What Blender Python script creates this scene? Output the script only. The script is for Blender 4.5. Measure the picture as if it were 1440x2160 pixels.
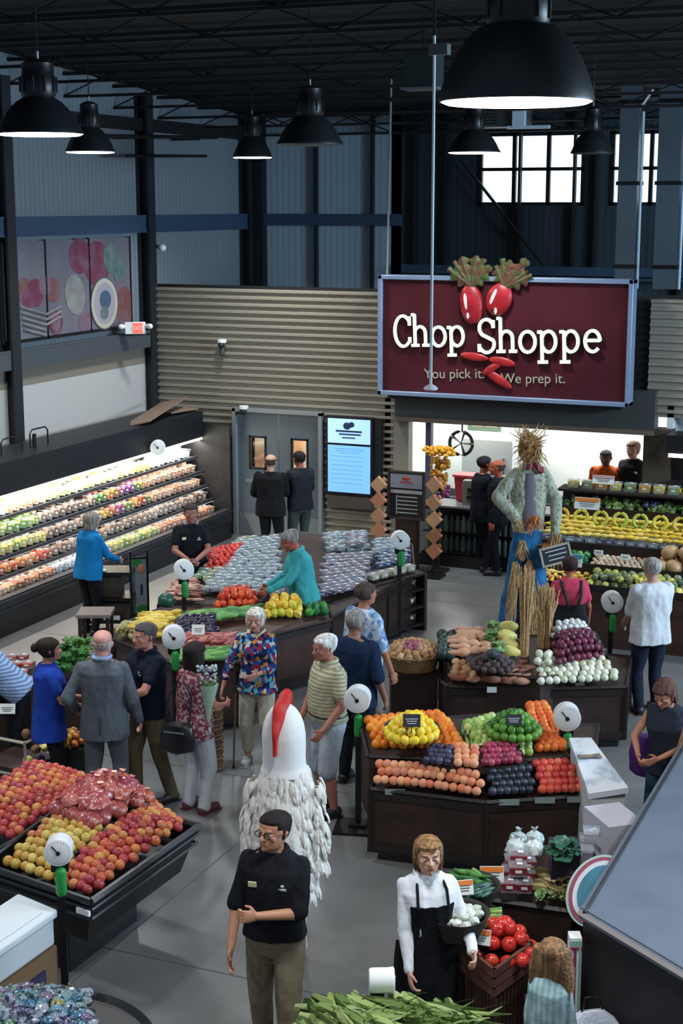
import bpy, math, random
from mathutils import Vector as V, Matrix as M, noise
random.seed(7)
R=math.radians
for o in list(bpy.data.objects): bpy.data.objects.remove(o)
C=bpy.context.scene.collection
sc=bpy.context.scene
# ---------------------------------------------------------------- camera, world, light, exposure
FP=3200.; H=5.6
PIT=math.atan(650/FP); YAW=math.atan(1380*math.cos(PIT)/FP)
FW=V((-math.sin(YAW)*math.cos(PIT),math.cos(YAW)*math.cos(PIT),-math.sin(PIT)))
RT=V((math.cos(YAW),math.sin(YAW),0)); UP=RT.cross(FW)
cam=bpy.data.cameras.new('camera'); camo=bpy.data.objects.new('camera',cam); C.objects.link(camo)
cam.sensor_fit='VERTICAL'; cam.sensor_height=36; cam.lens=36*FP/2160; cam.clip_end=200
camo.matrix_world=M(((RT.x,UP.x,-FW.x,0),(RT.y,UP.y,-FW.y,0),(RT.z,UP.z,-FW.z,H),(0,0,0,1)))
sc.camera=camo
sc.view_settings.view_transform='Standard'; sc.view_settings.look='None'
sc.view_settings.exposure=0.0; sc.view_settings.gamma=1; sc.view_settings.use_curve_mapping=False
w=bpy.data.worlds.new('world'); sc.world=w; w.use_nodes=True
w.node_tree.nodes['Background'].inputs[0].default_value=(.50,.66,.92,1)
w.node_tree.nodes['Background'].inputs[1].default_value=.24
PEND_W=116.   # watts of each pendant lamp
CASE_W=44.
SIDE_W=3800.  # daylight through the clerestory of the right wall
def ray(px,py): return FW+RT*((px-720)/FP)+UP*((1080-py)/FP)
def Z(px,py,z):
    d=ray(px,py); t=(z-H)/d.z; return V((d.x*t,d.y*t,z))
def YP(px,py,Y):
    d=ray(px,py); t=Y/d.y; return V((d.x*t,Y,H+d.z*t))
def XP(px,py,X):
    d=ray(px,py); t=X/d.x; return V((X,d.y*t,H+d.z*t))
def head(a):   # heading: 0 away from the camera, 90 towards the picture's right, 180 facing the camera
    a=R(a); d=V((-math.sin(YAW),math.cos(YAW)))*math.cos(a)+V((math.cos(YAW),math.sin(YAW)))*math.sin(a)
    return math.atan2(-d.x,d.y)
# ---------------------------------------------------------------- materials
def lin(h):
    h=h.lstrip('#'); c=[int(h[i:i+2],16)/255 for i in (0,2,4)]
    return tuple([x/12.92 if x<.04045 else ((x+.055)/1.055)**2.4 for x in c]+[1])
MATS={}
def mat(name,col,rough=.6,metal=0,col2=None,scale=20,rnd=None,bump=0,emit=0,spec=.5,kind='noise',lo=.35,hi=.65,trans=0,alpha=1,coat=0,dirn='X',bscale=None):
    """col2: second colour mixed by a pattern; rnd: list of colours chosen per object"""
    if name in MATS: return MATS[name]
    m=bpy.data.materials.new(name); MATS[name]=m; m.use_nodes=True
    nt=m.node_tree; b=nt.nodes['Principled BSDF']; N=nt.nodes.new; L=nt.links.new
    b.inputs['Base Color'].default_value=lin(col); b.inputs['Roughness'].default_value=rough
    b.inputs['Metallic'].default_value=metal; b.inputs['Specular IOR Level'].default_value=spec
    if trans: b.inputs['Transmission Weight'].default_value=trans
    if alpha<1: b.inputs['Alpha'].default_value=alpha
    if coat: b.inputs['Coat Weight'].default_value=coat
    tc=N('ShaderNodeTexCoord'); src=None
    if rnd:
        oi=N('ShaderNodeObjectInfo'); rp=N('ShaderNodeValToRGB'); L(oi.outputs['Random'],rp.inputs[0])
        cr=rp.color_ramp; 
        while len(cr.elements)<len(rnd): cr.elements.new(.5)
        for i,c in enumerate(rnd): cr.elements[i].position=i/max(1,len(rnd)-1); cr.elements[i].color=lin(c)
        src=rp.outputs[0]
    if col2:
        if kind=='noise': t=N('ShaderNodeTexNoise'); t.inputs['Scale'].default_value=scale; t.inputs['Detail'].default_value=4; fac=t.outputs[0]
        elif kind=='voro': t=N('ShaderNodeTexVoronoi'); t.inputs['Scale'].default_value=scale; fac=t.outputs['Distance']
        elif kind=='cells': t=N('ShaderNodeTexVoronoi'); t.inputs['Scale'].default_value=scale; fac=t.outputs['Color']
        elif kind=='wave': t=N('ShaderNodeTexWave'); t.inputs['Scale'].default_value=scale; t.bands_direction=dirn; fac=t.outputs['Fac']
        elif kind=='streak':
            t=N('ShaderNodeTexNoise'); t.inputs['Scale'].default_value=scale; mp_=N('ShaderNodeMapping'); mp_.inputs['Scale'].default_value=(1,1,.07); L(tc.outputs['Object'],mp_.inputs[0]); fac=t.outputs[0]
        elif kind=='plank': t=N('ShaderNodeTexWave'); t.wave_profile='SAW'; t.inputs['Scale'].default_value=scale; t.bands_direction=dirn; fac=t.outputs['Fac']
        L(mp_.outputs[0] if kind=='streak' else tc.outputs['Object'],t.inputs['Vector'])
        r=N('ShaderNodeValToRGB'); L(fac,r.inputs[0]); r.color_ramp.elements[0].position=lo; r.color_ramp.elements[1].position=hi
        if kind=='cells':
            sp_=N('ShaderNodeSeparateColor'); L(fac,sp_.inputs[0]); L(sp_.outputs[0],r.inputs[0]); cr=r.color_ramp; cr.interpolation='CONSTANT'
            cl=col2.split(','); cr.elements[0].position=0; cr.elements[1].position=1/len(cl)
            while len(cr.elements)<len(cl): cr.elements.new(.9)
            for i,c in enumerate(cl): cr.elements[i].position=i/len(cl); cr.elements[i].color=lin(c)
            L(r.outputs[0],b.inputs['Base Color']); src=None; col2=None
        if col2:
            mx=N('ShaderNodeMix'); mx.data_type='RGBA'; L(r.outputs[0],mx.inputs['Factor'])
            mx.inputs['A'].default_value=lin(col); mx.inputs['B'].default_value=lin(col2)
            if src: L(src,mx.inputs['A'])
            src=mx.outputs['Result']
    if src: L(src,b.inputs['Base Color'])
    if bump:
        t=N('ShaderNodeTexNoise'); t.inputs['Scale'].default_value=bscale or scale*2; t.inputs['Detail'].default_value=3; L(tc.outputs['Object'],t.inputs['Vector'])
        bm=N('ShaderNodeBump'); bm.inputs['Strength'].default_value=bump; bm.inputs['Distance'].default_value=.02
        L(t.outputs[0],bm.inputs['Height']); L(bm.outputs[0],b.inputs['Normal'])
    if emit:
        b.inputs['Emission Strength'].default_value=emit; b.inputs['Emission Color'].default_value=lin(col)
        if src: L(src,b.inputs['Emission Color'])
    return m
def cloth(name,col,col2=None,**k):
    k.setdefault('bump',.35); k.setdefault('bscale',18)
    return mat(name,col,.9,col2=col2,spec=.2,**k)
# ---------------------------------------------------------------- mesh builder
class MB:
    def __init__(s): s.v=[]; s.f=[]; s.mi=[]; s.m=0
    def add(s,vs,fs):
        n=len(s.v); s.v+= [tuple(v) for v in vs]; s.f+=[tuple(i+n for i in f) for f in fs]; s.mi+=[s.m]*len(fs); return s
    def box(s,c,d,rz=0,rx=0,ry=0,taper=1):
        m=M.Translation(V(c))@M.Rotation(rz,4,'Z')@M.Rotation(ry,4,'Y')@M.Rotation(rx,4,'X')
        x,y,z=d[0]/2,d[1]/2,d[2]/2; t=taper
        vs=[m@V(p) for p in ((-x*t,-y*t,-z),(x*t,-y*t,-z),(x*t,y*t,-z),(-x*t,y*t,-z),(-x,-y,z),(x,-y,z),(x,y,z),(-x,y,z))]
        return s.add(vs,[(3,2,1,0),(4,5,6,7),(0,1,5,4),(1,2,6,5),(2,3,7,6),(3,0,4,7)])
    def prism(s,poly,z0,z1):
        """poly: xy(z) list, ccw from above; z0 / z1 number or per-vertex lists"""
        n=len(poly); a=z0 if hasattr(z0,'__len__') else [z0]*n; b=z1 if hasattr(z1,'__len__') else [z1]*n
        ar=sum(poly[i][0]*poly[(i+1)%n][1]-poly[(i+1)%n][0]*poly[i][1] for i in range(n))
        if ar<0: poly=poly[::-1]; a=list(a)[::-1]; b=list(b)[::-1]
        vs=[(poly[i][0],poly[i][1],a[i]) for i in range(n)]+[(poly[i][0],poly[i][1],b[i]) for i in range(n)]
        return s.add(vs,[tuple(range(n))[::-1],tuple(range(n,2*n))]+[(i,(i+1)%n,(i+1)%n+n,i+n) for i in range(n)])
    def rings(s,rs,cap=True,closed=True):
        """rs: list of rings of points"""
        n=len(rs[0]); vs=[p for r in rs for p in r]; fs=[]
        for k in range(len(rs)-1):
            for i in range(n if closed else n-1):
                j=(i+1)%n; fs.append((k*n+i,k*n+j,(k+1)*n+j,(k+1)*n+i))
        if cap and closed: fs+= [tuple(range(n))[::-1],tuple(range((len(rs)-1)*n,len(rs)*n))]
        return s.add(vs,fs)
    def lathe(s,prof,n=16,c=(0,0,0),mx=None,sx=1,sy=1):
        mx=mx or M.Identity(4); c=V(c)
        return s.rings([[c+mx@V((math.cos(a)*r*sx,math.sin(a)*r*sy,z)) for a in [2*math.pi*i/n for i in range(n)]] for r,z in prof])
    def tube(s,pts,r,n=8):
        pts=[V(p) for p in pts]; rr=r if hasattr(r,'__len__') else [r]*len(pts); out=[]; ref=None
        for i,p in enumerate(pts):
            d=(pts[min(i+1,len(pts)-1)]-pts[max(i-1,0)]).normalized()
            if ref is None: ref=V((0,0,1)) if abs(d.z)<.9 else V((1,0,0))
            u=d.cross(ref).normalized(); v=d.cross(u).normalized()*-1
            ref=u.cross(d)*1.0 if False else ref
            out.append([p+(u*math.cos(a)+v*math.sin(a))*rr[i] for a in [2*math.pi*k/n for k in range(n)]])
        return s.rings(out)
    def caps(s,p0,p1,r0,r1,n=12,sx=1,ax=None):
        """tapered capsule; ax: axis squeezed by sx"""
        p0=V(p0);p1=V(p1); d=(p1-p0); L=d.length or 1e-6; d/=L
        ref=V(ax) if ax is not None else (V((0,0,1)) if abs(d.z)<.9 else V((1,0,0)))
        u=d.cross(ref); u=u.normalized() if u.length>1e-4 else d.orthogonal().normalized(); v=u.cross(d).normalized()
        out=[]
        for a in (-80,-50,-25,0): out.append((p0+d*r0*math.sin(R(a)),r0*math.cos(R(a))))
        for a in (0,25,50,80): out.append((p1+d*r1*math.sin(R(a)),r1*math.cos(R(a))))
        return s.rings([[c+(u*math.cos(t)+v*math.sin(t)*sx)*r for t in [2*math.pi*k/n for k in range(n)]] for c,r in out])
    def ball(s,c,r,nu=12,nv=8,mx=None):
        r=r if hasattr(r,'__len__') else (r,r,r); mx=mx or M.Identity(4); c=V(c)
        vs=[c+mx@V((0,0,-r[2]))]; 
        for j in range(1,nv):
            t=-math.pi/2+math.pi*j/nv
            for i in range(nu):
                a=2*math.pi*i/nu; vs.append(c+mx@V((math.cos(a)*math.cos(t)*r[0],math.sin(a)*math.cos(t)*r[1],math.sin(t)*r[2])))
        vs.append(c+mx@V((0,0,r[2]))); fs=[(0,1+(i+1)%nu,1+i) for i in range(nu)]
        for j in range(nv-2):
            for i in range(nu):
                k=1+j*nu; fs.append((k+i,k+(i+1)%nu,k+nu+(i+1)%nu,k+nu+i))
        k=1+(nv-2)*nu; fs+=[(k+i,k+(i+1)%nu,len(vs)-1) for i in range(nu)]
        return s.add(vs,fs)
    def stroke(s,pts,wd,th,mx):
        """flat raised ribbon along 2D pts in plane matrix mx (x,y -> plane, z out)"""
        pts=[V((p[0],p[1])) for p in pts]; out=[]
        for i,p in enumerate(pts):
            d=(pts[min(i+1,len(pts)-1)]-pts[max(i-1,0)]); d=d.normalized() if d.length else V((1,0)); q=V((-d.y,d.x))*wd/2
            out.append([mx@V((p.x+q.x,p.y+q.y,0)),mx@V((p.x-q.x,p.y-q.y,0)),mx@V((p.x-q.x,p.y-q.y,th)),mx@V((p.x+q.x,p.y+q.y,th))])
        return s.rings(out)
    def mesh(s,name,mats,smooth=True):
        me=bpy.data.meshes.new(name); me.from_pydata(s.v,[],s.f)
        for m in (mats if isinstance(mats,(list,tuple)) else [mats]): me.materials.append(m)
        me.polygons.foreach_set('material_index',s.mi); 
        if smooth:
            me.polygons.foreach_set('use_smooth',[True]*len(s.f))
            try: me.set_sharp_from_angle(angle=R(38))
            except Exception: pass
        me.update(); return me
    def build(s,name,mats,parent=None,smooth=True,bevel=0):
        o=bpy.data.objects.new(name,s.mesh(name,mats,smooth)); C.objects.link(o)
        if parent is not None: o.parent=parent
        if bevel:
            b=o.modifiers.new('bevel','BEVEL'); b.width=bevel; b.segments=2; b.limit_method='ANGLE'
        return o
def tag(o,label,cat,group=None,kind=None):
    if label: o['label']=label
    if cat: o['category']=cat
    if group: o['group']=group
    if kind: o['kind']=kind
    return o
def thing(name,label,cat,loc=(0,0,0),rz=0,group=None):
    o=bpy.data.objects.new(name,None); o.empty_display_size=.1; C.objects.link(o); o.location=loc; o.rotation_euler=(0,0,rz)
    return tag(o,label,cat,group)
def wpart(mb,name,mats,t,smooth=True,bevel=0):
    """a part given in world coordinates under thing t"""
    inv=(M.Translation(t.location)@M.Rotation(t.rotation_euler.z,4,'Z')).inverted()
    mb.v=[tuple(inv@V(v)) for v in mb.v]
    return mb.build(name,mats,t,smooth,bevel)
def struct(mb,name,mats,smooth=False):
    o=mb.build(name,mats,None,smooth); o['kind']='structure'; return o
def text(body,size,mx,m,parent,name='lettering',ext=.002,align='CENTER'):
    cu=bpy.data.curves.new(name,'FONT'); cu.body=body; cu.size=size; cu.extrude=ext; cu.align_x=align; cu.align_y='CENTER'; cu.materials.append(m)
    o=bpy.data.objects.new(name,cu); C.objects.link(o); me=bpy.data.meshes.new_from_object(o.evaluated_get(bpy.context.evaluated_depsgraph_get())); bpy.data.objects.remove(o)
    o=bpy.data.objects.new(name,me); C.objects.link(o); o.parent=parent; o.matrix_local=mx; return o
# plain materials
m_dark=mat('dark_wood','#33201a',.55,col2='#24150f',scale=6,bump=.05)
m_dark2=mat('dark_wood_trim','#1d1210',.5)
m_black=mat('black_plastic','#141416',.4)
m_blackmetal=mat('black_metal','#17181b',.45,.3)
m_white=mat('white_plastic','#e6e9ea',.4)
m_grey=mat('grey_metal','#7d848a',.45,.5)
m_lamp=mat('lamp_shade_black','#1c2022',.42)
m_green=mat('green_plastic','#1f8a3c',.5)
# ---------------------------------------------------------------- the room
XL=-13.4; YB=23.0; YF=27.0
mfloor=mat('concrete','#6e6f6f',.30,col2='#5c5d5e',scale=.9,bump=.05,bscale=30,lo=.3,hi=.7)
fl=MB(); fl.box((-2,13,-.05),(26,36,.1)); struct(fl,'floor',mfloor)
fl=MB()
for i in range(7): fl.box((-13+3.6*i,13,.0005),(.012,36,.003))
for j in range(8): fl.box((-2,2+3.6*j,.0005),(26,.012,.003))
struct(fl,'trim_1',mat('joint','#4c4c4c',.8))['label']='saw cut joints in the concrete floor'
def roofz(y): return 7.66-(y-20.5)*.063
mroof=mat('roof_deck','#0f0f11',.8,col2='#161719',kind='wave',scale=2.2,dirn='Y',lo=.45,hi=.6)
b=MB(); y0,y1=6,28.5
b.add([(-14,y0,roofz(y0)),(11,y0,roofz(y0)),(11,y1,roofz(y1)),(-14,y1,roofz(y1)),(-14,y0,roofz(y0)+.2),(11,y0,roofz(y0)+.2),(11,y1,roofz(y1)+.2),(-14,y1,roofz(y1)+.2)],[(0,1,2,3),(7,6,5,4),(0,4,5,1),(1,5,6,2),(2,6,7,3),(3,7,4,0)])
struct(b,'ceiling',mroof)
mst=mat('black_steel','#141416',.6)
for i in range(11):   # roof purlins with web zigzag
    y=12+i*1.45; z=roofz(y)-.08; b=MB(); b.box((-1.5,y,z),(24,.07,.05)); b.box((-1.5,y,z-.34),(24,.06,.04))
    n=30
    for k in range(n):
        x0=-13.4+k*.8; zz=(z-.03,z-.33) if k%2 else (z-.33,z-.03); b.tube([(x0,y,zz[0]),(x0+.8,y,zz[1])],.012,5)
    o=b.build('roof_joist',mst); tag(o,'black open web steel roof joist spanning under the dark deck','joist','roof joists under the deck'); 
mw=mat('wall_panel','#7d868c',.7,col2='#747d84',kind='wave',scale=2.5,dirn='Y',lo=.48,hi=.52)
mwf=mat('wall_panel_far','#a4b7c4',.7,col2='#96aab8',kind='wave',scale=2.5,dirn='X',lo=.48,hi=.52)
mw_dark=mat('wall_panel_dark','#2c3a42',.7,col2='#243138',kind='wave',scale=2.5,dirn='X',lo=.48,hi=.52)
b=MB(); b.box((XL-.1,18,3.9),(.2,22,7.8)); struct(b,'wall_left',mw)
# white lower liner panel, dark band above it
mliner=mat('white_liner','#b5b3ae',.6)
b=MB(); b.box((XL+.03,18.5,1.45),(.04,8.9,2.9)); struct(b,'trim_2',mliner)['label']='off white liner panel on lower left wall'
mtaupe=mat('taupe_band','#7d7468',.7)
b=MB(); b.box((XL+.03,18.5,3.04),(.05,8.9,.28)); struct(b,'trim_3',mtaupe)['label']='taupe band above the white liner'
msteelb=mat('steel_girt_blue','#3c5068',.5,.2)
b=MB(); b.box((XL+.1,18.2,3.32),(.22,9.4,.26)); b.box((XL+.2,18.2,3.46),(.03,9.4,.04)); struct(b,'trim_4',mat('steel_girt_grey','#4d5358',.5,.2))['label']='grey steel beam along the left wall below the mural'
b=MB(); b.box((XL+.1,18.0,5.27),(.16,9.2*2,.24)); b.box((XL+.17,18,5.40),(.05,18,.03)); b.box((XL+.17,18,5.14),(.05,18,.03)); struct(b,'trim_5',msteelb)['label']='blue grey steel girt across the upper left wall'
b=MB(); b.box((XL+.1,18.0,6.9),(.14,18,.2)); struct(b,'trim_6',mst)
for y in (18.82,22.9,26.75):
    b=MB(); b.box((XL+.22,y,3.7),(.04,.22,7.4)); b.box((XL+.1,y,3.7),(.24,.03,7.4)); b.box((XL+.02,y,3.7),(.04,.22,7.4))
    struct(b,'column',mat('column_steel','#24272c',.5,.2))
# far wall with the two windows
WIN=[(-8.67,-6.77),(-6.25,-4.2)]
zt,zb=6.82,5.6
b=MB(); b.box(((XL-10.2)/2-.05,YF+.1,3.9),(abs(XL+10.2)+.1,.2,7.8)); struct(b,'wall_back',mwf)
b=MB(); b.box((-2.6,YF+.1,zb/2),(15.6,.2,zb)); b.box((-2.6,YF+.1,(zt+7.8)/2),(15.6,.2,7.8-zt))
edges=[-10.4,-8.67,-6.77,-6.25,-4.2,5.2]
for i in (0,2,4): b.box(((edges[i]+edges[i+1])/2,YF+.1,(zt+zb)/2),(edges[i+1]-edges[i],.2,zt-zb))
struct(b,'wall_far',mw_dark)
mpane=mat('bright_pane','#f4fbff',.3,col2='#cfe6f2',scale=3,emit=1.6)
for k,(x0,x1) in enumerate(WIN):
    r=thing('window_%d'%(k+1),None,None,((x0+x1)/2,YF,zb)); r['kind']='structure'
    b=MB(); b.box(((x0+x1)/2,YF+.12,(zb+zt)/2),(x1-x0,.02,zt-zb)); wpart(b,'window_pane',mpane,r)
    b=MB(); n=3
    for i in range(n+1): b.box((x0+(x1-x0)*i/n,YF+.02,(zb+zt)/2),(.07,.08,zt-zb+.06))
    for i in range(3): b.box(((x0+x1)/2,YF+.02,zb+(zt-zb)*i/2),(x1-x0+.06,.08,.06))
    wpart(b,'window_frame',m_blackmetal,r)
for x in (-13.05,-11.9,-10.75,-9.9,-9.3,-7.9,-6.9,-6.5,-5.0):   # wall uprights
    b=MB(); b.box((x,YF-.08,3.7),(.09 if x<-12 else .045,.12,7.4)); struct(b,'column',mst)
b=MB(); b.box((-13.1,YF-.16,3.7),(.3,.2,7.4)); struct(b,'column',mat('corner_steel','#101114',.6))
b=MB(); b.box((-11.6,YF-.12,5.3),(2.9,.12,.2)); b.box((-11.6,YF-.2,5.4),(2.9,.04,.03)); struct(b,'trim_7',msteelb)
b=MB(); b.box((-5.6,YF-.2,4.42),(9,.1,.16)); b.box((-5.6,YF-.4,4.3),(9,.04,.04)); struct(b,'trim_8',msteelb)
b=MB(); b.tube([(-9.0,YF-.2,6.4),(-7.2,YF-.2,4.3)],.03,6); struct(b,'trim_9',mst)['label']='diagonal brace rod on the far wall'
# corrugated partition at YB : band, piers, header, prep room
mcor=mat('corrugated_taupe','#958f80',.5,.15)
mcor2=mat('corrugated_shadow','#6f6a5f',.6,.15)
def corr(x0,x1,z0,z1,y,name,pitch=.115):
    """horizontal corrugated sheet facing -Y"""
    b=MB(); n=int((z1-z0)/pitch)
    pts=[]
    for k in range(n):
        z=z0+k*(z1-z0)/n; p=(z1-z0)/n
        pts+= [(y,z),(y,z+p*.45),(y-.045,z+p*.6),(y-.045,z+p*.9)]
    pts.append((y,z1))
    vs=[(x0,a,c) for a,c in pts]+[(x1,a,c) for a,c in pts]+[(x0,y+.1,z0),(x0,y+.1,z1),(x1,y+.1,z0),(x1,y+.1,z1)]; m=len(pts)
    b.add(vs,[(i,i+m,i+m+1,i+1) for i in range(m-1)]+[(2*m+1,2*m,2*m+2,2*m+3),(m-1,2*m-1,2*m+3,2*m+1)])
    return struct(b,name,mcor)
corr(-13.36,-8.55,2.2,4.2,YB,'wall_back_band')
corr(-4.66,-2.0,2.42,4.2,YB,'wall_back_band')
corr(-13.36,-11.66,0,2.2,YB,'wall_back_lower'); corr(-10.02,-8.75,0,2.2,YB,'wall_back_lower')
b=MB(); b.box((-8.62,YB-.02,1.1),(.26,.2,2.2)); struct(b,'column',mat('tan_trim','#7c7466',.6))
b=MB(); b.box((-6.6,YB-.06,2.5),(4.2,.3,.64)); struct(b,'trim_10',mat('header_grey','#3b3f3e',.6))
b=MB(); b.box((-6.6,YB-.1,2.2),(4.2,.34,.07)); struct(b,'trim_11',mat('header_lip','#6a5a4d',.6))
b=MB(); b.box((-8.4,YB+.1,3.5),(10,.1,1.5)); struct(b,'wall_back_core',mst)
b=MB(); b.box((-6.6,YB+1.3,2.75),(4.9,2.5,.06)); struct(b,'ceiling_prep',mst)
b=MB(); b.box((-4.45,YB-.02,1.1),(.42,.3,2.3)); struct(b,'column',mat('pier_dark','#40392f',.6))
b=MB(); b.box((-6.5,YB-.05,.55),(3.9,.15,1.1)); struct(b,'wall_back_counter',mat('stainless_grey','#6b6d6c',.4,.4))
# prep room interior
mprep=mat('prep_wall','#dfe4e2',.5)
b=MB(); b.box((-6.6,YB+2.4,1.3),(4.6,.1,2.6)); b.box((-8.9,YB+1.2,1.3),(.1,2.4,2.6)); b.box((-4.3,YB+1.2,1.3),(.1,2.4,2.6)); struct(b,'wall_prep',mprep)
b=MB(); b.box((-6.6,YB+1.2,2.62),(4.7,2.4,.05)); struct(b,'ceiling_prep',mprep)
def area(name,loc,sx,sy,e,col,rot=(0,0,0),spread=None):
    l=bpy.data.lights.new(name,'AREA'); l.shape='RECTANGLE'; l.size=sx; l.size_y=sy; l.energy=e; l.color=col
    if spread: l.spread=R(spread)
    o=bpy.data.objects.new(name,l); C.objects.link(o); o.location=loc; o.rotation_euler=rot; return o
for x in (-7.8,-5.6):
    r=thing('ceiling_light','bright tube light fixture on the prep room ceiling, '+('towards the bouquet side' if x<-7 else 'above the orange shirt worker'),'light',(x,YB+1.2,2.55))
    b=MB(); b.box((x,YB+1.2,2.57),(1.3,.25,.05)); wpart(b,'housing',m_white,r)
    b=MB(); b.box((x,YB+1.2,2.54),(1.2,.18,.02)); wpart(b,'diffuser',mat('tube_glow','#ffffff',emit=6),r)
    area('prep_light',(x,YB+1.2,2.5),1.2,.2,55,(1,1,.96))

# right hand wall with a clerestory window strip (outside the view); its daylight falls on the far and left walls
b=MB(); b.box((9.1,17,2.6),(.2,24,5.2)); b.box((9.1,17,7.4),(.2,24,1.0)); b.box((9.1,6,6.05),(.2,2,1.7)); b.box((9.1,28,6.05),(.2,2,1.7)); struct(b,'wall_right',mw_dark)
r=thing('window_3',None,None,(9.1,17,5.2)); r['kind']='structure'
b=MB(); b.box((9.15,17,6.05),(.02,20,1.7)); wpart(b,'window_pane',mpane,r)
b=MB()
for i in range(13): b.box((9.0,7+i*20/12,6.05),(.1,.08,1.7))
wpart(b,'window_frame',m_blackmetal,r)
area('daylight',(8.9,19,6.05),14,1.5,SIDE_W,(.55,.78,1.0),(0,R(90),0))
bpy.data.objects['daylight'].rotation_euler=V((-1,.12,-.22)).to_track_quat('-Z','Y').to_euler()
# ---------------------------------------------------------------- pendants
mglow=mat('lamp_glow','#fff6ea',emit=9)
mrefl=mat('lamp_reflector_off','#4a4f52',.4)
def pendant(x,y,z,d,lit,label,dome=False,light=True):
    t=thing('pendant_lamp',label,'pendant lamp',(x,y,z),0,'high bay pendant lamps'); r=d/2
    b=MB()
    if dome: prof=[(r,0),(r*1.0,.012),(r*.97,.06),(r*.90,.14),(r*.80,.22),(r*.66,.30),(r*.5,.355),(r*.34,.38)]
    else: prof=[(r,0),(r,.012),(r*.93,.05),(r*.84,.12),(r*.70,.2),(r*.52,.27),(r*.36,.31),(r*.3,.34)]
    inner=[(a-.012,zz-.004) for a,zz in prof[::-1]]
    b.lathe(prof+inner[:-1]+[(r-.012,.004)],40); shd=b.build('shade',m_lamp,t)
    h=prof[-1][1]; b=MB(); b.lathe([(r*.36,h-.03),(r*.40,h),(r*.40,h+.14),(r*.36,h+.16),(r*.36,h+.26),(r*.2,h+.29),(.02,h+.3)],24); 
    for k in range(10): a=k*math.pi/5; b.box((math.cos(a)*r*.41,math.sin(a)*r*.41,h+.08),(.012,.012,.13))
    b.build('ballast_housing',m_black,t)
    b=MB(); b.tube([(0,0,h+.29),(.0,0,h+.36)],.014,8); b.build('hook',m_grey,t)
    zc=roofz(y)+.03-z
    b=MB(); b.tube([(0,0,h+.34),(0,0,max(zc,h+.4))],.007,6); b.build('cord',m_black,t)
    b=MB(); b.lathe([(.001,.016),(r*.97,.012),(r*.97,.0),(r*.9,-.012),(.001,-.016)],32); b.build('lens',mglow if lit else mrefl,shd)
    if light and lit:
        l=bpy.data.lights.new('pendant_light','AREA'); l.shape='DISK'; l.size=d*.9; l.energy=PEND_W; l.color=(.95,.98,1.0); l.spread=R(140)
        o=bpy.data.objects.new('pendant_light',l); C.objects.link(o); o.location=(x,y,z-.03)
pendant(-2.25,7.57,6.1,.78,True,'huge dark dome pendant lamp with glowing rim, nearest to the camera',True)
pendant(-7.78,11.61,6.2,.77,True,'black bell pendant lamp with lit rim, cut by the left picture edge')
pendant(-10.9,17.4,6.26,.65,True,'small lit black pendant lamp beside the big one at the left edge')
pendant(-10.58,21.52,6.3,.62,True,'small lit black pendant lamp in front of the black corner column')
pendant(-7.1,15.9,6.25,.75,False,'unlit black pendant lamp hanging over the packaged produce island')
pendant(-6.76,20.74,6.3,.74,True,'lit black pendant lamp in front of the multi-pane window')
pendant(-5.3,21.6,6.3,.60,False,'unlit black pendant lamp silhouetted between the two windows')
for k,(x,y) in enumerate([(1.0,9.5),(1.2,15.5),(-9.2,6.5),(-13+.6,12.5),(-2.5,1.5),(-7.2,1.8),(-.5,20.5)]):  # extra unseen pendants, added outside the view to light the hall
    pendant(x,y,6.2,.77,True,'lit black bell pendant lamp added beyond the view for its light',False)
# white pole with disc sensor
p=YP(916,75,13.0); q=YP(908,820,13.0)
t=thing('hanging_pole','thin white pole hanging from the roof with a small disc at its foot','pole',(q.x,13,q.z))
b=MB(); b.tube([(0,0,.03),(p.x-q.x,0,p.z-q.z)],.014,8); b.build('rod',mat('pole_white','#c9d3d8',.4),t)
b=MB(); b.lathe([(.001,-.012),(.055,-.012),(.068,.0),(.05,.022),(.02,.04),(.001,.045)],20); b.build('disc',m_white,t)
b=MB(); b.box((p.x-q.x+.05,0,p.z-q.z-.12),(.17,.1,.09)); b.build('junction_box',mat('grey_box','#5d6665',.5),t)
b=MB(); b.tube([(p.x-q.x,0,p.z-q.z),(p.x-q.x+.0,0,roofz(13)-.3-q.z)],.012,6); b.build('cord',m_black,t)
b=MB(); p=YP(825,180,22.5); q=YP(815,575,22.5); b.tube([(q.x,22.5,q.z-.6),(p.x,22.5,p.z+.2)],.018,8)
tag(b.build('conduit',mat('conduit_grey','#7b8487',.5)),'thin grey vertical conduit dropping behind the sign','conduit')
# ducts on the right
for x0,x1,lab in ((1300,1340,'grey square duct drop, the one further left of the pair'),(1380,1428,'grey square duct drop, the one at the right picture edge')):
    a=YP(x0,600,24.6); c=YP(x1,600,24.6); wdt=c.x-a.x; cx=(a.x+c.x)/2
    t=thing('duct',lab,'duct',(cx,24.6,4.27),0,'vertical ducts')
    m_d=mat('galvanised','#64717a',.4,.5)
    b=MB(); b.box((0,0,1.6),(wdt,.34,3.2)); b.build('shaft',m_d,t)
    b=MB()
    for z in (.35,1.65,2.9): b.box((0,0,z),(wdt+.05,.4,.06))
    b.build('strap',m_blackmetal,t)
    b=MB(); b.tube([(wdt/2+.05,-.12,0),(wdt/2+.05,-.12,2.75)],.025,8); b.build('conduit',mat('conduit_bright','#b7c8d2',.35,.4),t)
    b=MB(); b.box((wdt/2+.12,-.2,2.95),(.03,.03,.3),ry=R(35)); b.build('bracket',m_white,t)
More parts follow.
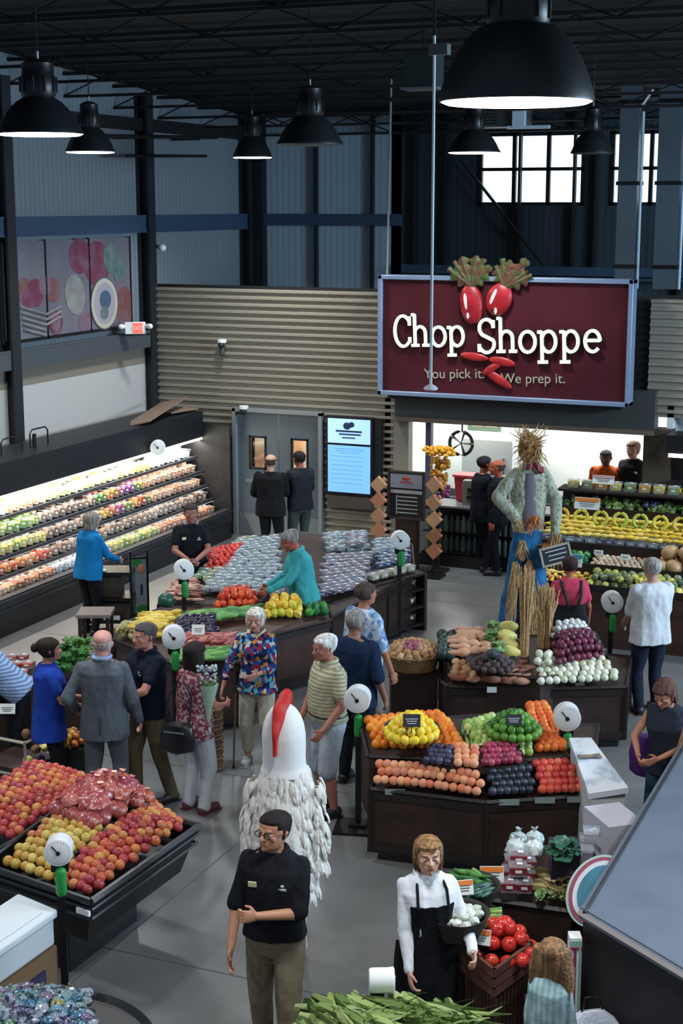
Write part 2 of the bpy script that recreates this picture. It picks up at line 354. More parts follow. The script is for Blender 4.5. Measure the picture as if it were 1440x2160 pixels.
# roof unit heater
c=YP(1075,245,24.8); t=thing('unit_heater','grey boxed unit heater with white vent hanging above the window','heater',c)
b=MB(); b.box((-.15,0,0),(.9,.6,.36)); b.build('cabinet',mat('unit_grey','#3d4542',.5),t,bevel=.02)
b=MB(); b.box((.26,-.34,0),(.2,.12,.4)); b.box((.42,-.34,-.2),(.7,.1,.05)); b.build('vent',mat('vent_white','#bcd0da',.4),t)
b=MB(); 
for k in range(6): b.box((-.3,-.31,-.13+k*.05),(.34,.02,.02))
b.build('louver',m_blackmetal,t)
b=MB(); b.tube([(-.5,0,.18),(-.5,0,roofz(24.8)-.1-c.z)],.012,6); b.tube([(.2,0,.18),(.2,0,roofz(24.8)-.1-c.z)],.012,6); b.build('hanger',m_blackmetal,t)
c=YP(893,150,18); t=thing('junction_cabinet','dark green box hanging under the roof behind the white pole','box',c)
b=MB(); b.box((0,0,0),(.42,.3,.4)); b.build('body',mat('cab_green','#223230',.6),t,bevel=.01); b=MB(); b.box((0,-.02,-.21),(.46,.32,.03)); b.build('base',m_grey,t)
b=MB(); b.tube([(0,0,.2),(0,0,max(.3,roofz(18)-c.z))],.012,6); b.build('hanger',m_blackmetal,t)
# wall mounted projector bars near upper left
b=MB(); b.tube([(XL+.6,20.5,6.62),(XL+.6,24.6,6.75)],.03,8); b.tube([(XL+.6,21.5,6.35),(XL+.6,24.2,6.42)],.025,8); b.tube([(XL+.05,22,6.65),(XL+.6,22,6.65)],.02,6); b.tube([(XL+.05,24,6.7),(XL+.6,24,6.7)],.02,6)
tag(b.build('pipe_run',mst),'pair of black pipes bracketed high on the left wall','pipe')
# ---------------------------------------------------------------- Chop Shoppe sign
A=YP(797,833,22.45); B_=YP(1327,858,22.45); T1=YP(793,577,22.45); T2=YP(1330,592,22.45)
x0,x1=A.x,B_.x; z0=(A.z+B_.z)/2; z1=(T1.z+T2.z)/2; W_=x1-x0; H_=z1-z0
sg=thing('shop_sign','large maroon sign reading Chop Shoppe with two radishes and a blue grey frame','sign',((x0+x1)/2,22.45,z0))
b=MB(); b.box((0,.12,H_/2),(W_-.1,.2,H_-.1)); b.build('panel',mat('sign_maroon','#4f1d26',.5,spec=.2,col2='#431820',scale=1.2),sg)
b=MB()
for s in (-1,1): b.box((s*(W_/2-.035),.1,H_/2),(.07,.28,H_))
for zz in (.035,H_-.035): b.box((0,.1,zz),(W_,.28,.07))
b.build('frame',mat('sign_frame','#8597b4',.4,.3),sg,bevel=.01)
PX=W_/532.; PZ=H_/262.   # metres per picture pixel on the sign, across and up
def sp(px,py): return V(((px-1062)*PX,0,H_-(py-584)*PZ+(px-1062)*.030*PX))
def arc(cx,cy,rx,ry,a0,a1,n=20): return [(cx+rx*math.cos(R(a0+(a1-a0)*i/n)),cy+ry*math.sin(R(a0+(a1-a0)*i/n))) for i in range(n+1)]
def S(p,w=.105): return (p,w)
GL={
'C':(.66,[arc(.36,.5,.3,.5,42,318,28),[(.60,.98),(.60,.68)],[(.60,.30),(.60,.12)]]),
'h':(.66,[[(.12,1.05),(.12,0)],[(-.0,1.03),(.12,1.03)],[(-.02,.03),(.27,.03)],[(.12,.38)]+arc(.31,.42,.19,.22,170,0,12)+[(.50,0)],[(.38,.03),(.64,.03)]]),
'o':(.62,[arc(.3,.31,.24,.31,0,360,28)]),
'p':(.68,[[(.12,.62),(.12,-.32)],[(-.02,.60),(.12,.60)],[(-.02,-.30),(.3,-.30)],arc(.33,.31,.22,.31,155,-155,26)]),
'S':(.64,[arc(.32,.745,.225,.255,20,235,18)+arc(.32,.255,.24,.255,62,-155,18)[3:],[(.54,.98),(.54,.74)],[(.08,.26),(.08,.02)]]),
'e':(.60,[[(.07,.33),(.52,.33)]+arc(.3,.31,.23,.31,3,318,26)]),
' ':(.12,[])}
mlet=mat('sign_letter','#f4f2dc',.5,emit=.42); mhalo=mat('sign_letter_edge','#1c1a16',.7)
def word(s,px,py,cap,m,parent,th=.03,yo=-.03,wd=.082,hal=True,xs=1.):
    mx=M(((1,0,0,0),(0,0,-1,0),(0,1,0,0),(0,0,0,1)))
    x=0
    for ch in s:
        adv,st=GL[ch]
        if st:
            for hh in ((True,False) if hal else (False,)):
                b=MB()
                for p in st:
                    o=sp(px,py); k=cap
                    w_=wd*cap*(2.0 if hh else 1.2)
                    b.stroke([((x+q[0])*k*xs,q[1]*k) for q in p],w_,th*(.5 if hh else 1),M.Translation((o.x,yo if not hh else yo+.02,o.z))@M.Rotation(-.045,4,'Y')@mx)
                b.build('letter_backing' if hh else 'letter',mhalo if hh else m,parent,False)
        x+=adv*1.02
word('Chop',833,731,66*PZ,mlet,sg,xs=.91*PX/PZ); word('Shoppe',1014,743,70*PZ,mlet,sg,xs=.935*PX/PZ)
mx=M.Rotation(-.045,4,'Y')@M.Rotation(R(90),4,'X')
for s,px,py in (('You pick it.',964,790),('We prep it.',1131,798)):
    o=sp(px,py); text(s,30*PZ,M.Translation((o.x,-.01,o.z))@mx,mat('sign_small_letter','#a3a48c',.6,emit=.03),sg)
mrad=mat('radish_red','#b01f2a',.4,col2='#7a101c',scale=6); mradw=mat('radish_shine','#f0d9cf',.4); mleaf=mat('sign_leaf','#3a5420',.6,col2='#5a2a22',scale=9)
def spy(px,py,y): o=sp(px,py); return V((o.x,y,o.z))
for (cx,cy,rx,ry,ang) in ((1000,640,25,43,-8),(1058,630,27,36,22)):
    b=MB(); b.ball(spy(cx,cy,-.04),(rx*PX,.09,ry*PZ),20,14,M.Rotation(R(ang),4,'Y')); b.build('radish',mrad,sg)
    b=MB(); b.ball(spy(cx-9,cy-6,-.12),(4*PX,.012,17*PX),8,6,M.Rotation(R(ang),4,'Y')); b.ball(spy(cx-4,cy+24,-.115),(3*PX,.01,7*PX),8,6); b.build('highlight',mradw,sg)
def leafshape(base,tip,wd,y):
    b=MB(); base=V(base); tip=V(tip); n=14; d=tip-base; q=V((-d.y,d.x)).normalized(); L=[];Rr=[]
    vs=[];
    for i in range(n+1):
        t=i/n; w_=wd*(math.sin(math.pi*min(1,t*.8+.12))**.8)*(1+.45*math.sin(t*19+tip.x)); c=base+d*t
        for s in (-1,0,1):
            p_=c+q*w_*s*.5; o=sp(p_.x,p_.y); vs.append((o.x,y-(.03 if s==0 else 0),o.z))
    vs2=[(a,b_+.03,c) for a,b_,c in vs]; m=len(vs); fs=[]
    for i in range(n):
        for s in (0,1):
            k=i*3+s; fs.append((k,k+1,k+4,k+3)); fs.append((k+m+3,k+m+4,k+m+1,k+m))
    for i in range(n):
        k=i*3; fs.append((k+3,k+m+3,k+m,k)); fs.append((k+2,k+2+m,k+5+m,k+5))
    b.add(vs+vs2,fs); return b
for ba,ti,wd in (((1000,602),(962,550),22),((1002,602),(1026,545),22),((1070,602),(1064,545),20),((1072,602),(1104,556),22),((1074,604),(1118,572),20),((1000,602),(950,565),26),((1000,602),(978,540),30),((1000,600),(1010,538),30),((1004,602),(1040,560),24),((1068,602),(1050,560),24),((1070,602),(1080,548),30),((1072,602),(1115,548),30),((1074,604),(1126,582),24)):
    leafshape(ba,ti,wd,-.06).build('radish_leaf',mleaf,sg,False)
for (cx,cy,rx,ry,ang) in ((1008,752,30,9,-6),(1066,762,28,10,-8),(1040,782,16,7,25),(1060,800,32,10,-30),(1046,776,22,8,30)):
    b=MB(); b.ball(spy(cx,cy,-.03),(rx*PX,.03,ry*PZ),16,8,M.Rotation(R(-ang),4,'Y')); b.build('radish_slice',mat('slice_red','#b82a24',.4,col2='#961a24',scale=8),sg)
b=MB(); b.box((0,.16,-.03),(W_-.3,.24,.05)); b.build('bracket',m_blackmetal,sg)
# ---------------------------------------------------------------- mural of three panels on the left wall
ms=[0,100,190,278]
mu=thing('wall_mural','three panel mural of apples, crate and leaves on the left wall','mural',(XL+.08,18.9,3.58))
mm=mat('mural_ground','#6c6972',.7,col2='#625f6a',scale=1.5)
def mp(px,py): 
    q=XP(px,py,XL+.1); return (q.y-18.9,q.z-3.58)
ys=[mp(5,600)[0],mp(98,600)[0],mp(190,600)[0],mp(276,600)[0]]
for k in range(3):
    b=MB(); b.box((0,(ys[k]+ys[k+1])/2,.74),(.03,ys[k+1]-ys[k]-.04,1.46)); b.build('panel',mm,mu)
b=MB()
for k in range(4): b.box((0,ys[k],.74),(.05,.035,1.5))
b.box((0,(ys[0]+ys[3])/2,0),(.05,ys[3]-ys[0],.05)); b.build('frame',m_blackmetal,mu)
def disc(px,py,rpx,rpy,m,lay,name,ang=0,sec=None):
    y,z=mp(px,py); y2,_=mp(px+rpx,py); _,z2=mp(px,py-rpy); ry=abs(y2-y); rz_=abs(z2-z); n=28; x=.016+.004*lay
    vs=[];a0,a1=sec or (0,360)
    for i in range(n):
        a=R(a0+(a1-a0)*i/(n-(1 if sec else 0))); u=math.cos(a)*ry; v_=math.sin(a)*rz_; c,s=math.cos(R(ang)),math.sin(R(ang)); vs.append((y+u*c-v_*s,z+u*s+v_*c))
    b=MB(); b.rings([[(x-.008,a,c) for a,c in vs],[(x,a,c) for a,c in vs]]); b.build(name,m,mu,False)
mA=mat('mural_apple','#6a2c44',.7,col2='#745060',scale=4,lo=.42,hi=.7); mB=mat('mural_leaf','#41645c',.7,col2='#6a7478',scale=5); mCr=mat('mural_cream','#8a8c84',.7,col2='#767674',scale=4); mO=mat('mural_warm','#74443e',.7,col2='#705c66',scale=5,lo=.42,hi=.7); mPk=mat('mural_pink','#7c5060',.7,col2='#6c6270',scale=5)
for k,a in enumerate([(168,540,22,38,mA,1,'painted_apple'),(205,556,26,48,mA,1.3,'painted_apple'),(235,545,16,34,mB,1.6,'painted_leaf',35),(250,570,10,26,mB,1.7,'painted_leaf',-20),
  (158,622,20,44,mCr,2,'painted_apple_slice',25),(150,622,9,34,mB,1.9,'painted_leaf',20),(75,618,18,30,mA,1.2,'painted_apple'),(50,612,16,26,mO,1.1,'painted_apple'),(112,612,16,26,mO,1.15,'painted_apple'),(95,602,13,20,mPk,1.4,'painted_apple'),(60,632,13,18,mA,1.5,'painted_apple'),
  (118,680,14,26,mA,2.5,'painted_apple'),(118,680,9,18,mPk,2.6,'painted_apple'),(180,680,14,22,mPk,1.3,'painted_apple'),(263,650,16,46,mO,1.05,'painted_apple'),(255,615,12,28,mPk,1.02,'painted_apple'),(28,540,22,36,mat('mural_grey','#6f6a76',.7),1.0,'painted_swirl'),(28,540,13,22,mm,1.2,'painted_swirl')]): disc(*a)
disc(220,640,29,56,mat('mural_emblem_dark','#5a5450',.7),3,'emblem'); disc(220,640,27,53,mat('mural_emblem','#b3b0a0',.7),3.3,'emblem'); disc(220,640,22,44,mat('mural_emblem_in','#9d949c',.7),3.6,'emblem'); disc(221,632,12,20,mat('mural_emblem_blue','#40566e',.7),3.9,'emblem'); disc(219,660,9,14,mB,4,'emblem')
for i in range(5):
    y0_,z0_=mp(42+i*2,648+i*12); y1_,z1_=mp(96,664+i*11); b=MB(); b.tube([(.03,y0_,z0_),(.03,y1_,z1_)],.022,4); b.build('painted_crate_slat',mCr,mu,False)
    y0_,z0_=mp(96,664+i*11); y1_,z1_=mp(128,646+i*11)
    if i<3: b=MB(); b.tube([(.03,y0_,z0_),(.03,y1_,z1_)],.022,4); b.build('painted_crate_slat',mCr,mu,False)
# exit sign + wall cameras + wall spot
q=XP(285,692,XL+.45); t=thing('exit_sign','small red and white exit sign on a bracket below the mural','exit sign',q,R(35))
b=MB(); b.box((0,0,0),(.34,.06,.2)); b.build('housing',m_white,t,bevel=.01)
b=MB(); b.box((.04,-.034,0),(.16,.01,.17)); b.build('face',mat('exit_red','#ff5a48',.5,emit=.9),t)
text('EXIT',.1,M.Translation((.04,-.041,0))@M.Rotation(R(90),4,'X'),m_white,t)
for s in (-1,1): b=MB(); b.caps((s*.2,-.03,.03),(s*.24,-.08,.03),.04,.045); b.build('emergency_lamp',m_white,t)
b=MB(); b.box((0,.06,-.11),(.7,.06,.03)); b.build('bracket',m_blackmetal,t)
def camdev(pos,lab,drop=0,rz=0):
    t=thing('security_camera',lab,'camera',pos,rz)
    b=MB(); b.lathe([(.001,.05),(.08,.05),(.08,0),(.05,-.02),(.001,-.03)],18); b.build('mount',m_white,t)
    b=MB(); b.ball((0,-.03,-.05),.055,14,10); b.build('dome',m_black,t)
    if drop: b=MB(); b.caps((0,0,-.08),(0,-.01,-.2),.05,.045); b.build('lens_housing',mat('cam_dark','#3c4236',.5),t)
camdev(YP(468,722,22.86),'white round security camera on the corrugated wall band',1); camdev(YP(514,862,22.86),'small white dome camera above the double doors')
q=XP(338,520,XL+.12); t=thing('wall_spotlight','small white spotlight on the panel wall right of the mural','light',q,R(90))
b=MB(); b.caps((0,0,0),(-.1,-.1,-.02),.05,.065); b.build('lamp_head',m_white,t); b=MB(); b.box((0,.05,0),(.06,.1,.06)); b.build('mount',m_black,t)
# ---------------------------------------------------------------- double doors
def door(x0,x1,n,lab):
    t=thing('door_%d'%n,lab,None,((x0+x1)/2,YB,0)); t['kind']='structure'; w_=x1-x0; md=mat('door_steel','#5f6c74',.4,.3)
    zc=(1.18,1.72)
    b=MB(); b.box((0,-.03,zc[0]/2),(w_,.05,zc[0])); b.box((0,-.03,(zc[1]+2.14)/2),(w_,.05,2.14-zc[1]))
    for s in (-1,1): b.box((s*(w_/2-.12),-.03,(zc[0]+zc[1])/2),(.24,.05,zc[1]-zc[0]))
    b.build('door_leaf',md,t)
    b=MB()
    for s in (-1,1): b.box((s*(w_/2-.235),-.045,(zc[0]+zc[1])/2),(.03,.06,zc[1]-zc[0]+.04))
    for z in zc: b.box((0,-.045,z),(w_-.44,.06,.03))
    b.build('window_frame',m_blackmetal,t)
    b=MB(); b.box((0,-.02,(zc[0]+zc[1])/2),(w_-.48,.01,zc[1]-zc[0])); b.build('pane',mat('door_glass','#ffffff',.02,trans=1,spec=.5),t)
    b=MB(); b.box((0,-.06,.95),(w_-.3,.05,.06)); b.build('handle',m_grey,t,bevel=.008)
    b=MB(); b.box((0,-.06,.2),(w_-.06,.01,.36)); b.build('kick_plate',m_grey,t)
door(-11.62,-10.86,1,'grey steel door leaf with small lit window, left one'); door(-10.84,-10.08,2,'grey steel door leaf with small lit window, right one')
b=MB(); b.box((-11.65,YB-.06,1.1),(.06,.18,2.2)); b.box((-10.05,YB-.06,1.1),(.06,.18,2.2)); b.box((-10.85,YB-.06,2.18),(1.66,.18,.06)); struct(b,'trim_12',mat('door_frame','#8b9294',.4,.3))
# lit room behind the doors
b=MB(); b.box((-10.85,YB+1.3,1.2),(2.2,.05,2.4)); struct(b,'wall_backroom',mat('backroom','#e9e2cf',.6,col2='#b98b66',scale=1.6))
b=MB(); b.box((-10.85,YB+.75,2.3),(2.2,1.2,.05)); struct(b,'ceiling_backroom',mprep)
area('backroom_light',(-10.85,YB+.7,2.2),1.2,.5,40,(1,.93,.8))
# digital screen
q0=YP(690,880,22.85); q1=YP(781,1046,22.85); w_=q1.x-q0.x; h_=q0.z-q1.z
t=thing('wall_screen','tall blue lit digital menu screen on the corrugated wall','screen',((q0.x+q1.x)/2,22.85,q1.z))
b=MB(); b.box((0,.05,h_/2),(w_+.06,.08,h_+.06)); b.build('bezel',m_black,t)
b=MB(); b.box((w_/2+.1,.07,h_/2),(.16,.05,h_)); b.build('side_panel',m_black,t)
mblue=mat('screen_blue','#6fa8e0',.3,emit=1.0); mblue2=mat('screen_pale','#9cc3ee',.3,emit=1.0); mink=mat('screen_ink','#23355c',.5)
b=MB(); b.box((0,.004,h_*.83),(w_-.02,.012,h_*.32)); b.build('header_display',mblue2,t)
b=MB(); b.box((0,.004,h_*.33),(w_-.02,.012,h_*.62)); b.build('list_display',mblue,t)
b=MB(); b.ball((-.03,-.006,h_*.9),(.07,.004,.06)); b.ball((.05,-.006,h_*.92),(.05,.004,.045)); b.box((0,-.005,h_*.83),(w_*.6,.004,.03)); b.box((0.02,-.005,h_*.79),(w_*.5,.004,.025)); b.box((0,-.005,h_*.745),(w_*.3,.004,.02)); b.build('logo',mink,t)
b=MB()
for k in range(3): b.box((0,-.004,h_*.6-k*.035),(w_*(.7-.1*k),.003,.008))
for k in range(7): b.box((-w_*.05,-.004,h_*.5-k*.075),(w_*.75,.003,.006))
b.build('list_lines',mat('screen_line','#5d92cc',.5,emit=.6),t)
b=MB(); b.box((0,.06,-.14),(w_+.02,.1,.2)); b.build('bracket',mat('bracket_brown','#4b4339',.6),t)
# ---------------------------------------------------------------- people
def remeshed(mb,name,mats,parent,vox,smooth=3,fold=0,fs=6.,seed=0):
    me=mb.mesh(name,mats,False); o=bpy.data.objects.new(name,me); C.objects.link(o)
    r=o.modifiers.new('r','REMESH'); r.mode='VOXEL'; r.voxel_size=vox; r.use_smooth_shade=True
    s=o.modifiers.new('s','SMOOTH'); s.factor=.5; s.iterations=smooth
    dg=bpy.context.evaluated_depsgraph_get(); ev=o.evaluated_get(dg); nm=bpy.data.meshes.new_from_object(ev)
    o.modifiers.clear(); o.data=nm; bpy.data.meshes.remove(me)
    nm.materials.clear()
    for m in (mats if isinstance(mats,(list,tuple)) else [mats]): nm.materials.append(m)
    if fold:
        nm.update(); nv=len(nm.vertices); co=[0.]*nv*3; nr=[0.]*nv*3; nm.vertices.foreach_get('co',co); nm.vertex_normals.foreach_get('vector',nr)
        for i in range(0,nv*3,3):
            x,y,z=co[i:i+3]; k=(noise.noise(V((x*fs*1.3+seed,y*fs*1.3,z*fs*.55)))+.5*noise.noise(V((x*fs*2.5+seed,y*fs*2.5,z*fs*1.4))))*fold
            co[i]+=nr[i]*k; co[i+1]+=nr[i+1]*k; co[i+2]+=nr[i+2]*k
        nm.vertices.foreach_set('co',co)
    nm.polygons.foreach_set('use_smooth',[True]*len(nm.polygons)); nm.update(); o.parent=parent; return o
def ik(s,t,a,b,pole):
    d=t-s; L=min(d.length,(a+b)*.995); t=s+d.normalized()*L; d=d.normalized()
    x=(a*a-b*b+L*L)/(2*L); hgt=math.sqrt(max(a*a-x*x,0)); p=V(pole)-d*V(pole).dot(d); p=p.normalized() if p.length>1e-5 else d.orthogonal().normalized()
    return s+d*x+p*hgt,t
def ringpts(z,w_,f,bk,n=24,xo=0,yo=0,pw=2.4):
    out=[]
    for i in range(n):
        a=2*math.pi*i/n; c,s=math.cos(a),math.sin(a)
        x=math.copysign(abs(c)**(2/pw),c)*w_; y=math.copysign(abs(s)**(2/pw),s)*(f if s>0 else bk); out.append(V((x+xo,y+yo,z)))
    return out
HEADR=[(0,.13,.36,-.10,.1),(.05,.24,.43,0,.2),(.12,.28,.44,.12,.3),(.22,.315,.44,.28,0),(.35,.345,.43,.40,0),(.47,.36,.40,.47,0),(.56,.365,.42,.50,0),(.68,.37,.425,.53,0),(.80,.345,.38,.50,0),(.90,.27,.28,.40,0),(.97,.15,.15,.24,0),(1.0,.03,.03,.08,0)]
SK={}
def skin(c): return mat('skin_'+c,'#'+c,.5,col2=None,spec=.35)
def person(label,px,py,h=1.75,face=180,fem=False,bulk=1.,belly=0.,sk='c89b80',hair=('short','2a211c'),shirt=None,legs=None,lean=0,hy=0,hp=0,rh=None,lh=None,rpole=None,lpole=None,stance=0,vox=.009,shoe='1a1a1c',curl=(35,35),feet=None,glasses=False,extra=None,pos=None,collar=None,skirt=None,loose=.02,zt=None,group=None,hairw=1.):
    p0=pos or Z(px,py,(zt or h)); rz=head(face)
    t=thing('person',label,'person',(p0.x,p0.y,0),rz,group); msk=skin(sk)
    k=h; B=bulk; fm=.92 if fem else 1.
    hipz=.50*k
    U=M.Translation((0,0,hipz))@M.Rotation(R(-lean),4,'X')@M.Translation((0,0,-hipz))   # upper body lean
    TOR=[(.455,.088,.060,.072),(.50,.096*B,.066+belly*.5,.080),(.55,.094*B,.068+belly*.9,.074),(.61,.083*B*(1 if not fem else .92),.066+belly,.062),(.67,.086*B*(1 if not fem else .93),.068+belly*.7,.064),(.73,.098*B*fm,.072+(.012 if fem else .004)+belly*.25,.068),(.78,.104*B*fm,.064,.066),(.812,.098*B*fm,.048,.058),(.832,.066,.038,.046),(.845,.038,.030,.034)]
    TOR=[(z,w_*(.95 if z>.6 else .97),f,bk) for z,w_,f,bk in TOR]; HX=.84
    def tor(infl,z0=0,z1=2,grow=0):
        rs=[]
        for z,w_,f,bk in TOR:
            if z0<=z<=z1: rs.append([U@q for q in ringpts(z*k,w_*k+infl,f*k+infl,bk*k+infl)])
        return rs
    body=MB(); body.rings(tor(0))
    sh={}; 
    for s,tg,pole in ((1,rh,rpole),(-1,lh,lpole)):
        S_=U@V((s*.091*fm*B*k,-.004*k,.797*k)); T_=V((tg[0]*HX,tg[1],tg[2]))*k if tg else V((s*.126*B*k,.03*k,.475*k))
        if tg: T_=V((T_.x,T_.y,T_.z))
        E_,W_=ik(S_,T_,.172*k,.150*k,pole or (s*.5,-1,-.5)); sh[s]=(S_,E_,W_)
        a=1. if not fem else .86; a*=B**.5
        body.caps(S_,E_,.0275*k*a,.022*k*a); body.caps(E_,W_,.023*k*a,.0148*k*a); 
        d=(W_-E_).normalized(); up=V((0,0,1)); n_=V((-s,0,0)); n_=(n_-d*n_.dot(d)); n_=n_.normalized() if n_.length>.2 else V((0,0,-1))
        tv=d.cross(n_)*s; hs=k/1.75; kn=W_+d*.085*hs
        # palm
        rs=[]
        for q,wd,th in ((-.005,.026,.019),(.03,.034,.017),(.06,.041,.015),(.088,.041,.012)):
            c=W_+d*q*hs; rs.append([c+(tv*math.cos(x)*wd+n_*math.sin(x)*th)*hs for x in [2*math.pi*i/12 for i in range(12)]])
        body.rings(rs)
        cu=R(curl[0] if s>0 else curl[1])
        for off,ln in ((.031,.072),(.0105,.080),(-.0105,.074),(-.031,.058)):
            p=kn+tv*off*hs; dd=d.copy(); q=0
            for seg,fr in enumerate((.45,.32,.23)):
                dd=(M.Rotation(0,3,'X')@dd); ang=cu*(.6 if seg==0 else 1.); dd=(dd*math.cos(ang)+n_*math.sin(ang)*1.0).normalized() if seg==0 else (dd*math.cos(ang)+(n_-dd*n_.dot(dd)).normalized()*math.sin(ang)).normalized()
                if (n_-dd*n_.dot(dd)).length<.05: dd=(dd-d*.1).normalized()
                p2=p+dd*ln*fr*hs; body.caps(p,p2,.0098*hs,.0088*hs,8); p=p2
        b0=W_+d*.022*hs+tv*.024*hs; b1=b0+(d*.55+tv*.75+n_*.25).normalized()*.038*hs; b2=b1+(d*.85+tv*.2+n_*.45).normalized()*.032*hs
        body.caps(b0,b1,.013*hs,.0105*hs,8); body.caps(b1,b2,.0105*hs,.009*hs,8)
    ft=feet or ((.062+.012*stance,.03*stance),( -.062-.012*stance,-.03*stance))
    leg={}
    for s,(fx,fy) in zip((1,-1),ft):
        Hp=V((s*.052*k*B**.5,0,.50*k)); A_=V((fx*k,fy*k,.047*k)); K_,A2=ik(Hp,A_,.235*k,.225*k,(s*.1,1,0)); leg[s]=(Hp,K_,A_)
        lf=.78 if legs and legs.get('len')!='short' else 1
        body.caps(Hp,K_,.052*k*B**.5*lf,.032*k*lf); mid=K_.lerp(A_,.3)+V((0,-.008*k,0)); body.caps(K_,mid,.031*k*lf,.034*k*lf); body.caps(mid,A_,.034*k*lf,.021*k)
        body.caps(A_+V((0,-.012*k,-.015*k)),A_+V((s*.006*k,.075*k,-.026*k)),.022*k,.018*k)
    # neck and head
    Hh=.132*k; Nb=U@V((0,-.004*k,.82*k)); HM=U@M.Translation((0,.012*k,.862*k))@M.Rotation(R(-hy),4,'Z')@M.Rotation(R(-hp),4,'X')
    if lean: HM=HM@M.Rotation(R(lean*.5),4,'X')
    body.caps(Nb,HM@V((0,-.06*Hh,.22*Hh)),.034*k*(1 if not fem else .86),.031*k*(1 if not fem else .86))
    hz=lambda z: (z-.02)*Hh
    body.rings([[HM@q for q in ringpts(hz(z),w_*Hh,f*Hh,max(bk,.02)*Hh if bk>0 else .1*Hh,20,pw=2.1)] for z,w_,f,bk,_ in HEADR])
    F=lambda x,y,z: HM@V((x*Hh,y*Hh,hz(z)))
    body.caps(F(0,.42,.52),F(0,.53,.345),.035*Hh,.062*Hh,8); body.caps(F(-.05,.46,.34),F(.05,.46,.34),.045*Hh,.045*Hh,8)   # nose
    br=(.022 if fem else .035)*Hh; body.caps(F(-.2,.40,.575),F(-.06,.432,.56),br,br,8); body.caps(F(.2,.40,.575),F(.06,.432,.56),br,br,8)  # brows
    body.caps(F(-.07,.445,.2),F(.07,.445,.2),.03*Hh,.03*Hh,8); body.caps(F(0,.40,.05),F(0,.42,.07),.07*Hh,.07*Hh,8)
    body.caps(F(-.22,.30,.36),F(-.2,.32,.4),.08*Hh,.08*Hh,8); body.caps(F(.22,.30,.36),F(.2,.32,.4),.08*Hh,.08*Hh,8)
    for s in (-1,1): body.caps(F(s*.385,-.02,.36),F(s*.41,-.05,.50),.03*Hh,.05*Hh,8)
    bo=remeshed(body,'body',msk,t,vox*.78 if vox<.009 else vox*.9,2)
    # face details
    b=MB(); 
    for s in (-1,1): b.ball(F(s*.155,.385,.47),(.058*Hh,.04*Hh,.036*Hh),10,8)
    b.build('eyes',mat('eye_white','#c9c2bc',.3),t)
    b=MB(); 
    for s in (-1,1): b.ball(F(s*.155,.412,.47),(.022*Hh,.02*Hh,.024*Hh),8,6); pass
    b.build('irises',mat('eye_dark','#2b1d16',.5),t)
    for s in (-1,1): b=MB(); b.caps(F(s*.09,.445,.585),F(s*.23,.40,.59),.012*Hh,.009*Hh,6); b.build('eyebrow',mat('eye_dark','#2b1d16',.5),t)
    b=MB(); b.caps(F(-.1,.455,.212),F(.1,.455,.212),.016*Hh,.016*Hh,8); b.caps(F(-.08,.455,.18),F(.08,.455,.18),.018*Hh,.018*Hh,8); b.build('lips',mat('lip_'+sk,'#9a5550',.5),t)
    if glasses:
        b=MB()
        for s in (-1,1):
            b.tube([F(s*.16+.11*math.cos(a),.475,.47+.075*math.sin(a)) for a in [2*math.pi*i/14 for i in range(15)]],.012*Hh,5); b.tube([F(s*.27,.46,.49),F(s*.40,.0,.48)],.012*Hh,5)
        b.tube([F(-.05,.48,.48),F(.05,.48,.48)],.012*Hh,5); b.build('glasses',m_black,t)
    # hair
    st,hc=hair; mh=mat('hair_'+hc,'#'+hc,.75,spec=.25,bump=.5,bscale=60,col2='#%s'%''.join('%02x'%min(255,int(int(hc[i:i+2],16)*1.55)) for i in (0,2,4)),kind='streak',scale=45,lo=.4,hi=.7)
    if st!='bald' or True:
        g=1.09 if st=='short' else 1.14; 
        if st in('bald','fringe'): g=1.05
        b=MB(); rs=[]
        for z,w_,f,bk,_ in HEADR[3:]:
            zz=hz(z)+(Hh*.05*(g-1)*10)*max(0,z-.5)
            rs.append(([HM@q for q in ringpts(zz,w_*Hh*g,f*Hh*(g-.02),bk*Hh*g,28,pw=2.1)],z,ringpts(zz,w_*g,f*g,bk*g,28,pw=2.1)))
        vs=[];keep=[]
        n=28
        for ring,z,loc in rs:
            for q,l in zip(ring,loc):
                y=l.y; ok=True
                if st in ('bald','fringe'): ok = z<.72 and z>.3 and y<.02+.0*z and not(st=='bald' and z>.62)
                elif st=='short': ok = (z>.78) or (y<.08 and z>.3) or (y<.25 and z>.6)
                else: ok= (z>.79) or (y<.16) or (y<.3 and z>.6)
                keep.append(ok); vs.append(q if ok else HM@(HM.inverted()@q*.86+V((0,0,.05*Hh))))
        fs=[]
        for r in range(len(rs)-1):
            for i in range(n):
                j=(i+1)%n; f_=(r*n+i,r*n+j,(r+1)*n+j,(r+1)*n+i)
                if any(keep[q] for q in f_): fs.append(f_)
        if st not in('bald','fringe'): fs.append(tuple(range((len(rs)-1)*n,len(rs)*n)))
        b.add(vs,fs)
        if st=='bun': b.ball(F(0,-.62,.62),(.2*Hh,.18*Hh,.2*Hh),14,10)
        if st=='pony': b.caps(F(0,-.55,.7),F(0,-.72,.2),.12*Hh,.07*Hh,10)
        if st in ('long','vlong','bob'):
            zb={'long':-.55,'vlong':-1.15-(.45 if hairw>1 else 0),'bob':-.05}[st]; rs2=[]
            for i in range(9):
                u=i/8; z=.75+(zb-.75)*u; w_=(.42+(.14 if st!='bob' else .06)*math.sin(u*2.6))*hairw; rs2.append([F(q.x,q.y,z) for q in ringpts(0,w_*(1-.18*u*u),.06-.16*u if u>.25 else .08,.50-.08*u+.03*math.sin(9*u),24)])
            b.rings(rs2)
        ho=b.build('hair',mh,t)
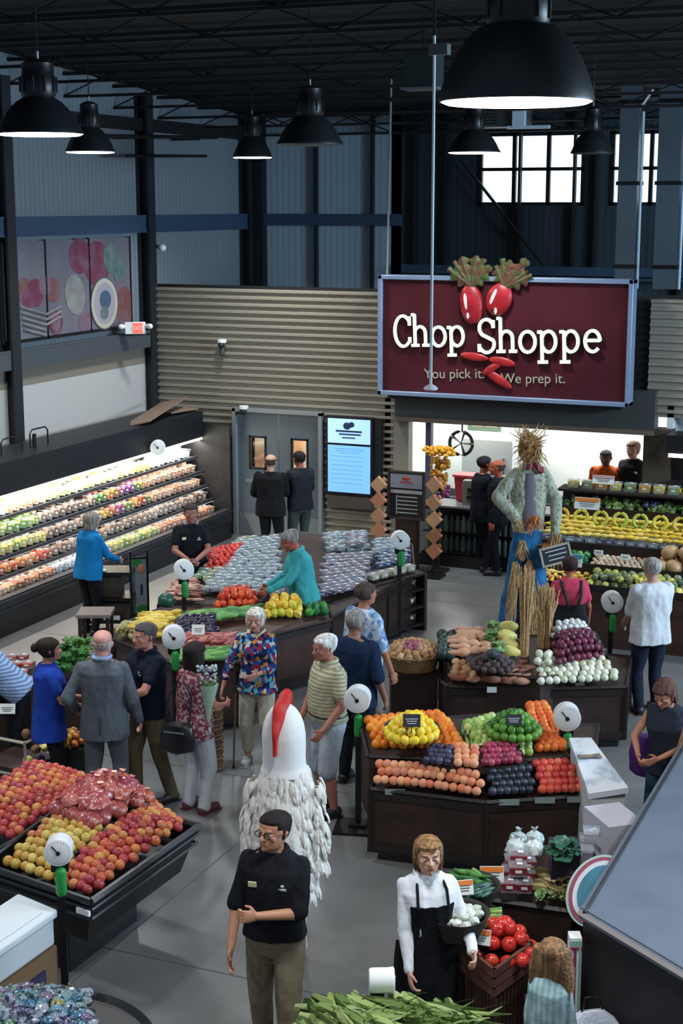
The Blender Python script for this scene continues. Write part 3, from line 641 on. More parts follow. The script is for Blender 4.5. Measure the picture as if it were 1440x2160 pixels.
        if st in('vlong','long','bob'):
            for v in ho.data.vertices:
                pz=v.co; kk=noise.noise(V((pz.x*55,pz.y*55,pz.z*6))); v.co=pz+V((pz.x-HM.translation.x,pz.y-HM.translation.y,0)).normalized()*kk*.012
    # shirt
    if shirt:
        sm=shirt['m']; hem=shirt.get('hem',.47); sl=shirt.get('sleeve','short'); L0=loose
        b=MB(); rs=[]
        hemw=shirt.get('flare',0)
        rs.append([U@q for q in ringpts(hem*k,.098*B*k+L0+hemw,(.068+belly*.6)*k+L0+hemw,.08*k+L0+hemw)])
        for z,w_,f,bk in TOR[1:]:
            if z>hem+.02:
                if z>.835: w_,f,bk=w_*.98,f,bk
                L1=L0*(1.25 if .55<z<.7 else 1); L1=L1 if z<.8 else L0*.5; rs.append([U@q for q in ringpts(z*k,w_*k+L1,f*k+L1,bk*k+L1)])
        b.rings(rs)
        for s in (1,-1):
            S_,E_,W_=sh[s]; a=(1. if not fem else .86)*B**.5
            if sl=='short': e=S_.lerp(E_,.62 if not shirt.get('half') else .95); b.caps(S_,e,.031*k*a+L0*.3,.030*k*a+L0*.42)
            elif sl=='long': b.caps(S_,E_,.030*k*a+L0*.3,.026*k*a+L0*.35); b.caps(E_,W_.lerp(E_,.04),.026*k*a+L0*.35,.0185*k*a+L0*.3)
            elif sl=='three': b.caps(S_,E_,.033*k*a+L0*.4,.028*k*a+L0*.4); b.caps(E_,W_.lerp(E_,.4),.028*k*a+L0*.4,.022*k*a+L0*.4)
            elif sl=='none': b.caps(S_+V((-s*.01,0,0)),S_.lerp(E_,.08),.032*k*a+.004,.028*k*a+.002)
        so=remeshed(b,shirt.get('name','shirt'),sm,t,vox*1.1,4,shirt.get('fold',.010),8,sum(map(ord,label))%50)
        if collar:
            b=MB(); 
            pts=[U@V((math.cos(a)*.046*k,math.sin(a)*.044*k-.002*k,.848*k-(.03*k*max(0,math.sin(a))**2))) for a in [2*math.pi*i/20+math.pi/2 for i in range(21)]]
            b.tube(pts,.011*k,6); b.build('collar',collar,so)
    if legs:
        lm=legs['m']; b=MB(); wst=legs.get('waist',.60)
        rs=[[U@q if z>.52 else q for q in ringpts(z*k,w_*k+.010,f*k+.010,bk*k+.010)] for z,w_,f,bk in TOR if z<=wst]
        rs.insert(0,ringpts(.44*k,.07*k,.05*k,.06*k)); b.rings(rs)
        short=legs.get('len')=='short'; wd=legs.get('wide',1.)
        for s in (1,-1):
            Hp,K_,A_=leg[s]; 
            if short: b.caps(Hp,K_.lerp(Hp,-.03),.056*k*B**.5+.01,.052*k)
            elif legs.get('len')=='crop': b.caps(Hp,K_,.055*k*B**.5+.01,.043*k*wd); b.caps(K_,A_.lerp(K_,.25),.043*k*wd,.036*k*wd)
            else:
                b.caps(Hp,K_,.055*k*B**.5+.010,.042*k*wd); b.caps(K_,A_+V((0,-.004*k,-.006*k)),.042*k*wd,.034*k*wd)
        remeshed(b,legs.get('name','trousers'),lm,t,vox*1.15,3,.008,7,3)
        if legs.get('belt'):
            b=MB(); z=.565*k; pts=[U@q for q in ringpts(z,.094*B*k+.020,(.068+belly*.8)*k+.02,.075*k+.02)]; b.tube(pts+[pts[0]],.014,6); b.build('belt',m_black,t)
    if skirt:
        z0,m_,a0,a1,zt_=skirt   # apron: z bottom, mat, angles, z top
        b=MB(); rs=[]
        for i in range(9):
            z=zt_+(z0-zt_)*i/8
            # interpolate torso size
            w_,f=.1,.07
            for q in range(len(TOR)-1):
                if TOR[q][0]<=z<=TOR[q+1][0]:
                    u=(z-TOR[q][0])/(TOR[q+1][0]-TOR[q][0]); w_=TOR[q][1]+(TOR[q+1][1]-TOR[q][1])*u; f=TOR[q][2]+(TOR[q+1][2]-TOR[q][2])*u
            if z<.455: w_,f=.10,.078
            row=[]; aw=a1 if z<.62 else a0
            for r_ in (0,.012):
                rr=[]
                for j in range(15):
                    a=math.pi/2-R(aw)+2*R(aw)*j/14; c,s=math.cos(a),math.sin(a)
                    rr.append(U@V((c*(w_*k+.034+r_),math.copysign(abs(s)**.8,s)*(f*k+.036+r_)+.006*math.sin(j*1.7+z*9),z*k)))
                row+= rr if r_==0 else rr[::-1]
            rs.append(row)
        b.rings(rs); ao=b.build('apron',m_,t)
        b=MB()
        for s in (-1,1): b.tube([U@V((s*.06*k,.078*k+.03,zt_*k-.01)),U@V((s*.058*k,.055*k+.03,.80*k)),U@V((s*.045*k,.0*k,.848*k)),U@V((s*.02*k,-.055*k-.01,.83*k))],.010,6)
        b.build('apron_strap',m_,ao)
    # shoes
    ms=mat('shoe_'+shoe,'#'+shoe,.5)
    for s in (1,-1):
        A_=leg[s][2]; b=MB(); b.caps(A_+V((0,-.016*k,-.018*k)),A_+V((s*.008*k,.085*k,-.024*k)),.029*k,.023*k,12); b.box(A_+V((s*.004*k,.035*k,-.0415*k)),(.05*k,.155*k,.011*k)); b.build('shoe',ms,t)
    t['_h']=h
    if extra: extra(t,dict(so=so if shirt else t,U=U,k=k,sh=sh,leg=leg,F=F,Hh=Hh,TOR=TOR,B=B,belly=belly,HM=HM))
    return t,dict(U=U,k=k,sh=sh,M=M.Translation(t.location)@M.Rotation(rz,4,'Z'))
c_black=cloth('cloth_black','#15161b'); c_navy=cloth('cloth_navy','#131a2a'); c_khaki=cloth('cloth_khaki','#6f6552'); c_dk=cloth('cloth_dark_trouser','#17171b')
def badge(t,d,side=1,pale='#dfe3b0'):
    U,k=d['U'],d['k']; b=MB(); b.box(U@V((side*.06*k,.075*k+.018+d['belly']*.1*k,.745*k)),(.055,.008,.035),rx=R(-8)); b.build('name_badge',mat('badge'+pale[1:],pale,.4),d['so'])
def logo(t,d,side=-1):
    U,k=d['U'],d['k']; b=MB(); b.box(U@V((side*.05*k,.078*k+.02,.735*k)),(.05,.006,.014),rx=R(-8)); b.ball(U@V((side*.05*k,.078*k+.02,.748*k)),(.012,.004,.01)); b.build('chest_logo',mat('chest_logo','#c7cdd6',.5),d['so'])
def worker(t,d): badge(t,d,1); logo(t,d,-1)
# -- foreground worker
person('person in black polo with name badge and khaki trousers walking in the central aisle',578,1706,1.80,192,bulk=1.05,belly=.012,sk='b98468',hair=('short','1a1314'),shirt=dict(m=c_black,hem=.525,sleeve='short',fold=.012,half=True),legs=dict(m=c_khaki,wide=1.08),rh=(.165,.10,.50),lh=(.03,.145,.655),lpole=(-1,-.3,-.6),rpole=(.6,-.6,-.3),hy=26,hp=-3,stance=1.,vox=.0075,curl=(20,75),glasses=True,extra=worker,feet=((.06,-.06),(-.07,.09)),collar=c_black,loose=.026)
# -- apron woman
person('person in white shirt and black bib apron beside the tomato crate',902,1760,1.66,168,fem=True,bulk=1.05,sk='c59880',hair=('bob','6f5438'),shirt=dict(m=cloth('cloth_white','#d4d8de'),hem=.50,sleeve='long',fold=.012),legs=dict(m=c_dk),rh=(.12,.13,.50),lh=(-.15,.20,.60),rpole=(.5,-1,-.3),lpole=(-.4,-1,-.5),hp=-2,hy=6,vox=.0075,skirt=(.26,c_black,48,96,.745),collar=mat('collar_white','#dfe3e8',.8),loose=.028)
# -- girl
person('child with long dark blond hair and pale blue top, back to the camera',1165,1940,1.40,25,fem=True,bulk=.82,hairw=1.42,sk='c9a48e',hair=('vlong','6b5138'),shirt=dict(m=cloth('cloth_paleblue','#a9c4c6',col2='#8fb0b4',kind='wave',scale=9,dirn='X'),hem=.40,sleeve='long',fold=.012),legs=dict(m=c_dk),hp=2,vox=.0085,loose=.022,zt=1.52)
# -- grey suit man
msuit=cloth('suit_grey','#50555c',col2='#5a5f66',scale=60)
def suitx(t,d):
    U,k=d['U'],d['k']; b=MB(); b.tube([U@V((math.cos(a)*.042*k,math.sin(a)*.042*k-.004*k,.858*k)) for a in [2*math.pi*i/16 for i in range(17)]],.011*k,6); b.build('shirt_collar',mat('collar_blue','#9fb2d8',.8),t)
    b=MB(); b.box(U@V((0,-.105*k,.52*k)),(.006,.012,.16)); b.build('jacket_vent',mat('suit_vent','#23272d',.9),t)
person('bald person in grey suit seen from behind in the left group',214,1327,1.80,4,bulk=1.14,sk='c48f82',hair=('bald','8b8078'),shirt=dict(m=msuit,hem=.43,sleeve='long',name='suit_jacket',fold=.012),legs=dict(m=msuit),hy=-8,lh=(-.19,.05,.56),rh=(.2,.06,.50),extra=suitx,loose=.032,stance=.6)
# -- khaki polo man
person('person in dark polo and khaki trousers facing the suited man, arms forward',308,1310,1.78,228,bulk=1.1,belly=.01,sk='b77c6c',hair=('short','3a3638'),shirt=dict(m=c_navy,hem=.49,fold=.012),legs=dict(m=cloth('cloth_khaki2','#5d5340')),rh=(.01,.22,.62),lh=(-.03,.21,.61),rpole=(1,-.2,-.4),lpole=(-1,-.2,-.4),extra=lambda t,d: logo(t,d,-1),collar=c_navy,loose=.03,feet=((.06,.05),(-.08,-.08)))
# -- blue dress woman
person('person in royal blue top beside the leafy greens at far left',98,1343,1.64,75,fem=True,sk='a87462',hair=('bun','1c1412'),shirt=dict(m=cloth('cloth_royal','#1f3f9e'),hem=.40,fold=.01,half=False,flare=.02),legs=dict(m=c_dk),rh=(.12,.20,.58),lh=(-.1,.18,.6),hy=-6,loose=.03)
# -- woman with flowers, white trousers
person('person with long dark hair, printed sleeveless top and white trousers, back turned',408,1352,1.66,38,fem=True,bulk=1.05,sk='a8705a',hair=('vlong','1d1516'),shirt=dict(m=cloth('cloth_redprint','#6b2f3c',col2='#a58b8f',scale=30,lo=.48,hi=.55),hem=.45,sleeve='none',fold=.008),legs=dict(m=cloth('cloth_offwhite','#b4b8bd'),wide=1.1),rh=(.08,.18,.60),lh=(-.17,.03,.48),loose=.022,shoe='5a2f33')
# -- floral blouse woman
person('grey haired person in multicoloured floral blouse and cream trousers with a cane',540,1278,1.66,190,fem=True,bulk=1.08,sk='b98270',hair=('bob','a8a298'),shirt=dict(m=cloth('cloth_floral','#1e3c78',col2='#16204a,#27508e,#8a2f4c,#c9bfb4,#1a2c62,#5fa0ae,#b8792e,#20306a',kind='cells',scale=26),hem=.47,sleeve='three',fold=.008,flare=.015),legs=dict(m=cloth('cloth_cream','#aaa596'),len='crop',wide=1.0),rh=(.235,.06,.50),lh=(-.05,.17,.62),rpole=(1,-.3,.2),hp=6,loose=.024,shoe='8a8a86',collar=mat('collar_cream','#c5c7a8',.8))
# -- yellow striped polo man
person('white haired person in pale yellow striped polo and light shorts',692,1333,1.76,-118,bulk=1.1,belly=.02,sk='a9705e',hair=('short','b5afae'),shirt=dict(m=cloth('cloth_stripe','#b9b294',col2='#8d8a72',kind='wave',scale=9,dirn='Z',lo=.42,hi=.58),hem=.53,fold=.008),legs=dict(m=cloth('cloth_lightshort','#9ba3ad'),len='short',belt=True,name='shorts'),rh=(.12,.12,.50),lh=(-.16,.10,.52),hp=8,shoe='2a2e33',collar=mat('collar_yel','#b8b193',.8),loose=.028)
# -- navy shirt man & plaid man
person('grey haired person in navy blue polo, back turned beside the striped polo man',748,1284,1.78,28,bulk=1.18,sk='9a6c58',hair=('short','6c6866'),shirt=dict(m=cloth('cloth_navyblue','#14253f'),hem=.46,fold=.012,half=True),legs=dict(m=cloth('cloth_charcoal','#16181e')),rh=(.19,.05,.50),loose=.032)
person('person in pale blue plaid short sleeved shirt looking right by the shelf end',768,1226,1.80,52,bulk=1.15,sk='a97058',hair=('short','3b312b'),shirt=dict(m=cloth('cloth_plaid','#9fb4cc',col2='#b4c4d6,#7f9fc4,#9db4cf,#5f83ad,#c4ccd6',kind='cells',scale=24),hem=.44,fold=.008,half=True),legs=dict(m=cloth('cloth_khaki3','#8b867b'),len='short'),rh=(.22,.06,.48),loose=.034)
# -- teal shirt man
person('grey haired person in turquoise long sleeved shirt reaching into the packaged produce',643,1109,1.78,-105,bulk=1.12,belly=.015,sk='a8594a',hair=('short','6a6663'),shirt=dict(m=cloth('cloth_turquoise','#3f9fa4'),hem=.48,sleeve='long',fold=.014),legs=dict(m=c_dk),lean=10,rh=(.06,.25,.58),lh=(-.08,.27,.58),hp=25,loose=.032,collar=mat('collar_turq','#49a9b0',.8))
# -- teal jacket woman
person('grey haired person in bright blue jacket shopping at the lit wall case',182,1079,1.66,42,fem=True,bulk=1.15,sk='b98a76',hair=('bob','6d665e'),shirt=dict(m=cloth('cloth_brightblue','#0f6fa8'),hem=.46,sleeve='long',fold=.012,name='jacket'),legs=dict(m=cloth('cloth_blacktr','#131318')),lean=6,rh=(.1,.24,.58),lh=(-.08,.24,.6),loose=.034)
# -- case clerk
person('clerk in black polo with hands together standing before the lit wall case',402,1060,1.76,170,sk='a06a5a',hair=('short','2c2320'),bulk=1.08,shirt=dict(m=c_black,hem=.47,fold=.01),legs=dict(m=c_dk),rh=(.04,.19,.60),lh=(-.02,.19,.60),rpole=(1,-.2,-.4),lpole=(-1,-.2,-.4),extra=worker,collar=mat('collar_clerk','#8d9097',.8),loose=.03)
# -- men at the doors
person('person in black jacket facing the steel doors, hands at the waist',570,957,1.76,15,bulk=1.25,sk='b9937d',hair=('fringe','3c342f'),shirt=dict(m=cloth('cloth_blackjacket','#17171a'),hem=.44,sleeve='long',fold=.012,name='jacket'),legs=dict(m=c_dk),lh=(-.16,.14,.58),rh=(.1,.2,.6),loose=.034)
person('person in dark sweater and grey green trousers by the right hand door',632,950,1.78,-32,bulk=1.12,sk='9a5a4c',hair=('short','1d1a1b'),shirt=dict(m=cloth('cloth_darksweater','#20222a'),hem=.47,sleeve='long',fold=.01,name='sweater'),legs=dict(m=cloth('cloth_greygreen','#46524e')),rh=(.12,.2,.66),lh=(-.1,.2,.62),loose=.03)
# -- two dark dressed men right of the bouquet
person('tall person in long black outfit, head turned right, near the deli counter',1020,960,1.82,70,bulk=1.12,sk='a5674f',hair=('short','1b1718'),shirt=dict(m=cloth('cloth_nightnavy','#10121c'),hem=.44,sleeve='long',fold=.012,name='jacket'),legs=dict(m=cloth('cloth_nightnavy2','#12131c')),rh=(.1,.17,.60),lh=(-.1,.17,.6),loose=.036)
person('balding person in dark clothes talking behind the tall person in black',1052,966,1.80,-80,bulk=1.1,sk='a4543c',hair=('fringe','3a2a24'),shirt=dict(m=cloth('cloth_nightnavy','#10121c'),hem=.44,sleeve='long',fold=.01,name='jacket'),legs=dict(m=cloth('cloth_nightnavy2','#12131c')),loose=.03,pos=YP(1052,966,21.9))
# -- two workers in the prep opening
q=YP(1280,945,23.75); person('bearded person in orange shirt working behind the prep counter',0,0,q.z if 1.5<q.z<1.9 else 1.7,200,sk='6e4838',hair=('short','1a1718'),shirt=dict(m=cloth('cloth_orange','#b4501f'),fold=.01),legs=dict(m=c_dk),pos=q,bulk=1.15,lean=6,loose=.03)
q=YP(1337,928,23.7); person('person with pulled back hair and black shirt with badge behind the counter',0,0,q.z if 1.5<q.z<1.95 else 1.72,215,fem=True,sk='b98270',hair=('bun','6a5242'),shirt=dict(m=c_black,fold=.008),legs=dict(m=c_dk),pos=q,bulk=1.1,extra=lambda t,d: badge(t,d,-1,'#cfe6c8'),loose=.03)
# -- pink shirt person with overalls
def overalls(t,d):
    U,k=d['U'],d['k']; b=MB()
    for s in (-1,1): b.tube([U@V((s*.03*k,-.098*k-.02,.66*k)),U@V((s*.055*k,-.092*k-.02,.74*k)),U@V((s*.07*k,-.04*k-.01,.825*k)),U@V((s*.06*k,.03*k,.82*k)),U@V((s*.05*k,.085*k+.01,.74*k))],.02,6)
    b.build('overall_strap',mat('strap_dark','#1b2a26',.8),t)
    b=MB(); b.rings([[U@q_ for q_ in ringpts(z*k,w_*k+.05,f*k+.05,bk*k+.05)] for z,w_,f,bk in d['TOR'] if .44<z<.68]); b.build('overall_bib',mat('overall_black','#191c22',.85),t)
person('person in pink shirt and black overalls, back to the camera below the scarecrow',1203,1172,1.66,-6,fem=True,bulk=1.16,sk='b26a52',hair=('short','2a1d1c'),shirt=dict(m=cloth('cloth_pink','#c3425c'),fold=.01),legs=dict(m=mat('overall_black','#191c22',.85)),rh=(.19,.08,.50),lh=(-.18,.08,.5),extra=overalls,loose=.03)
# -- white shirt man at the right
person('grey haired person in white shirt and dark jeans shopping at the right display',1378,1174,1.80,-18,bulk=1.16,sk='b48a78',hair=('short','7d7a76'),shirt=dict(m=cloth('cloth_whiteshirt','#c3c6ca'),hem=.46,fold=.014,half=True),legs=dict(m=cloth('cloth_darkjean','#1a2030')),lh=(-.10,.18,.54),rh=(.16,.12,.5),loose=.036)
# -- purple bag lady
person('person in dark sleeveless top and jeans holding a phone by the right edge',1418,1420,1.66,-140,fem=True,bulk=1.1,sk='b57d62',hair=('bob','4a332b'),shirt=dict(m=cloth('cloth_charcoaltop','#2c2f3c'),sleeve='none',hem=.46,fold=.008),legs=dict(m=cloth('cloth_denim','#274457')),rh=(.07,.22,.60),lh=(-.05,.2,.60),rpole=(1,-.2,-.6),hp=25,lean=6,loose=.024)
# -- striped blue shirt person bending at far left
person('person in pale blue striped shirt leaning over the red fruit shelf, cut by the frame',34,1352,1.66,262,bulk=1.12,sk='b98a76',hair=('short','4b403a'),shirt=dict(m=cloth('cloth_bluestripe','#8fa3c2',col2='#5d7396',kind='wave',scale=9,dirn='Z'),sleeve='long',hem=.47,fold=.012),legs=dict(m=c_dk),lean=42,rh=(.08,.34,.52),lh=(-.08,.34,.54),loose=.034,zt=1.34,hp=10)
# -- rooster costume
def rooster():
    S_=.70; D=Z(598,1487,2.02); t=thing('person','person in white rooster costume with red comb, back to the camera','person',(D.x,D.y,0),head(8)); t.scale=(.9,.9,1)
    mwf_=mat('costume_feather','#d9d6d0',.9,spec=.15,bump=.4,bscale=30); mhd=mat('costume_head','#dedede',.85,spec=.15)
    b=MB(); b.rings([ringpts(z,w_,f,bk,28) for z,w_,f,bk in ((.34,.10,.12,.14),(.42,.19,.2,.24),(.6,.235,.24,.28),(.85,.245,.24,.30),(1.08,.245,.23,.28),(1.28,.225,.2,.23),(1.42,.20,.18,.19),(1.52,.17,.16,.17),(1.6,.16,.16,.16))])
    for s in (-1,1):
        b.caps((s*.19,0,1.37),(s*.255,.02,1.02),.08,.08); b.caps((s*.255,.02,1.02),(s*.22,.08,.78),.075,.05); b.caps((s*.12,0,.45),(s*.13,0,.1),.07,.05)
    remeshed(b,'body',mwf_,t,.016,3,.014,9)
    b=MB(); b.rings([ringpts(z,w_,w_,w_*1.02,28,pw=2) for z,w_ in ((1.5,.20),(1.57,.178),(1.64,.176),(1.72,.18),(1.80,.18),(1.88,.166),(1.94,.142),(1.99,.105),(2.02,.065),(2.035,.01))]); 
    remeshed(b,'head',mhd,t,.012,3,.004,5)
    b=MB(); pts=[];n=18   # comb ridge from the crown down the back of the head
    rs=[]
    for i in range(n+1):
        u=i/n; a=R(-30+ (150+30)*u*.72); rr=.185+.035+.028*abs(math.sin(u*9)); c=V((.03-.06*u,-math.sin(a)*rr*1.02, 1.84+math.cos(a)*rr*(1 if a<1.57 else 3.4)))
        wd=.043*(.35+math.sin(math.pi*min(.97,u*.9+.1))); o_=V((0,-math.sin(a),math.cos(a))); rs.append([c+V((math.cos(q)*wd,0,0))+o_*math.sin(q)*.05*(1.0 if u<.9 else .6) for q in [2*math.pi*j/10 for j in range(10)]])
    b.rings(rs); b.build('comb',mat('comb_red','#c7261d',.6,col2='#a81c16',scale=12),t)
    b=MB(); b.caps((0,.14,1.72),(0,.24,1.69),.05,.012); b.build('beak',mat('beak_orange','#d99a2b',.5),t)
    # layered feathers as one covering mesh
    rnd=random.Random(3); b=MB()
    def feather(p,nrm,ln,wd,drop):
        nrm=nrm.normalized(); down=(V((0,0,-1))-nrm*V((0,0,-1)).dot(nrm)).normalized(); side=nrm.cross(down); 
        ctr=[]
        for i in range(6):
            u=i/5; c=p+down*ln*u+nrm*(.016+.05*math.sin(u*2.2)*drop); w_=wd*math.sin(math.pi*(.18+.78*u))**.8; ctr.append([c-side*w_,c+nrm*.012,c+side*w_,c-nrm*.006])
        b.rings(ctr)
    for k in range(620):
        z=.5+.98*(k/620)**.9; a=rnd.uniform(0,2*math.pi)
        w_=.238 if z<1.1 else .238-(z-1.1)*.17; nrm=V((math.cos(a),math.sin(a)*1.05,.15)); p=V((math.cos(a)*w_,math.sin(a)*w_*.95,z+.06)); feather(p,nrm,rnd.uniform(.08,.15),rnd.uniform(.022,.038),rnd.uniform(.0,.5))
    for s in (-1,1):
        for k in range(90):
            z=rnd.uniform(.78,1.42); a=rnd.uniform(-1.4,1.4); c=V((s*(.25 if z<1.2 else .215),.02,z)); nrm=V((s*math.cos(a),math.sin(a),.2)); feather(c+V((s*math.cos(a)*.065,math.sin(a)*.08,.03)),nrm,rnd.uniform(.08,.15),rnd.uniform(.02,.034),.4)
    b.build('feathers',mwf_,t)
    b=MB()
    for s in (-1,1): b.caps((s*.13,0,.1),(s*.13,.1,.04),.04,.03); 
    b.build('feet',mat('feet_orange','#c98a2a',.6),t)
rooster()
# ---------------------------------------------------------------- produce prototypes
PM={}
def rf(key,m,r,sq=1.,dim=.12,n=12):
    """round fruit mesh with a dimple and a stem button"""
    if key in PM: return PM[key]
    b=MB(); b.lathe([(.001,-.86*sq*r)]+[(r*math.cos(R(a)),r*sq*math.sin(R(a))) for a in (-62,-38,-15,8,30,52,70)]+[(r*.16,r*sq*(1-dim*.6)),(.001,r*sq*(1-dim*1.8))],n)
    PM[key]=b.mesh(key,m); return PM[key]
def longf(key,m,L,r,bend=.0,prof=(.3,.75,1,1,.95,.7,.25),n=10,mats=None):
    if key in PM: return PM[key]
    b=MB(); k=len(prof); rs=[]
    for i,f in enumerate(prof):
        u=i/(k-1)-.5; c=V((u*L,bend*(u*u-.1)*L*2,0)); rs.append([c+V((0,math.cos(a)*r*f,math.sin(a)*r*f)) for a in [2*math.pi*j/n for j in range(n)]])
    b.rings(rs); PM[key]=b.mesh(key,m); return PM[key]
def lump(key,m,r,amp=.25,fs=3.,sq=.8,nu=14,nv=9):
    if key in PM: return PM[key]
    b=MB(); b.ball((0,0,0),(1,1,sq),nu,nv); b.v=[tuple(V(p)*r*(1+amp*noise.noise(V(p)*fs))) for p in b.v]; PM[key]=b.mesh(key,m); return PM[key]
def leafy(key,m,r,n=16,ln=1.2,seed=1,wd=.35,up=.5):
    """crinkled head of leaves"""
    if key in PM: return PM[key]
    rn=random.Random(seed); b=MB(); b.ball((0,0,0),(r*.6,r*.6,r*.55),10,7)
    for k in range(n):
        a=2*math.pi*k*.382+rn.random()*.5; el=rn.uniform(.1,1.2); d=V((math.cos(a)*math.cos(el),math.sin(a)*math.cos(el),math.sin(el))); s=d.cross(V((0,0,1))).normalized(); q=s.cross(d)
        rs=[]
        for i in range(6):
            u=i/5; c=d*r*(.25+u*(ln-.25))+q*-r*.35*u*u*(1-up); w_=r*wd*math.sin(math.pi*(.15+.75*u)); wv=r*.10*math.sin(i*2.4+k)
            rs.append([c-s*w_+q*wv,c+q*.0,c+s*w_-q*wv,c-q*r*.05])
        b.rings(rs)
    PM[key]=b.mesh(key,m,True); return PM[key]
mclear=mat('clear_plastic','#aab6bc',.12,alpha=.28,spec=.7)
def pack(key,mc,w_,d_,h_,lid=True,lab=None):
    """lidded clear tray with lumpy contents and a paper label"""
    if key in PM: return PM[key]
    b=MB(); b.m=0; rn=random.Random(len(PM))
    b.box((0,0,h_*.42),(w_*.9,d_*.9,h_*.7),taper=.9)
    for k in range(5): b.ball((rn.uniform(-.3,.3)*w_,rn.uniform(-.3,.3)*d_,h_*.74),(w_*.2,d_*.2,h_*.2),6,5)
    b.m=1; b.box((0,0,h_*.93),(w_,d_,h_*.14)); b.box((0,0,h_*.1),(w_*.88,d_*.88,h_*.2))
    if lab: b.m=2; b.box((w_*.1,0,h_*1.01),(w_*.3,d_*.3,.003)); b.box((0,-d_*.47,h_*.5),(w_*.35,.004,h_*.25))
    PM[key]=b.mesh(key,[mc,mclear]+([lab] if lab else []),False); return PM[key]
def bag(key,mc,r,tall=1.3,neck=True):
    """crumpled plastic bag of fruit with a gathered neck"""
    if key in PM: return PM[key]
    b=MB(); rn=random.Random(len(PM)+5)
    prof=[(.02,-.5),(.75,-.48),(1,-.2),(1.0,.15),(.8,.45),(.4,.62)]+([(.14,.72),(.3,.95),(.36,1.05)] if neck else [(.02,.7)])
    b.lathe([(a*r,z*r*tall) for a,z in prof],14); b.v=[tuple(V(p)*(1+.22*noise.noise(V(p)/r*2.6+V((len(PM),0,0))))) for p in b.v]
    PM[key]=b.mesh(key,mc); return PM[key]
# fruit materials, each fruit of a pile picks its own tint
def fm_(n,*cs,**k): return mat(n,cs[0],k.pop('rough',.42),rnd=list(cs),**k)
f_orange=fm_('orange_peel','#e8861c','#d96a12','#f09a2e','#e07b25'); f_orange2=fm_('orange_peel_red','#e0701c','#d2561a','#ec8a3a')
f_lemon=fm_('lemon_peel','#f1c81e','#e8d22c','#f5dc4a','#eab81a'); f_lime=fm_('lime_peel','#3f7a24','#5c9a34','#2e6420','#77ab48')
f_gapple=fm_('green_apple','#97b45a','#7fa23e','#c3cf88','#aebd62'); f_plum=fm_('plum_skin','#2a2a44','#3b3556','#1c1f33','#4a4a6a')
f_pluot=fm_('pluot_skin','#8e2744','#a83555','#6f1e3a','#c05468'); f_peach=fm_('peach_skin','#e0906a','#d26e4e','#ecb183','#cf8468','#e3a57c',rough=.7)
f_bplum=fm_('black_plum','#1c2430','#27313f','#131820','#3b4654'); f_nect=fm_('nectarine_skin','#c23a30','#d4553f','#a82a2c','#dd7152')
f_apple=fm_('apple_skin','#9c2f30','#b84a36','#c4783e','#8a2430','#ab3c40','#c08a44'); f_yapple=fm_('apple_golden','#c2a94c','#b98a3e','#cdb968','#b09c40','#b8583a')
f_bag=fm_('apple_bag','#a84a46','#984048','#bb6a5c','#8a3c4a','#b3603e',rough=.25,col2='#cf9c98',scale=26,lo=.52,hi=.72)
f_tom=fm_('tomato_skin','#c8352a','#b82a24','#d6503c',rough=.25); f_onion=fm_('red_onion','#5c2138','#742c48','#451a2c'); f_wonion=fm_('white_onion','#d6d8c4','#c6ccb0','#e6e4d6','#cfc7a4')
f_sweet=fm_('sweet_potato','#a06a54','#8c5442','#b8846a',rough=.8); f_squash=fm_('butternut','#d0a07c','#c58f72','#dcb694'); f_yel=fm_('yellow_squash','#d8cc7c','#cdbf5e','#e3dca4')
f_acorn=fm_('acorn_squash','#1d332a','#27443a','#16241e'); f_cab=fm_('cabbage_leaf','#5e8a4a','#86a86a','#3f6d3a'); f_garlic=fm_('garlic','#dadbd4','#c9ccc9','#e8e6e0')
f_pot=fm_('potato_skin','#b88e62','#a87a52','#cba77e',rough=.8); f_tpot=fm_('pinkish_potato','#8c4254','#a0566a','#7a3a4a')
f_corn=fm_('corn_husk','#8aa35a','#a3b870','#6c8a44','#bcc88c',rough=.7); f_green=fm_('leaf_green','#2f6a2c','#47853a','#1f4f24','#6a9a4c',rough=.6); f_lgreen=fm_('leaf_pale','#86a85a','#a5c077','#5f8a44')
f_pep=fm_('red_pepper','#c93a2a','#d8602e','#b5291f',rough=.3); f_ypep=fm_('yellow_pepper','#dcc23a','#e2a42e','#c8c84a',rough=.3); f_egg=fm_('eggplant','#1f1a2a','#2a2238','#161420',rough=.25)
f_carrot=fm_('carrot','#cf7f3c','#d89450','#b96a30'); f_banana=fm_('banana_peel','#d9bd3c','#cfae34','#e3cc5a','#b9b040'); f_mush=fm_('mushroom','#b9a28c','#a8927c','#cdbba4',rough=.8)
f_brown=fm_('brown_bean','#7c5a40','#6a4a34','#94704e',rough=.8)
def ramp(n,*c,**k): return fm_('content_'+n,*c,**k)
lab_w=mat('paper_label','#dfe3e4',.6)
def obj(name,me,loc,rot=(0,0,0),s=1):
    o=bpy.data.objects.new(name,me); C.objects.link(o); o.location=loc; o.rotation_euler=rot; o.scale=(s,s,s) if not hasattr(s,'__len__') else s; return o
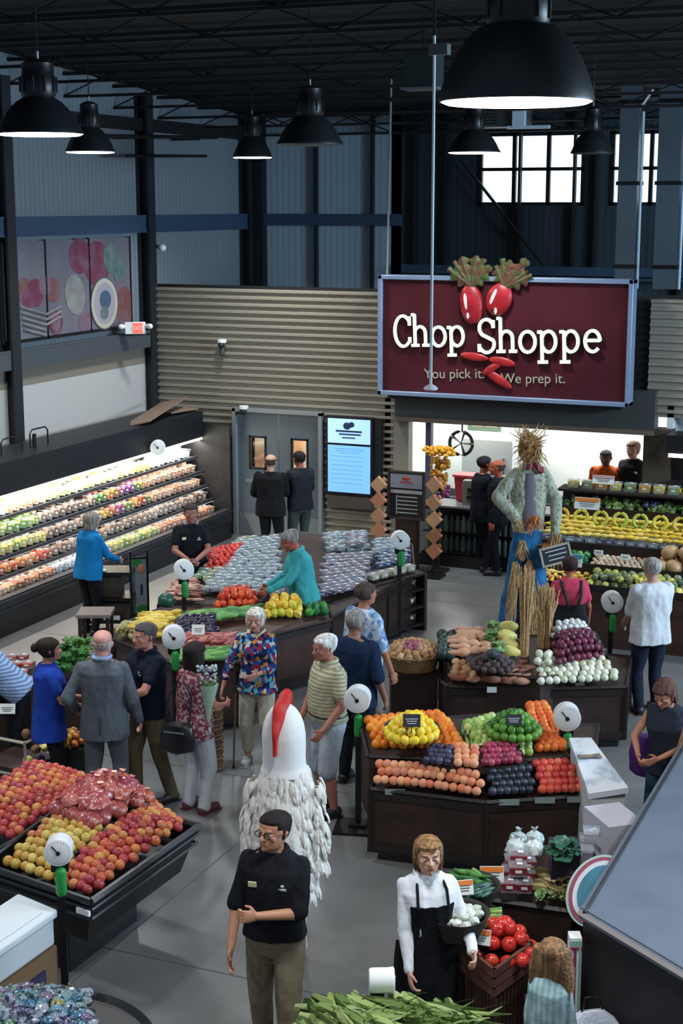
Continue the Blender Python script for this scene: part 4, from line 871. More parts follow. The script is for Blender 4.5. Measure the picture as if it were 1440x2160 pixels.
def pile(name,mes,quad,sp,label,cat,group,jit=.12,mound=0,rows=None,zoff=0,rot='free',svar=.06,maxn=300,slope=None,seed=0,layers=1,skip=None,yaw=0):
    mes=mes if isinstance(mes,list) else [mes]; rn=random.Random(seed+len(label)); A,B,Cc,D=[V(q) for q in quad]
    dv=((D-A).length+(Cc-B).length)/2; nv=rows or max(1,int(round(dv/(sp*.9)))); cnt=0
    for ly in range(layers):
        for j in range(nv-ly):
            v=(j+.5+ly*.5)/nv; p=A.lerp(D,v); q=B.lerp(Cc,v); L=(q-p).length; nu=max(1,int(round(L/sp)))-ly
            for i in range(nu):
                u=(i+.5+ly*.5+(.5 if j%2 else 0)*(.9 if nu>3 else 0))/(nu+ly+(.5 if nu>3 else 0))
                if u>1 or cnt>=maxn: continue
                if skip and skip(u,v): continue
                c=p.lerp(q,u)+V((rn.uniform(-1,1)*jit*sp,rn.uniform(-1,1)*jit*sp,0)); c.z+=mound*(1-(2*u-1)**2)*(1-(2*v-1)**2)+zoff+ly*sp*.62+rn.uniform(-.1,.1)*jit*sp
                if rot=='free': r_=(rn.uniform(-.7,.7),rn.uniform(-.7,.7),rn.uniform(0,6.3))
                elif rot=='yaw': r_=(0,rn.uniform(-.15,.15),yaw+rn.uniform(-.5,.5))
                elif rot=='align': r_=(0,0,yaw+rn.uniform(-.08,.08))
                else: r_=(0,0,rn.uniform(0,6.3))
                o=obj(name,rn.choice(mes),c,r_,1+rn.uniform(-svar,svar)); o['label']=label; o['category']=cat; o['group']=group; cnt+=1
    return cnt
def dome(name,me,c,Rd,hh,r,label,cat,group,seed=0):
    """heaped dome of round fruit"""
    rn=random.Random(seed); c=V(c); rings_=[]; n=max(2,int(round(Rd/(r*1.12))))
    for k in range(n+1):
        rr=Rd*(1-k/n); z=hh*(1-(rr/Rd)**2)
        m=max(1,int(2*math.pi*rr/(r*1.85)))
        for i in range(m):
            a=2*math.pi*i/m+k*.7; o=obj(name,me if not isinstance(me,list) else rn.choice(me),c+V((math.cos(a)*rr,math.sin(a)*rr,z+rn.uniform(-.006,.006))),(rn.uniform(-1,1),rn.uniform(-1,1),rn.uniform(0,6)),rn.uniform(.95,1.05))
            o['label']=label;o['category']=cat;o['group']=group
def quad(*a): return [Z(*p) for p in a]
def card(label,pos,rz,w_=.16,h_=.11,mats=None,tilt=20,kind='price card',lines=3,dark=False,top=None):
    t=thing('price_card',label,'sign',pos,rz); mx=M.Rotation(R(-tilt),4,'X')
    b=MB(); b.box((0,0,0),(w_,.006,h_),rx=R(-tilt)); b.build('card',mat('card_dark','#20222e',.6) if dark else mat('card_white','#d9dcd6',.6),t)
    if top: b=MB(); b.box(mx@V((0,-.004,h_*.3)),(w_*.96,.004,h_*.3),rx=R(-tilt)); b.build('header_strip',top,t)
    b=MB()
    for k in range(lines): b.box(mx@V((0,-.004,h_*(.12-.17*k))),(w_*(.7-.1*k),.003,h_*.06),rx=R(-tilt))
    b.build('printed_lines',mat('card_ink_light','#c9ccd0',.6) if dark else mat('card_ink','#5c5a58',.6),t)
    b=MB(); b.tube([(0,.004,-h_*.4),(0,.02,-h_*.5-.06)],.004,5); b.build('stake',m_black,t); return t
m_orgstrip=mat('strip_orange','#d9772c',.6); m_tray=mat('tray_dark','#1f1512',.6)
def fluor(b,poly,z,th=.05): b.prism([(p.x,p.y) for p in poly],z-th,z)
def bin_(name,label,cat,tiers,panels=True,trimz=.06,mw_=None):
    """tiered wooden produce stand. tiers: list of (polygon of world points, ztop_list)"""
    c=tiers[0][0][0]; t=thing(name,label,cat,(c.x,c.y,0))
    for k,(poly,zs) in enumerate(tiers):
        b=MB(); z=zs if hasattr(zs,'__len__') else [zs]*len(poly)
        b.prism([(p.x,p.y) for p in poly],(0.08 if k==0 else .3),z); wpart(b,'cabinet',mw_ or m_dark,t,False)
        # rim
        b=MB(); n=len(poly)
        for i in range(n):
            p,q=poly[i],poly[(i+1)%n]; a=V((p.x,p.y,z[i])); c2=V((q.x,q.y,z[(i+1)%n])); d=(c2-a); L=d.length
            if L<.02: continue
            b.tube([a,c2],.022,4)
        wpart(b,'rim',m_dark2,t,False)
        if k==0:
            b=MB(); cx=sum((p for p in poly),V((0,0,0)))/n; b.prism([((p.x-cx.x)*.94+cx.x,(p.y-cx.y)*.94+cx.y) for p in poly],0,.085); wpart(b,'plinth',m_black,t,False)
            if panels:
                b=MB()
                for i in range(n):
                    p,q=poly[i],poly[(i+1)%n]; L=(q-p).length
                    if L<.4: continue
                    d=(q-p).normalized(); nrm=V((d.y,-d.x,0)); 
                    if (p+nrm*.1-cx).length<(p-cx).length: nrm=-nrm
                    m_=max(1,round(L/.75))
                    for j in range(m_+1):
                        c3=p.lerp(q,j/m_)+nrm*.008; b.box((c3.x,c3.y,(min(z[i],z[(i+1)%n])+.08)/2),(.05,.02,min(z[i],z[(i+1)%n])-.1),math.atan2(d.y,d.x))
                    for zz in (.14,min(z[i],z[(i+1)%n])-.05): c3=p.lerp(q,.5)+nrm*.006; b.box((c3.x,c3.y,zz),(L,.016,.07),math.atan2(d.y,d.x))
                wpart(b,'panel_trim',m_dark2,t,False)
    return t
def scale(label,px,py,z,face=180,base=True,green=True,r=.115,pos=None,stand=True):
    p=pos or Z(px,py,z); t=thing('produce_scale',label,'scale',(p.x,p.y,0 if stand else p.z-.2),head(face),'round dial produce scales'); zz=p.z if stand else .2
    b=MB(); mx=M.Translation((0,0,zz))@M.Rotation(R(-90),4,'X'); 
    b.lathe([(.001,-.07),(r*.9,-.07),(r,-.055),(r,.05),(r*1.04,.06),(r*1.04,.075),(r*.97,.08)],28,mx=mx); b.build('housing',m_white,t)
    b=MB(); b.lathe([(r*.98,.072),(r*.5,.076),(.001,.077)],28,mx=mx); df=b.build('dial_face',mat('dial_face','#cfd5da',.35),t)
    b=MB(); b.lathe([(r*.16,.076),(r*.16,.09),(.001,.095)],14,mx=mx); b.box((r*.2,.085,zz+r*.25),(.008,.006,r*.8),ry=R(38)); b.build('needle',m_black,df)
    b=MB()
    for k in range(24): a=k*math.pi/12; b.box((math.cos(a)*r*.83,.0785,zz+math.sin(a)*r*.83),(.004,.003,.014),ry=-a+math.pi/2)
    b.build('tick_marks',mat('tick_grey','#7c8288',.5),df)
    if stand:
        b=MB(); b.box((0,-.03,zz/2-.02),(.05,.05,zz-.1)); b.box((0,-.02,zz-r-.04),(.12,.08,.06)); b.build('post',m_blackmetal,t)
        if base: b=MB(); b.box((0,0,.012),(.42,.36,.024)); b.box((0,-.02,.035),(.16,.14,.03)); b.build('base_plate',m_blackmetal,t)
    if green: b=MB(); b.caps((-.01,.05,zz-r-.06),(-.01,.05,zz-r-.2),.04,.04,10); b.build('bag_roll',m_green,t)
    return t
# ================================================================ citrus and stone fruit stand (centre front)
a=Z(782,1655,.70); m_=Z(1025,1684,.70); b_=Z(1243,1670,.70); bl=Z(788,1585,.70); br=Z(1212,1585,.70)
up1=[Z(778,1580,.95),Z(885,1584,.95),Z(1000,1588,.95),Z(1110,1588,.95),Z(1205,1580,.95)]; bk=[Z(1188,1478,1.1),Z(975,1490,1.1),Z(762,1510,1.1)]
bin_('produce_stand','dark wooden tiered stand of oranges, lemons, limes and stone fruit','produce stand',[([a,m_,b_,br+V((0,.9,0)),bl+V((0,.8,0))],.66),(up1+bk,[.88]*5+[1.00]*3)])
t=thing('produce_stand','dark wooden half round shelf of plums and pluots on the citrus stand','produce stand',Z(990,1600,.72)); 
b=MB(); pl=[Z(884,1608,.92),Z(945,1618,.92),Z(1060,1619,.92),Z(1112,1608,.92),Z(1095,1572,1.0),Z(905,1572,1.0)]; b.prism([(p.x,p.y) for p in pl],[.86]*4+[.88]*2,[.92]*4+[1.0]*2); wpart(b,'shelf',m_dark,t,False)
or_=rf('orange',f_orange,.046,.97,.05); or2=rf('orange_red',f_orange2,.046,.97,.05)
pile('orange',or_,quad((786,1574,.93),(962,1580,.93),(935,1500,1.08),(768,1516,1.08)),.078,'orange heaped in the left half of the centre citrus stand, around the lemons','orange','oranges in the left pile',.08,layers=1,mound=.03)
pile('orange',or_,quad((940,1585,.93),(992,1590,.93),(940,1508,1.09),(915,1506,1.09)),.078,'orange in the strip right of the lemon basket on the citrus stand','orange','oranges in the strip by the lemons',.06)
le=rf('lemon',f_lemon,.040,1.18,.0); dome('lemon',le,Z(868,1545,1.10),.205,.16,.040,'yellow lemon mounded in the round black basket on the citrus stand','lemon','lemons in the round basket',1)
li=rf('lime',f_lime,.038,1.05,.02); dome('lime',li,Z(1083,1540,1.10),.215,.16,.038,'green lime mounded in the round black basket on the citrus stand','lime','limes in the round basket',2)
for px,lab in ((868,'round black basket holding the lemons'),(1083,'round black basket holding the limes')):
    t=thing('round_basket',lab,'basket',Z(px,1548,1.02)); b=MB(); b.lathe([(.001,.0),(.18,.0),(.235,.07),(.245,.075),(.23,.075),(.17,.03),(.001,.03)],28); b.build('bowl',m_black,t)
ga=rf('pear_green',f_gapple,.040,1.1,.1)
pile('green_apple',ga,quad((1012,1590,.94),(1075,1592,.94),(1040,1505,1.09),(975,1525,1.09)),.078,'pale green apple in the slanting strip left of the limes','apple','green apples left of the limes',.08)
pile('green_apple',ga,quad((1075,1592,.94),(1122,1590,.94),(1118,1566,.98),(1075,1568,.98)),.070,'pale green apple in the small patch below the limes','apple','green apples below the limes',.08)
pile('celery_bunch',longf('celery',f_lgreen,.34,.016,0,(.8,1,1,1,.9),8),quad((985,1575,.96),(1012,1590,.95),(1000,1515,1.07),(968,1520,1.07)),.05,'pale green celery stick in the narrow strip right of the oranges','celery','celery sticks beside the oranges',.05,rot='align',yaw=head(0)+1.5,rows=2)
pile('orange',or2,quad((1128,1582,.93),(1204,1580,.93),(1152,1482,1.09),(1108,1485,1.09)),.078,'orange in the right hand pile of the citrus stand, right of the limes','orange','oranges in the right pile',.06)
pl_=rf('plum',f_plum,.036,1.0,.08); pile('plum',pl_,quad((890,1606,.95),(955,1614,.95),(955,1572,1.05),(905,1570,1.05)),.064,'dark blue plum on the middle shelf of the centre stand','plum','dark plums on the middle shelf')
pe=rf('peach',f_peach,.041,.96,.1); pile('peach',pe,quad((958,1613,.95),(1010,1616,.95),(1008,1572,1.05),(955,1570,1.05)),.07,'small peach beside the plums on the middle shelf','peach','peaches on the middle shelf')
pu=rf('pluot',f_pluot,.037,.98,.08); pile('pluot',pu,quad((1014,1615,.95),(1106,1606,.95),(1090,1566,1.05),(1012,1568,1.05)),.064,'crimson pluot on the middle shelf of the centre stand','pluot','crimson pluots on the middle shelf')
pile('peach',pe,quad((788,1652,.72),(1022,1680,.72),(1018,1628,.90),(795,1602,.88)),.070,'peach on the lower front shelf of the centre stand','peach','peaches on the lower front shelf',.12,layers=1,mound=.03)
bp=rf('black_plum',f_bplum,.041,.98,.06); pile('black_plum',bp,quad((1032,1676,.72),(1132,1672,.72),(1120,1612,.90),(1022,1622,.90)),.070,'black plum in the lower front tray between peaches and nectarines','plum','black plums in the lower tray',.04)
ne=rf('nectarine',f_nect,.041,.98,.06); pile('nectarine',ne,quad((1138,1672,.72),(1240,1668,.72),(1203,1600,.92),(1120,1604,.92)),.070,'red nectarine in the lower right tray of the centre stand','nectarine','red nectarines in the lower right tray',.04)
card('dark sign card stuck in the lemon heap',Z(868,1520,1.30),head(0),.15,.11,dark=True); card('dark sign card stuck in the lime heap',Z(1083,1518,1.30),head(0),.14,.09,dark=True)
for px,py,l in ((835,1672,'lower left end'),(1075,1694,'middle'),(1150,1690,'right part'),(1218,1688,'right end')):
    p=Z(px,py-6,.66); t=thing('shelf_label','pale shelf label on the front rim of the citrus stand, '+l,'label',p+V((0,-.03,0)),head(0)); b=MB(); b.box((0,-.02,0),(.17,.01,.05)); b.build('card',mat('shelf_label','#7f8c88',.5),t)
card('bright blue and white price card on the pluots',Z(1062,1572,.98),head(0),.12,.05,top=mat('strip_blue','#3c6fa8',.6))
scale('round white dial scale on a black floor stand left of the citrus stand',755,1472,1.25,188); scale('round white dial scale at the back right of the citrus stand',1195,1510,1.18,184)
# ---- white boxes right of the stand
t=thing('melon_box','white printed carton with lid at the right of the citrus stand','carton',(Z(1240,1760,0)+V((.1,.1,0))).to_tuple(),R(-62))
mcart=mat('carton_white','#bfc3c0',.6); 
p=[Z(1203,1570,1.0),Z(1240,1568,1.0),Z(1318,1668,.82),Z(1248,1682,.82)]
b=MB(); b.prism([(q.x,q.y) for q in p],0.0,[1.0,1.0,.80,.80]); wpart(b,'box',mcart,t,False)
b=MB(); b.prism([(q.x,q.y) for q in [p[0]+V((-.02,.02,0)),p[1]+V((.02,.02,0)),p[2]+V((.03,-.02,0)),p[3]+V((-.02,-.03,0))]],[1.0,1.0,.81,.81],[1.05,1.05,.86,.86]); wpart(b,'lid',mat('carton_lid','#d7dde3',.5,col2='#aebccd',scale=6,lo=.5,hi=.62),t,False)
b=MB(); f0=p[3].copy(); f1=p[2].copy(); d=(f1-f0); d.z=0; L=d.length; d.normalize(); a_=math.atan2(d.y,d.x)
for k in range(3):
    z=.62-.24*k
    for u,w1,h1 in ((.45,.09,.02),(.40,.03,.07),(.8,.05,.09),(.25,.03,.03)):
        c=f0+d*L*u-V((-d.y,d.x,0))*.012; b.box((c.x,c.y,z+(.03 if u==.45 else 0)),(w1,.012,h1),a_)
wpart(b,'printed_marks',mat('carton_ink','#4d555c',.6),t)
b=MB()
for z in (.26,.52): b.prism([(q.x*1.0,q.y) for q in [p[3]+V((-.004,-.006,0)),p[2]+V((.004,-.006,0)),p[2]+V((.006,.0,0)),p[3]+V((-.004,.004,0))]],z,z+.012)
wpart(b,'seam',m_dark2,t)
c=p[0].lerp(p[2],.38)+V((-.02,0,.02)); b=MB(); b.box((c.x,c.y,.985),(.13,.2,.012),R(-62),rx=0,ry=0); wpart(b,'lid_picture',mat('lid_pic','#c8a24a',.5,col2='#3c5a78',scale=9),t)
# ================================================================ root vegetable stand (behind it)
A=Z(945,1437,.72); Mi=Z(1140,1447,.70); B2=Z(1320,1438,.72); Br=Z(1300,1385,.8); Bb=Z(1255,1325,1.0); Bl=Z(925,1345,1.0); L2=Z(930,1400,.85)
bin_('produce_stand','dark wooden tiered stand of squash, onions and root vegetables','produce stand',[([A,Mi,B2,Br+V((0.05,.5,0)),Bb+V((0,.15,0)),Bl+V((0,.1,0)),L2],.66),([Z(955,1400,.9),Z(1140,1412,.9),Z(1290,1390,.88),Bb,Bl],[.80,.80,.80,.95,.95])])
sw=longf('sweet_potato',f_sweet,.19,.038,.1); pile('sweet_potato',sw,quad((950,1432,.76),(1125,1442,.76),(1115,1395,.86),(965,1395,.86)),.10,'brown sweet potato on the front left of the root vegetable stand','sweet potato','sweet potatoes on the stand',.2,rot='yaw',rows=5,yaw=.4,layers=1)
pile('potato',[lump('potato',f_pot,.05)],quad((950,1425,.78),(1010,1432,.78),(1005,1395,.88),(955,1392,.88)),.09,'tan potato on the front left corner of the root vegetable stand','potato','potatoes on the front left corner',.2)
on=rf('white_onion',f_wonion,.044,.95,-.1); pile('white_onion',on,quad((1132,1442,.76),(1312,1432,.76),(1280,1385,.9),(1125,1388,.9)),.088,'white onion on the front right of the root vegetable stand','onion','white onions on the front right',.12,layers=1)
pile('white_onion',on,quad((1125,1405,.88),(1165,1408,.88),(1165,1380,.96),(1125,1380,.96)),.088,'white onion in the raised heap below the straw legs','onion','white onions in the raised heap',.15,mound=.08)
ro=rf('red_onion_m',f_onion,.043,.92,-.1); pile('red_onion',ro,quad((1170,1402,.90),(1282,1385,.90),(1250,1335,1.02),(1160,1345,1.02)),.085,'dark red onion heaped at the right of the root vegetable stand','onion','red onions in the heap',.12,mound=.09,layers=2)
ga_=lump('garlic',f_garlic,.036,.2); pile('garlic_bulb',ga_,quad((1160,1345,1.06),(1245,1338,1.06),(1238,1318,1.10),(1165,1320,1.10)),.075,'white garlic bulb at the back right of the root vegetable stand','garlic','garlic bulbs at the back',.15,mound=.04,layers=2)
bn=longf('butternut',f_squash,.24,.052,.05,(.3,.62,.6,.62,.9,1,.85,.3)); pile('butternut_squash',bn,quad((958,1385,.94),(1030,1378,.94),(1010,1325,1.04),(955,1335,1.04)),.13,'pale orange butternut squash at the back left of the root vegetable stand','squash','butternut squash at the back left',.12,rot='yaw',rows=5,yaw=.3,mound=.05,layers=1)
ac=rf('acorn',f_acorn,.062,1.1,.15,14); pile('acorn_squash',ac,quad((925,1385,.92),(962,1385,.92),(962,1335,1.03),(925,1335,1.03)),.12,'dark green acorn squash at the left end of the root vegetable stand','squash','acorn squash at the left end',.1)
cb=leafy('cabbage',f_cab,.085,18,1.1,3,.55,.2)
for px,py,z,l in ((1035,1345,1.06,'behind the dark basket'),(1050,1368,1.02,'just above the dark basket'),(1040,1325,1.1,'at the back of the root stand')): tag(obj('cabbage',cb,Z(px,py,z),(0,0,px)),'green cabbage '+l,'cabbage')
ys_=longf('spaghetti_squash',f_yel,.25,.072,0,(.35,.8,1,1,.8,.35),14); pile('spaghetti_squash',ys_,quad((1050,1385,.94),(1095,1385,.94),(1092,1312,1.08),(1045,1318,1.08)),.2,'pale yellow oval squash in the middle of the root vegetable stand','squash','pale yellow squash in the middle',.08,rot='yaw',rows=4,yaw=.1)
t=thing('round_basket','dark shallow basket of purple roots in the middle of the root stand','basket',Z(1038,1408,.86)); b=MB(); b.lathe([(.001,0),(.2,0),(.27,.08),(.28,.085),(.265,.085),(.18,.03),(.001,.03)],26); b.build('bowl',mat('basket_dark','#2b2523',.8),t)
dome('beet',lump('beet',fm_('beet_skin','#4a3a3c','#5c4a44','#33292c',rough=.8),.042),Z(1038,1402,.94),.2,.09,.045,'dark purple root in the shallow basket on the root stand','beet','roots in the shallow basket',4)
tag(obj('eggplant',lump('eggp',fm_('dark_kale','#39474a','#2f3b42',rough=.6),.07,.3),Z(1040,1380,1.1),(0,0,1)),'round grey green vegetable on top of the dark root basket','vegetable')
for px,py,l in ((1225,1443,'right of centre'),(1040,1452,'left of centre')):
    t=thing('shelf_label','small pale price tag on the rim of the root stand, '+l,'label',Z(px,py,.66)+V((0,-.05,0)),head(0)); b=MB(); b.box((0,0,0),(.1,.01,.06)); b.build('card',lab_w,t)
# potato barrel with wicker basket left of it
p=Z(872,1385,.80); t=thing('barrel_stand','dark square stand carrying the wicker potato basket','stand',(p.x,p.y,0)); b=MB(); b.box((0,0,.33),(.5,.5,.66),YAW); b.build('cabinet',m_dark,t,False); b=MB(); b.box((0,0,.66),(.55,.55,.03),YAW); b.build('top',m_dark2,t,False)
mwick=mat('wicker','#a8875a',.8,col2='#7c5f3c',kind='wave',scale=14,dirn='Z',bump=.4)
t=thing('wicker_basket','round wicker basket piled with potatoes on a dark stand','basket',(p.x,p.y,.68)); b=MB(); b.lathe([(.001,0),(.24,0),(.30,.16),(.31,.17),(.29,.17),(.22,.03),(.001,.03)],28); b.build('bowl',mwick,t)
b=MB(); b.tube([(math.cos(a)*.305,math.sin(a)*.305,.17) for a in [2*math.pi*i/24 for i in range(25)]],.014,6); b.build('rim',mwick,t)
dome('potato',lump('potato',f_pot,.05),(p.x,p.y,.86),.27,.10,.05,'tan potato in the round wicker basket','potato','potatoes in the wicker basket',5)
dome('red_potato',lump('red_potato',f_tpot,.04),(p.x+.02,p.y-.08,.94),.10,.04,.042,'pinkish red potato in a small tray among the tan potatoes','potato','red potatoes in the wicker basket',6)
p=Z(836,1480,0); tag((lambda b:(b.box((p.x,p.y,.33),(.09,.09,.66)),b.build('patterned_post',mat('cow_print','#1b1b1d',.7,col2='#a9adab',scale=14,lo=.48,hi=.52)))[1])(MB()),'black and white mottled post beside the potato stand','post')
# ================================================================ scarecrow
def scarecrow():
    p=Z(1118,897,2.93); bx=p; t=thing('scarecrow','tall scarecrow in plaid shirt and jeans with straw hair holding a chalkboard','scarecrow',(p.x,p.y,0),head(176)); t.scale=(.9,.9,1.118)
    mst_=mat('straw','#cfae7e',.9,col2='#a8835a',scale=40,bump=.5); mpl=mat('plaid_flannel','#7d8268',.9,col2='#a5a794',kind='voro',scale=22,lo=.3,hi=.5,bump=.3); mdn=mat('denim','#1d6a9c',.85,col2='#144a74',scale=8,bump=.3)
    b=MB(); b.tube([(0,-.12,0),(0,-.12,2.3)],.03,8); b.build('pole',m_dark,t)
    b=MB(); b.rings([ringpts(z,w_,f,f,24) for z,w_,f in ((1.42,.20,.13),(1.55,.23,.15),(1.75,.24,.16),(1.95,.25,.15),(2.08,.24,.13),(2.17,.12,.09),(2.22,.08,.07))])
    for s in (1,-1):
        if s>0: E_=V((.44,.05,1.82)); W_=V((.22,.16,1.62))
        else: E_=V((-.38,.05,1.78)); W_=V((-.36,.14,1.42))
        b.caps((s*.2,0,2.07),E_,.085,.085); b.caps(E_,W_,.085,.07)
    remeshed(b,'shirt',mpl,t,.014,3,.016,8)
    b=MB(); b.rings([ringpts(z,w_,f,f,24) for z,w_,f in ((1.1,.20,.13),(1.3,.21,.14),(1.46,.20,.13))])
    b.caps((.13,0,1.25),(.22,.02,.72),.115,.11); b.caps((.22,.02,.72),(.28,.03,.1),.12,.14); b.caps((-.1,0,1.25),(-.16,.02,.78),.13,.15); b.caps((-.16,.02,.78),(-.15,.02,.45),.14,.12)
    remeshed(b,'jeans',mdn,t,.014,3,.016,7)
    b=MB(); b.rings([ringpts(z,w_,f,f,22) for z,w_,f in ((1.45,.12,.15),(1.6,.16,.17),(1.95,.14,.165),(2.1,.10,.14))]); b.build('vest',mat('vest_grey','#6f6672',.9),t)
    b=MB(); b.ball((0,0,2.36),(.165,.15,.17),18,12); b.build('head',mat('burlap','#a88348',.9,col2='#7c5a2c',scale=25),t)
    rn=random.Random(8)
    def tuft(name,c,d,n,ln,sp,m=mst_,r=.006,col=None):
        b=MB(); c=V(c); d=V(d)
        for k in range(n):
            o=V((rn.uniform(-1,1),rn.uniform(-1,1),rn.uniform(-.3,.3)))*sp*.5; q=c+o; e=q+d*ln*rn.uniform(.7,1.1)+V((rn.uniform(-1,1),rn.uniform(-1,1),rn.uniform(-.5,.5)))*sp; mid=q.lerp(e,.5)+V((rn.uniform(-1,1),rn.uniform(-1,1),0))*sp*.3; b.tube([q,mid,e],[r,r,r*.5],4)
        b.build(name,m,t)
    tuft('straw_hair',(0,0,2.42),(0,0,.25),120,.45,.2); tuft('straw_hair',(0,.03,2.40),(0,.3,-.6),110,.3,.2)
    b=MB(); b.caps((-.06,.14,2.2),(-.13,.15,2.14),.03,.045); b.caps((-.02,.14,2.2),(.05,.15,2.17),.02,.03); b.build('neckerchief',mat('kerchief','#8e1f48',.8),t)
    b=MB(); b.caps((.07,.14,2.38),(.09,.14,2.4),.018,.018); b.caps((-.05,.14,2.38),(-.03,.14,2.40),.018,.018); b.caps((.05,.13,2.33),(-.05,.14,2.31),.012,.012); b.build('face_patch',mat('patch_red','#7a2c1e',.8),t)
    tuft('straw_hand',(.2,.17,1.6),(-.3,.1,-.6),40,.2,.06); tuft('straw_hand',(-.36,.17,1.42),(.05,.1,-1),60,.34,.10)
    tuft('straw_waist',(-.05,.14,1.62),(0,.1,-.6),60,.25,.12,mat('straw_orange','#b8632c',.9,col2='#c98a5a',scale=30)); tuft('straw_waist',(-.24,.18,1.30),(0,.1,-.5),60,.2,.1,mat('straw_orange','#b8632c',.9)); tuft('straw_waist',(.10,.15,1.34),(0,.1,-.7),50,.25,.08)
    tuft('straw_leg',(-.02,.14,.98),(-.05,.0,-1),160,.95,.11); tuft('straw_leg',(-.16,.10,.62),(-.1,.02,-1),110,.6,.09); tuft('straw_leg',(.19,.14,1.1),(.1,.05,-1),60,.8,.07)
    b=MB(); b.caps((.12,.14,1.22),(.1,.16,1.15),.04,.04); b.caps((0,.16,1.08),(-.03,.17,.98),.05,.06); b.caps((.16,.15,.92),(.15,.16,.86),.04,.045); b.caps((.03,.15,.84),(0,.16,.76),.03,.035); b.build('knee_patch',mat('patch_tan','#a8734c',.9,col2='#c08c66',scale=20),t)
    t2=thing('chalkboard_sign','small tilted chalkboard with pale frame hung on the scarecrow','sign',(M.Translation((p.x,p.y,0))@M.Rotation(head(176),4,'Z')@V((-.30,.30,1.36))),head(176)+math.pi); t2.rotation_euler=(0,R(-14),head(176)+math.pi)
    b=MB(); b.box((0,0,0),(.34,.02,.2)); b.build('board',mat('chalkboard','#23242a',.7),t2)
    b=MB()
    for s in (-1,1): b.box((s*.18,0,0),(.025,.03,.245)); b.box((0,0,s*.11),(.36,.03,.025))
    b.build('frame',mat('frame_pale','#a8a090',.7),t2)
    b=MB()
    for k in range(3): b.box((rn.uniform(-.02,.02),-.013,.06-k*.055),(.26-.03*k,.004,.014))
    b.build('chalk_writing',mat('chalk','#b9bcc4',.8),t2)
scarecrow()
# the straw legs post rising from the root stand
p=Z(1105,1390,.85); q=Z(1148,1375,.85)
for (c,l,n,w1,topz) in ((p,'thin pale straw bound post at the back of the root stand, left of the pair',60,.035,1.9),(q,'wider straw sheaf rising from the root stand, right of the pair',90,.06,1.62)):
    rn=random.Random(n); b=MB()
    for k in range(n):
        o=V((rn.uniform(-1,1)*w1,rn.uniform(-1,1)*w1,0)); b.tube([c+o,c+o*1.1+V((rn.uniform(-.01,.01),0,.35)),V((c.x,c.y,topz*rn.uniform(.82,1.0)))+o*rn.uniform(.6,2.6)],.006,4)
    tag(b.build('straw_sheaf',mat('straw','#b8935c',.9)),l,'straw')
# ================================================================ apple bin (left front)
C1=Z(192,1903,.80); C2=Z(420,1742,.80); dd=(C2-C1); dd.z=0; dd.normalize(); e0=Z(22,1845,.80); ee=(e0-C1); ee.z=0; ee.normalize(); L1=(Z(420,1742,.80)-C1).length
C4=C1+ee*1.9; C3=C4+dd*L1
t=thing('apple_bin','black flared bin heaped with loose and bagged apples at lower left','produce bin',(C1.x,C1.y,0))
b=MB(); top=[C1,C2,C3,C4]; cx=sum(top,V())/4; low=[V(((p.x-cx.x)*.86+cx.x,(p.y-cx.y)*.86+cx.y,.42)) for p in top]
b.rings([[V((p.x,p.y,.42)) for p in low],[V((p.x,p.y,.80)) for p in top],[V((p.x,p.y,.80))*1 +(cx-p).normalized()*.05 for p in top],[V((p.x,p.y,.66))+(cx-p)*.06 for p in top]]); wpart(b,'body',mat('bin_black','#131315',.35),t,False)
b=MB(); 
for zz,gr in ((.80,1.0),(.74,1.0),(.66,.985)): 
    for i in range(4):
        p,q=top[i],top[(i+1)%4]; p=cx+(p-cx)*gr; q=cx+(q-cx)*gr; b.tube([(p.x,p.y,zz),(q.x,q.y,zz)],.028 if zz==.8 else .014,6)
wpart(b,'rim',mat('bin_rim','#26282c',.3),t)
b=MB(); ped=[V(((p.x-cx.x)*.52+cx.x,(p.y-cx.y)*.62+cx.y,0)) for p in top]; b.prism([(p.x,p.y) for p in ped],0,.45); wpart(b,'pedestal',m_black,t,False)
b=MB(); p=C1.lerp(C4,.06); b.box((p.x+.05,p.y-.03,.72),(.12,.02,.04),math.atan2(ee.y,ee.x)); wpart(b,'rim_fittings',m_white,t)
s0=C4.lerp(C1,.42); 
b=MB(); p=C1+ee*1.02; q=p+dd*L1; b.tube([(p.x,p.y,.86),(q.x,q.y,.98)],.02,6); b.prism([(p.x,p.y),(q.x,q.y),(q.x+ee.x*.02,q.y+ee.y*.02),(p.x+ee.x*.02,p.y+ee.y*.02)],.6,.9); wpart(b,'divider',m_black,t)
def bpt(u,v,z): q=C1+dd*L1*u+ee*v; return V((q.x,q.y,z))
ap=rf('apple',f_apple,.042,.92,.16); ya=rf('apple_gold',f_yapple,.042,.92,.16)
pile('golden_apple',ya,[bpt(.06,.97,.80),bpt(.06,.45,.80),bpt(.48,.40,.98),bpt(.55,.97,.98)],.082,'yellow apple in the near left corner of the black apple bin','apple','golden apples in the bin',.15,mound=.05)
pile('apple',ap,[bpt(.06,.45,.80),bpt(.06,.06,.80),bpt(.40,.06,.84),bpt(.42,.42,.96)],.082,'red and orange apple loose at the near corner of the black bin','apple','loose apples at the near corner',.15,mound=.03)
pile('apple',ap,[bpt(.40,.42,.96),bpt(.36,.06,.82),bpt(.95,.06,.82),bpt(.95,.42,.94)],.084,'red apple loose along the right side of the black bin','apple','loose apples along the right side',.15,mound=.06)
bg=[bag('apple_bag',f_bag,.07),bag('apple_bag2',f_bag,.065,1.2),bag('apple_bag3',f_bag,.075,1.1,False)]
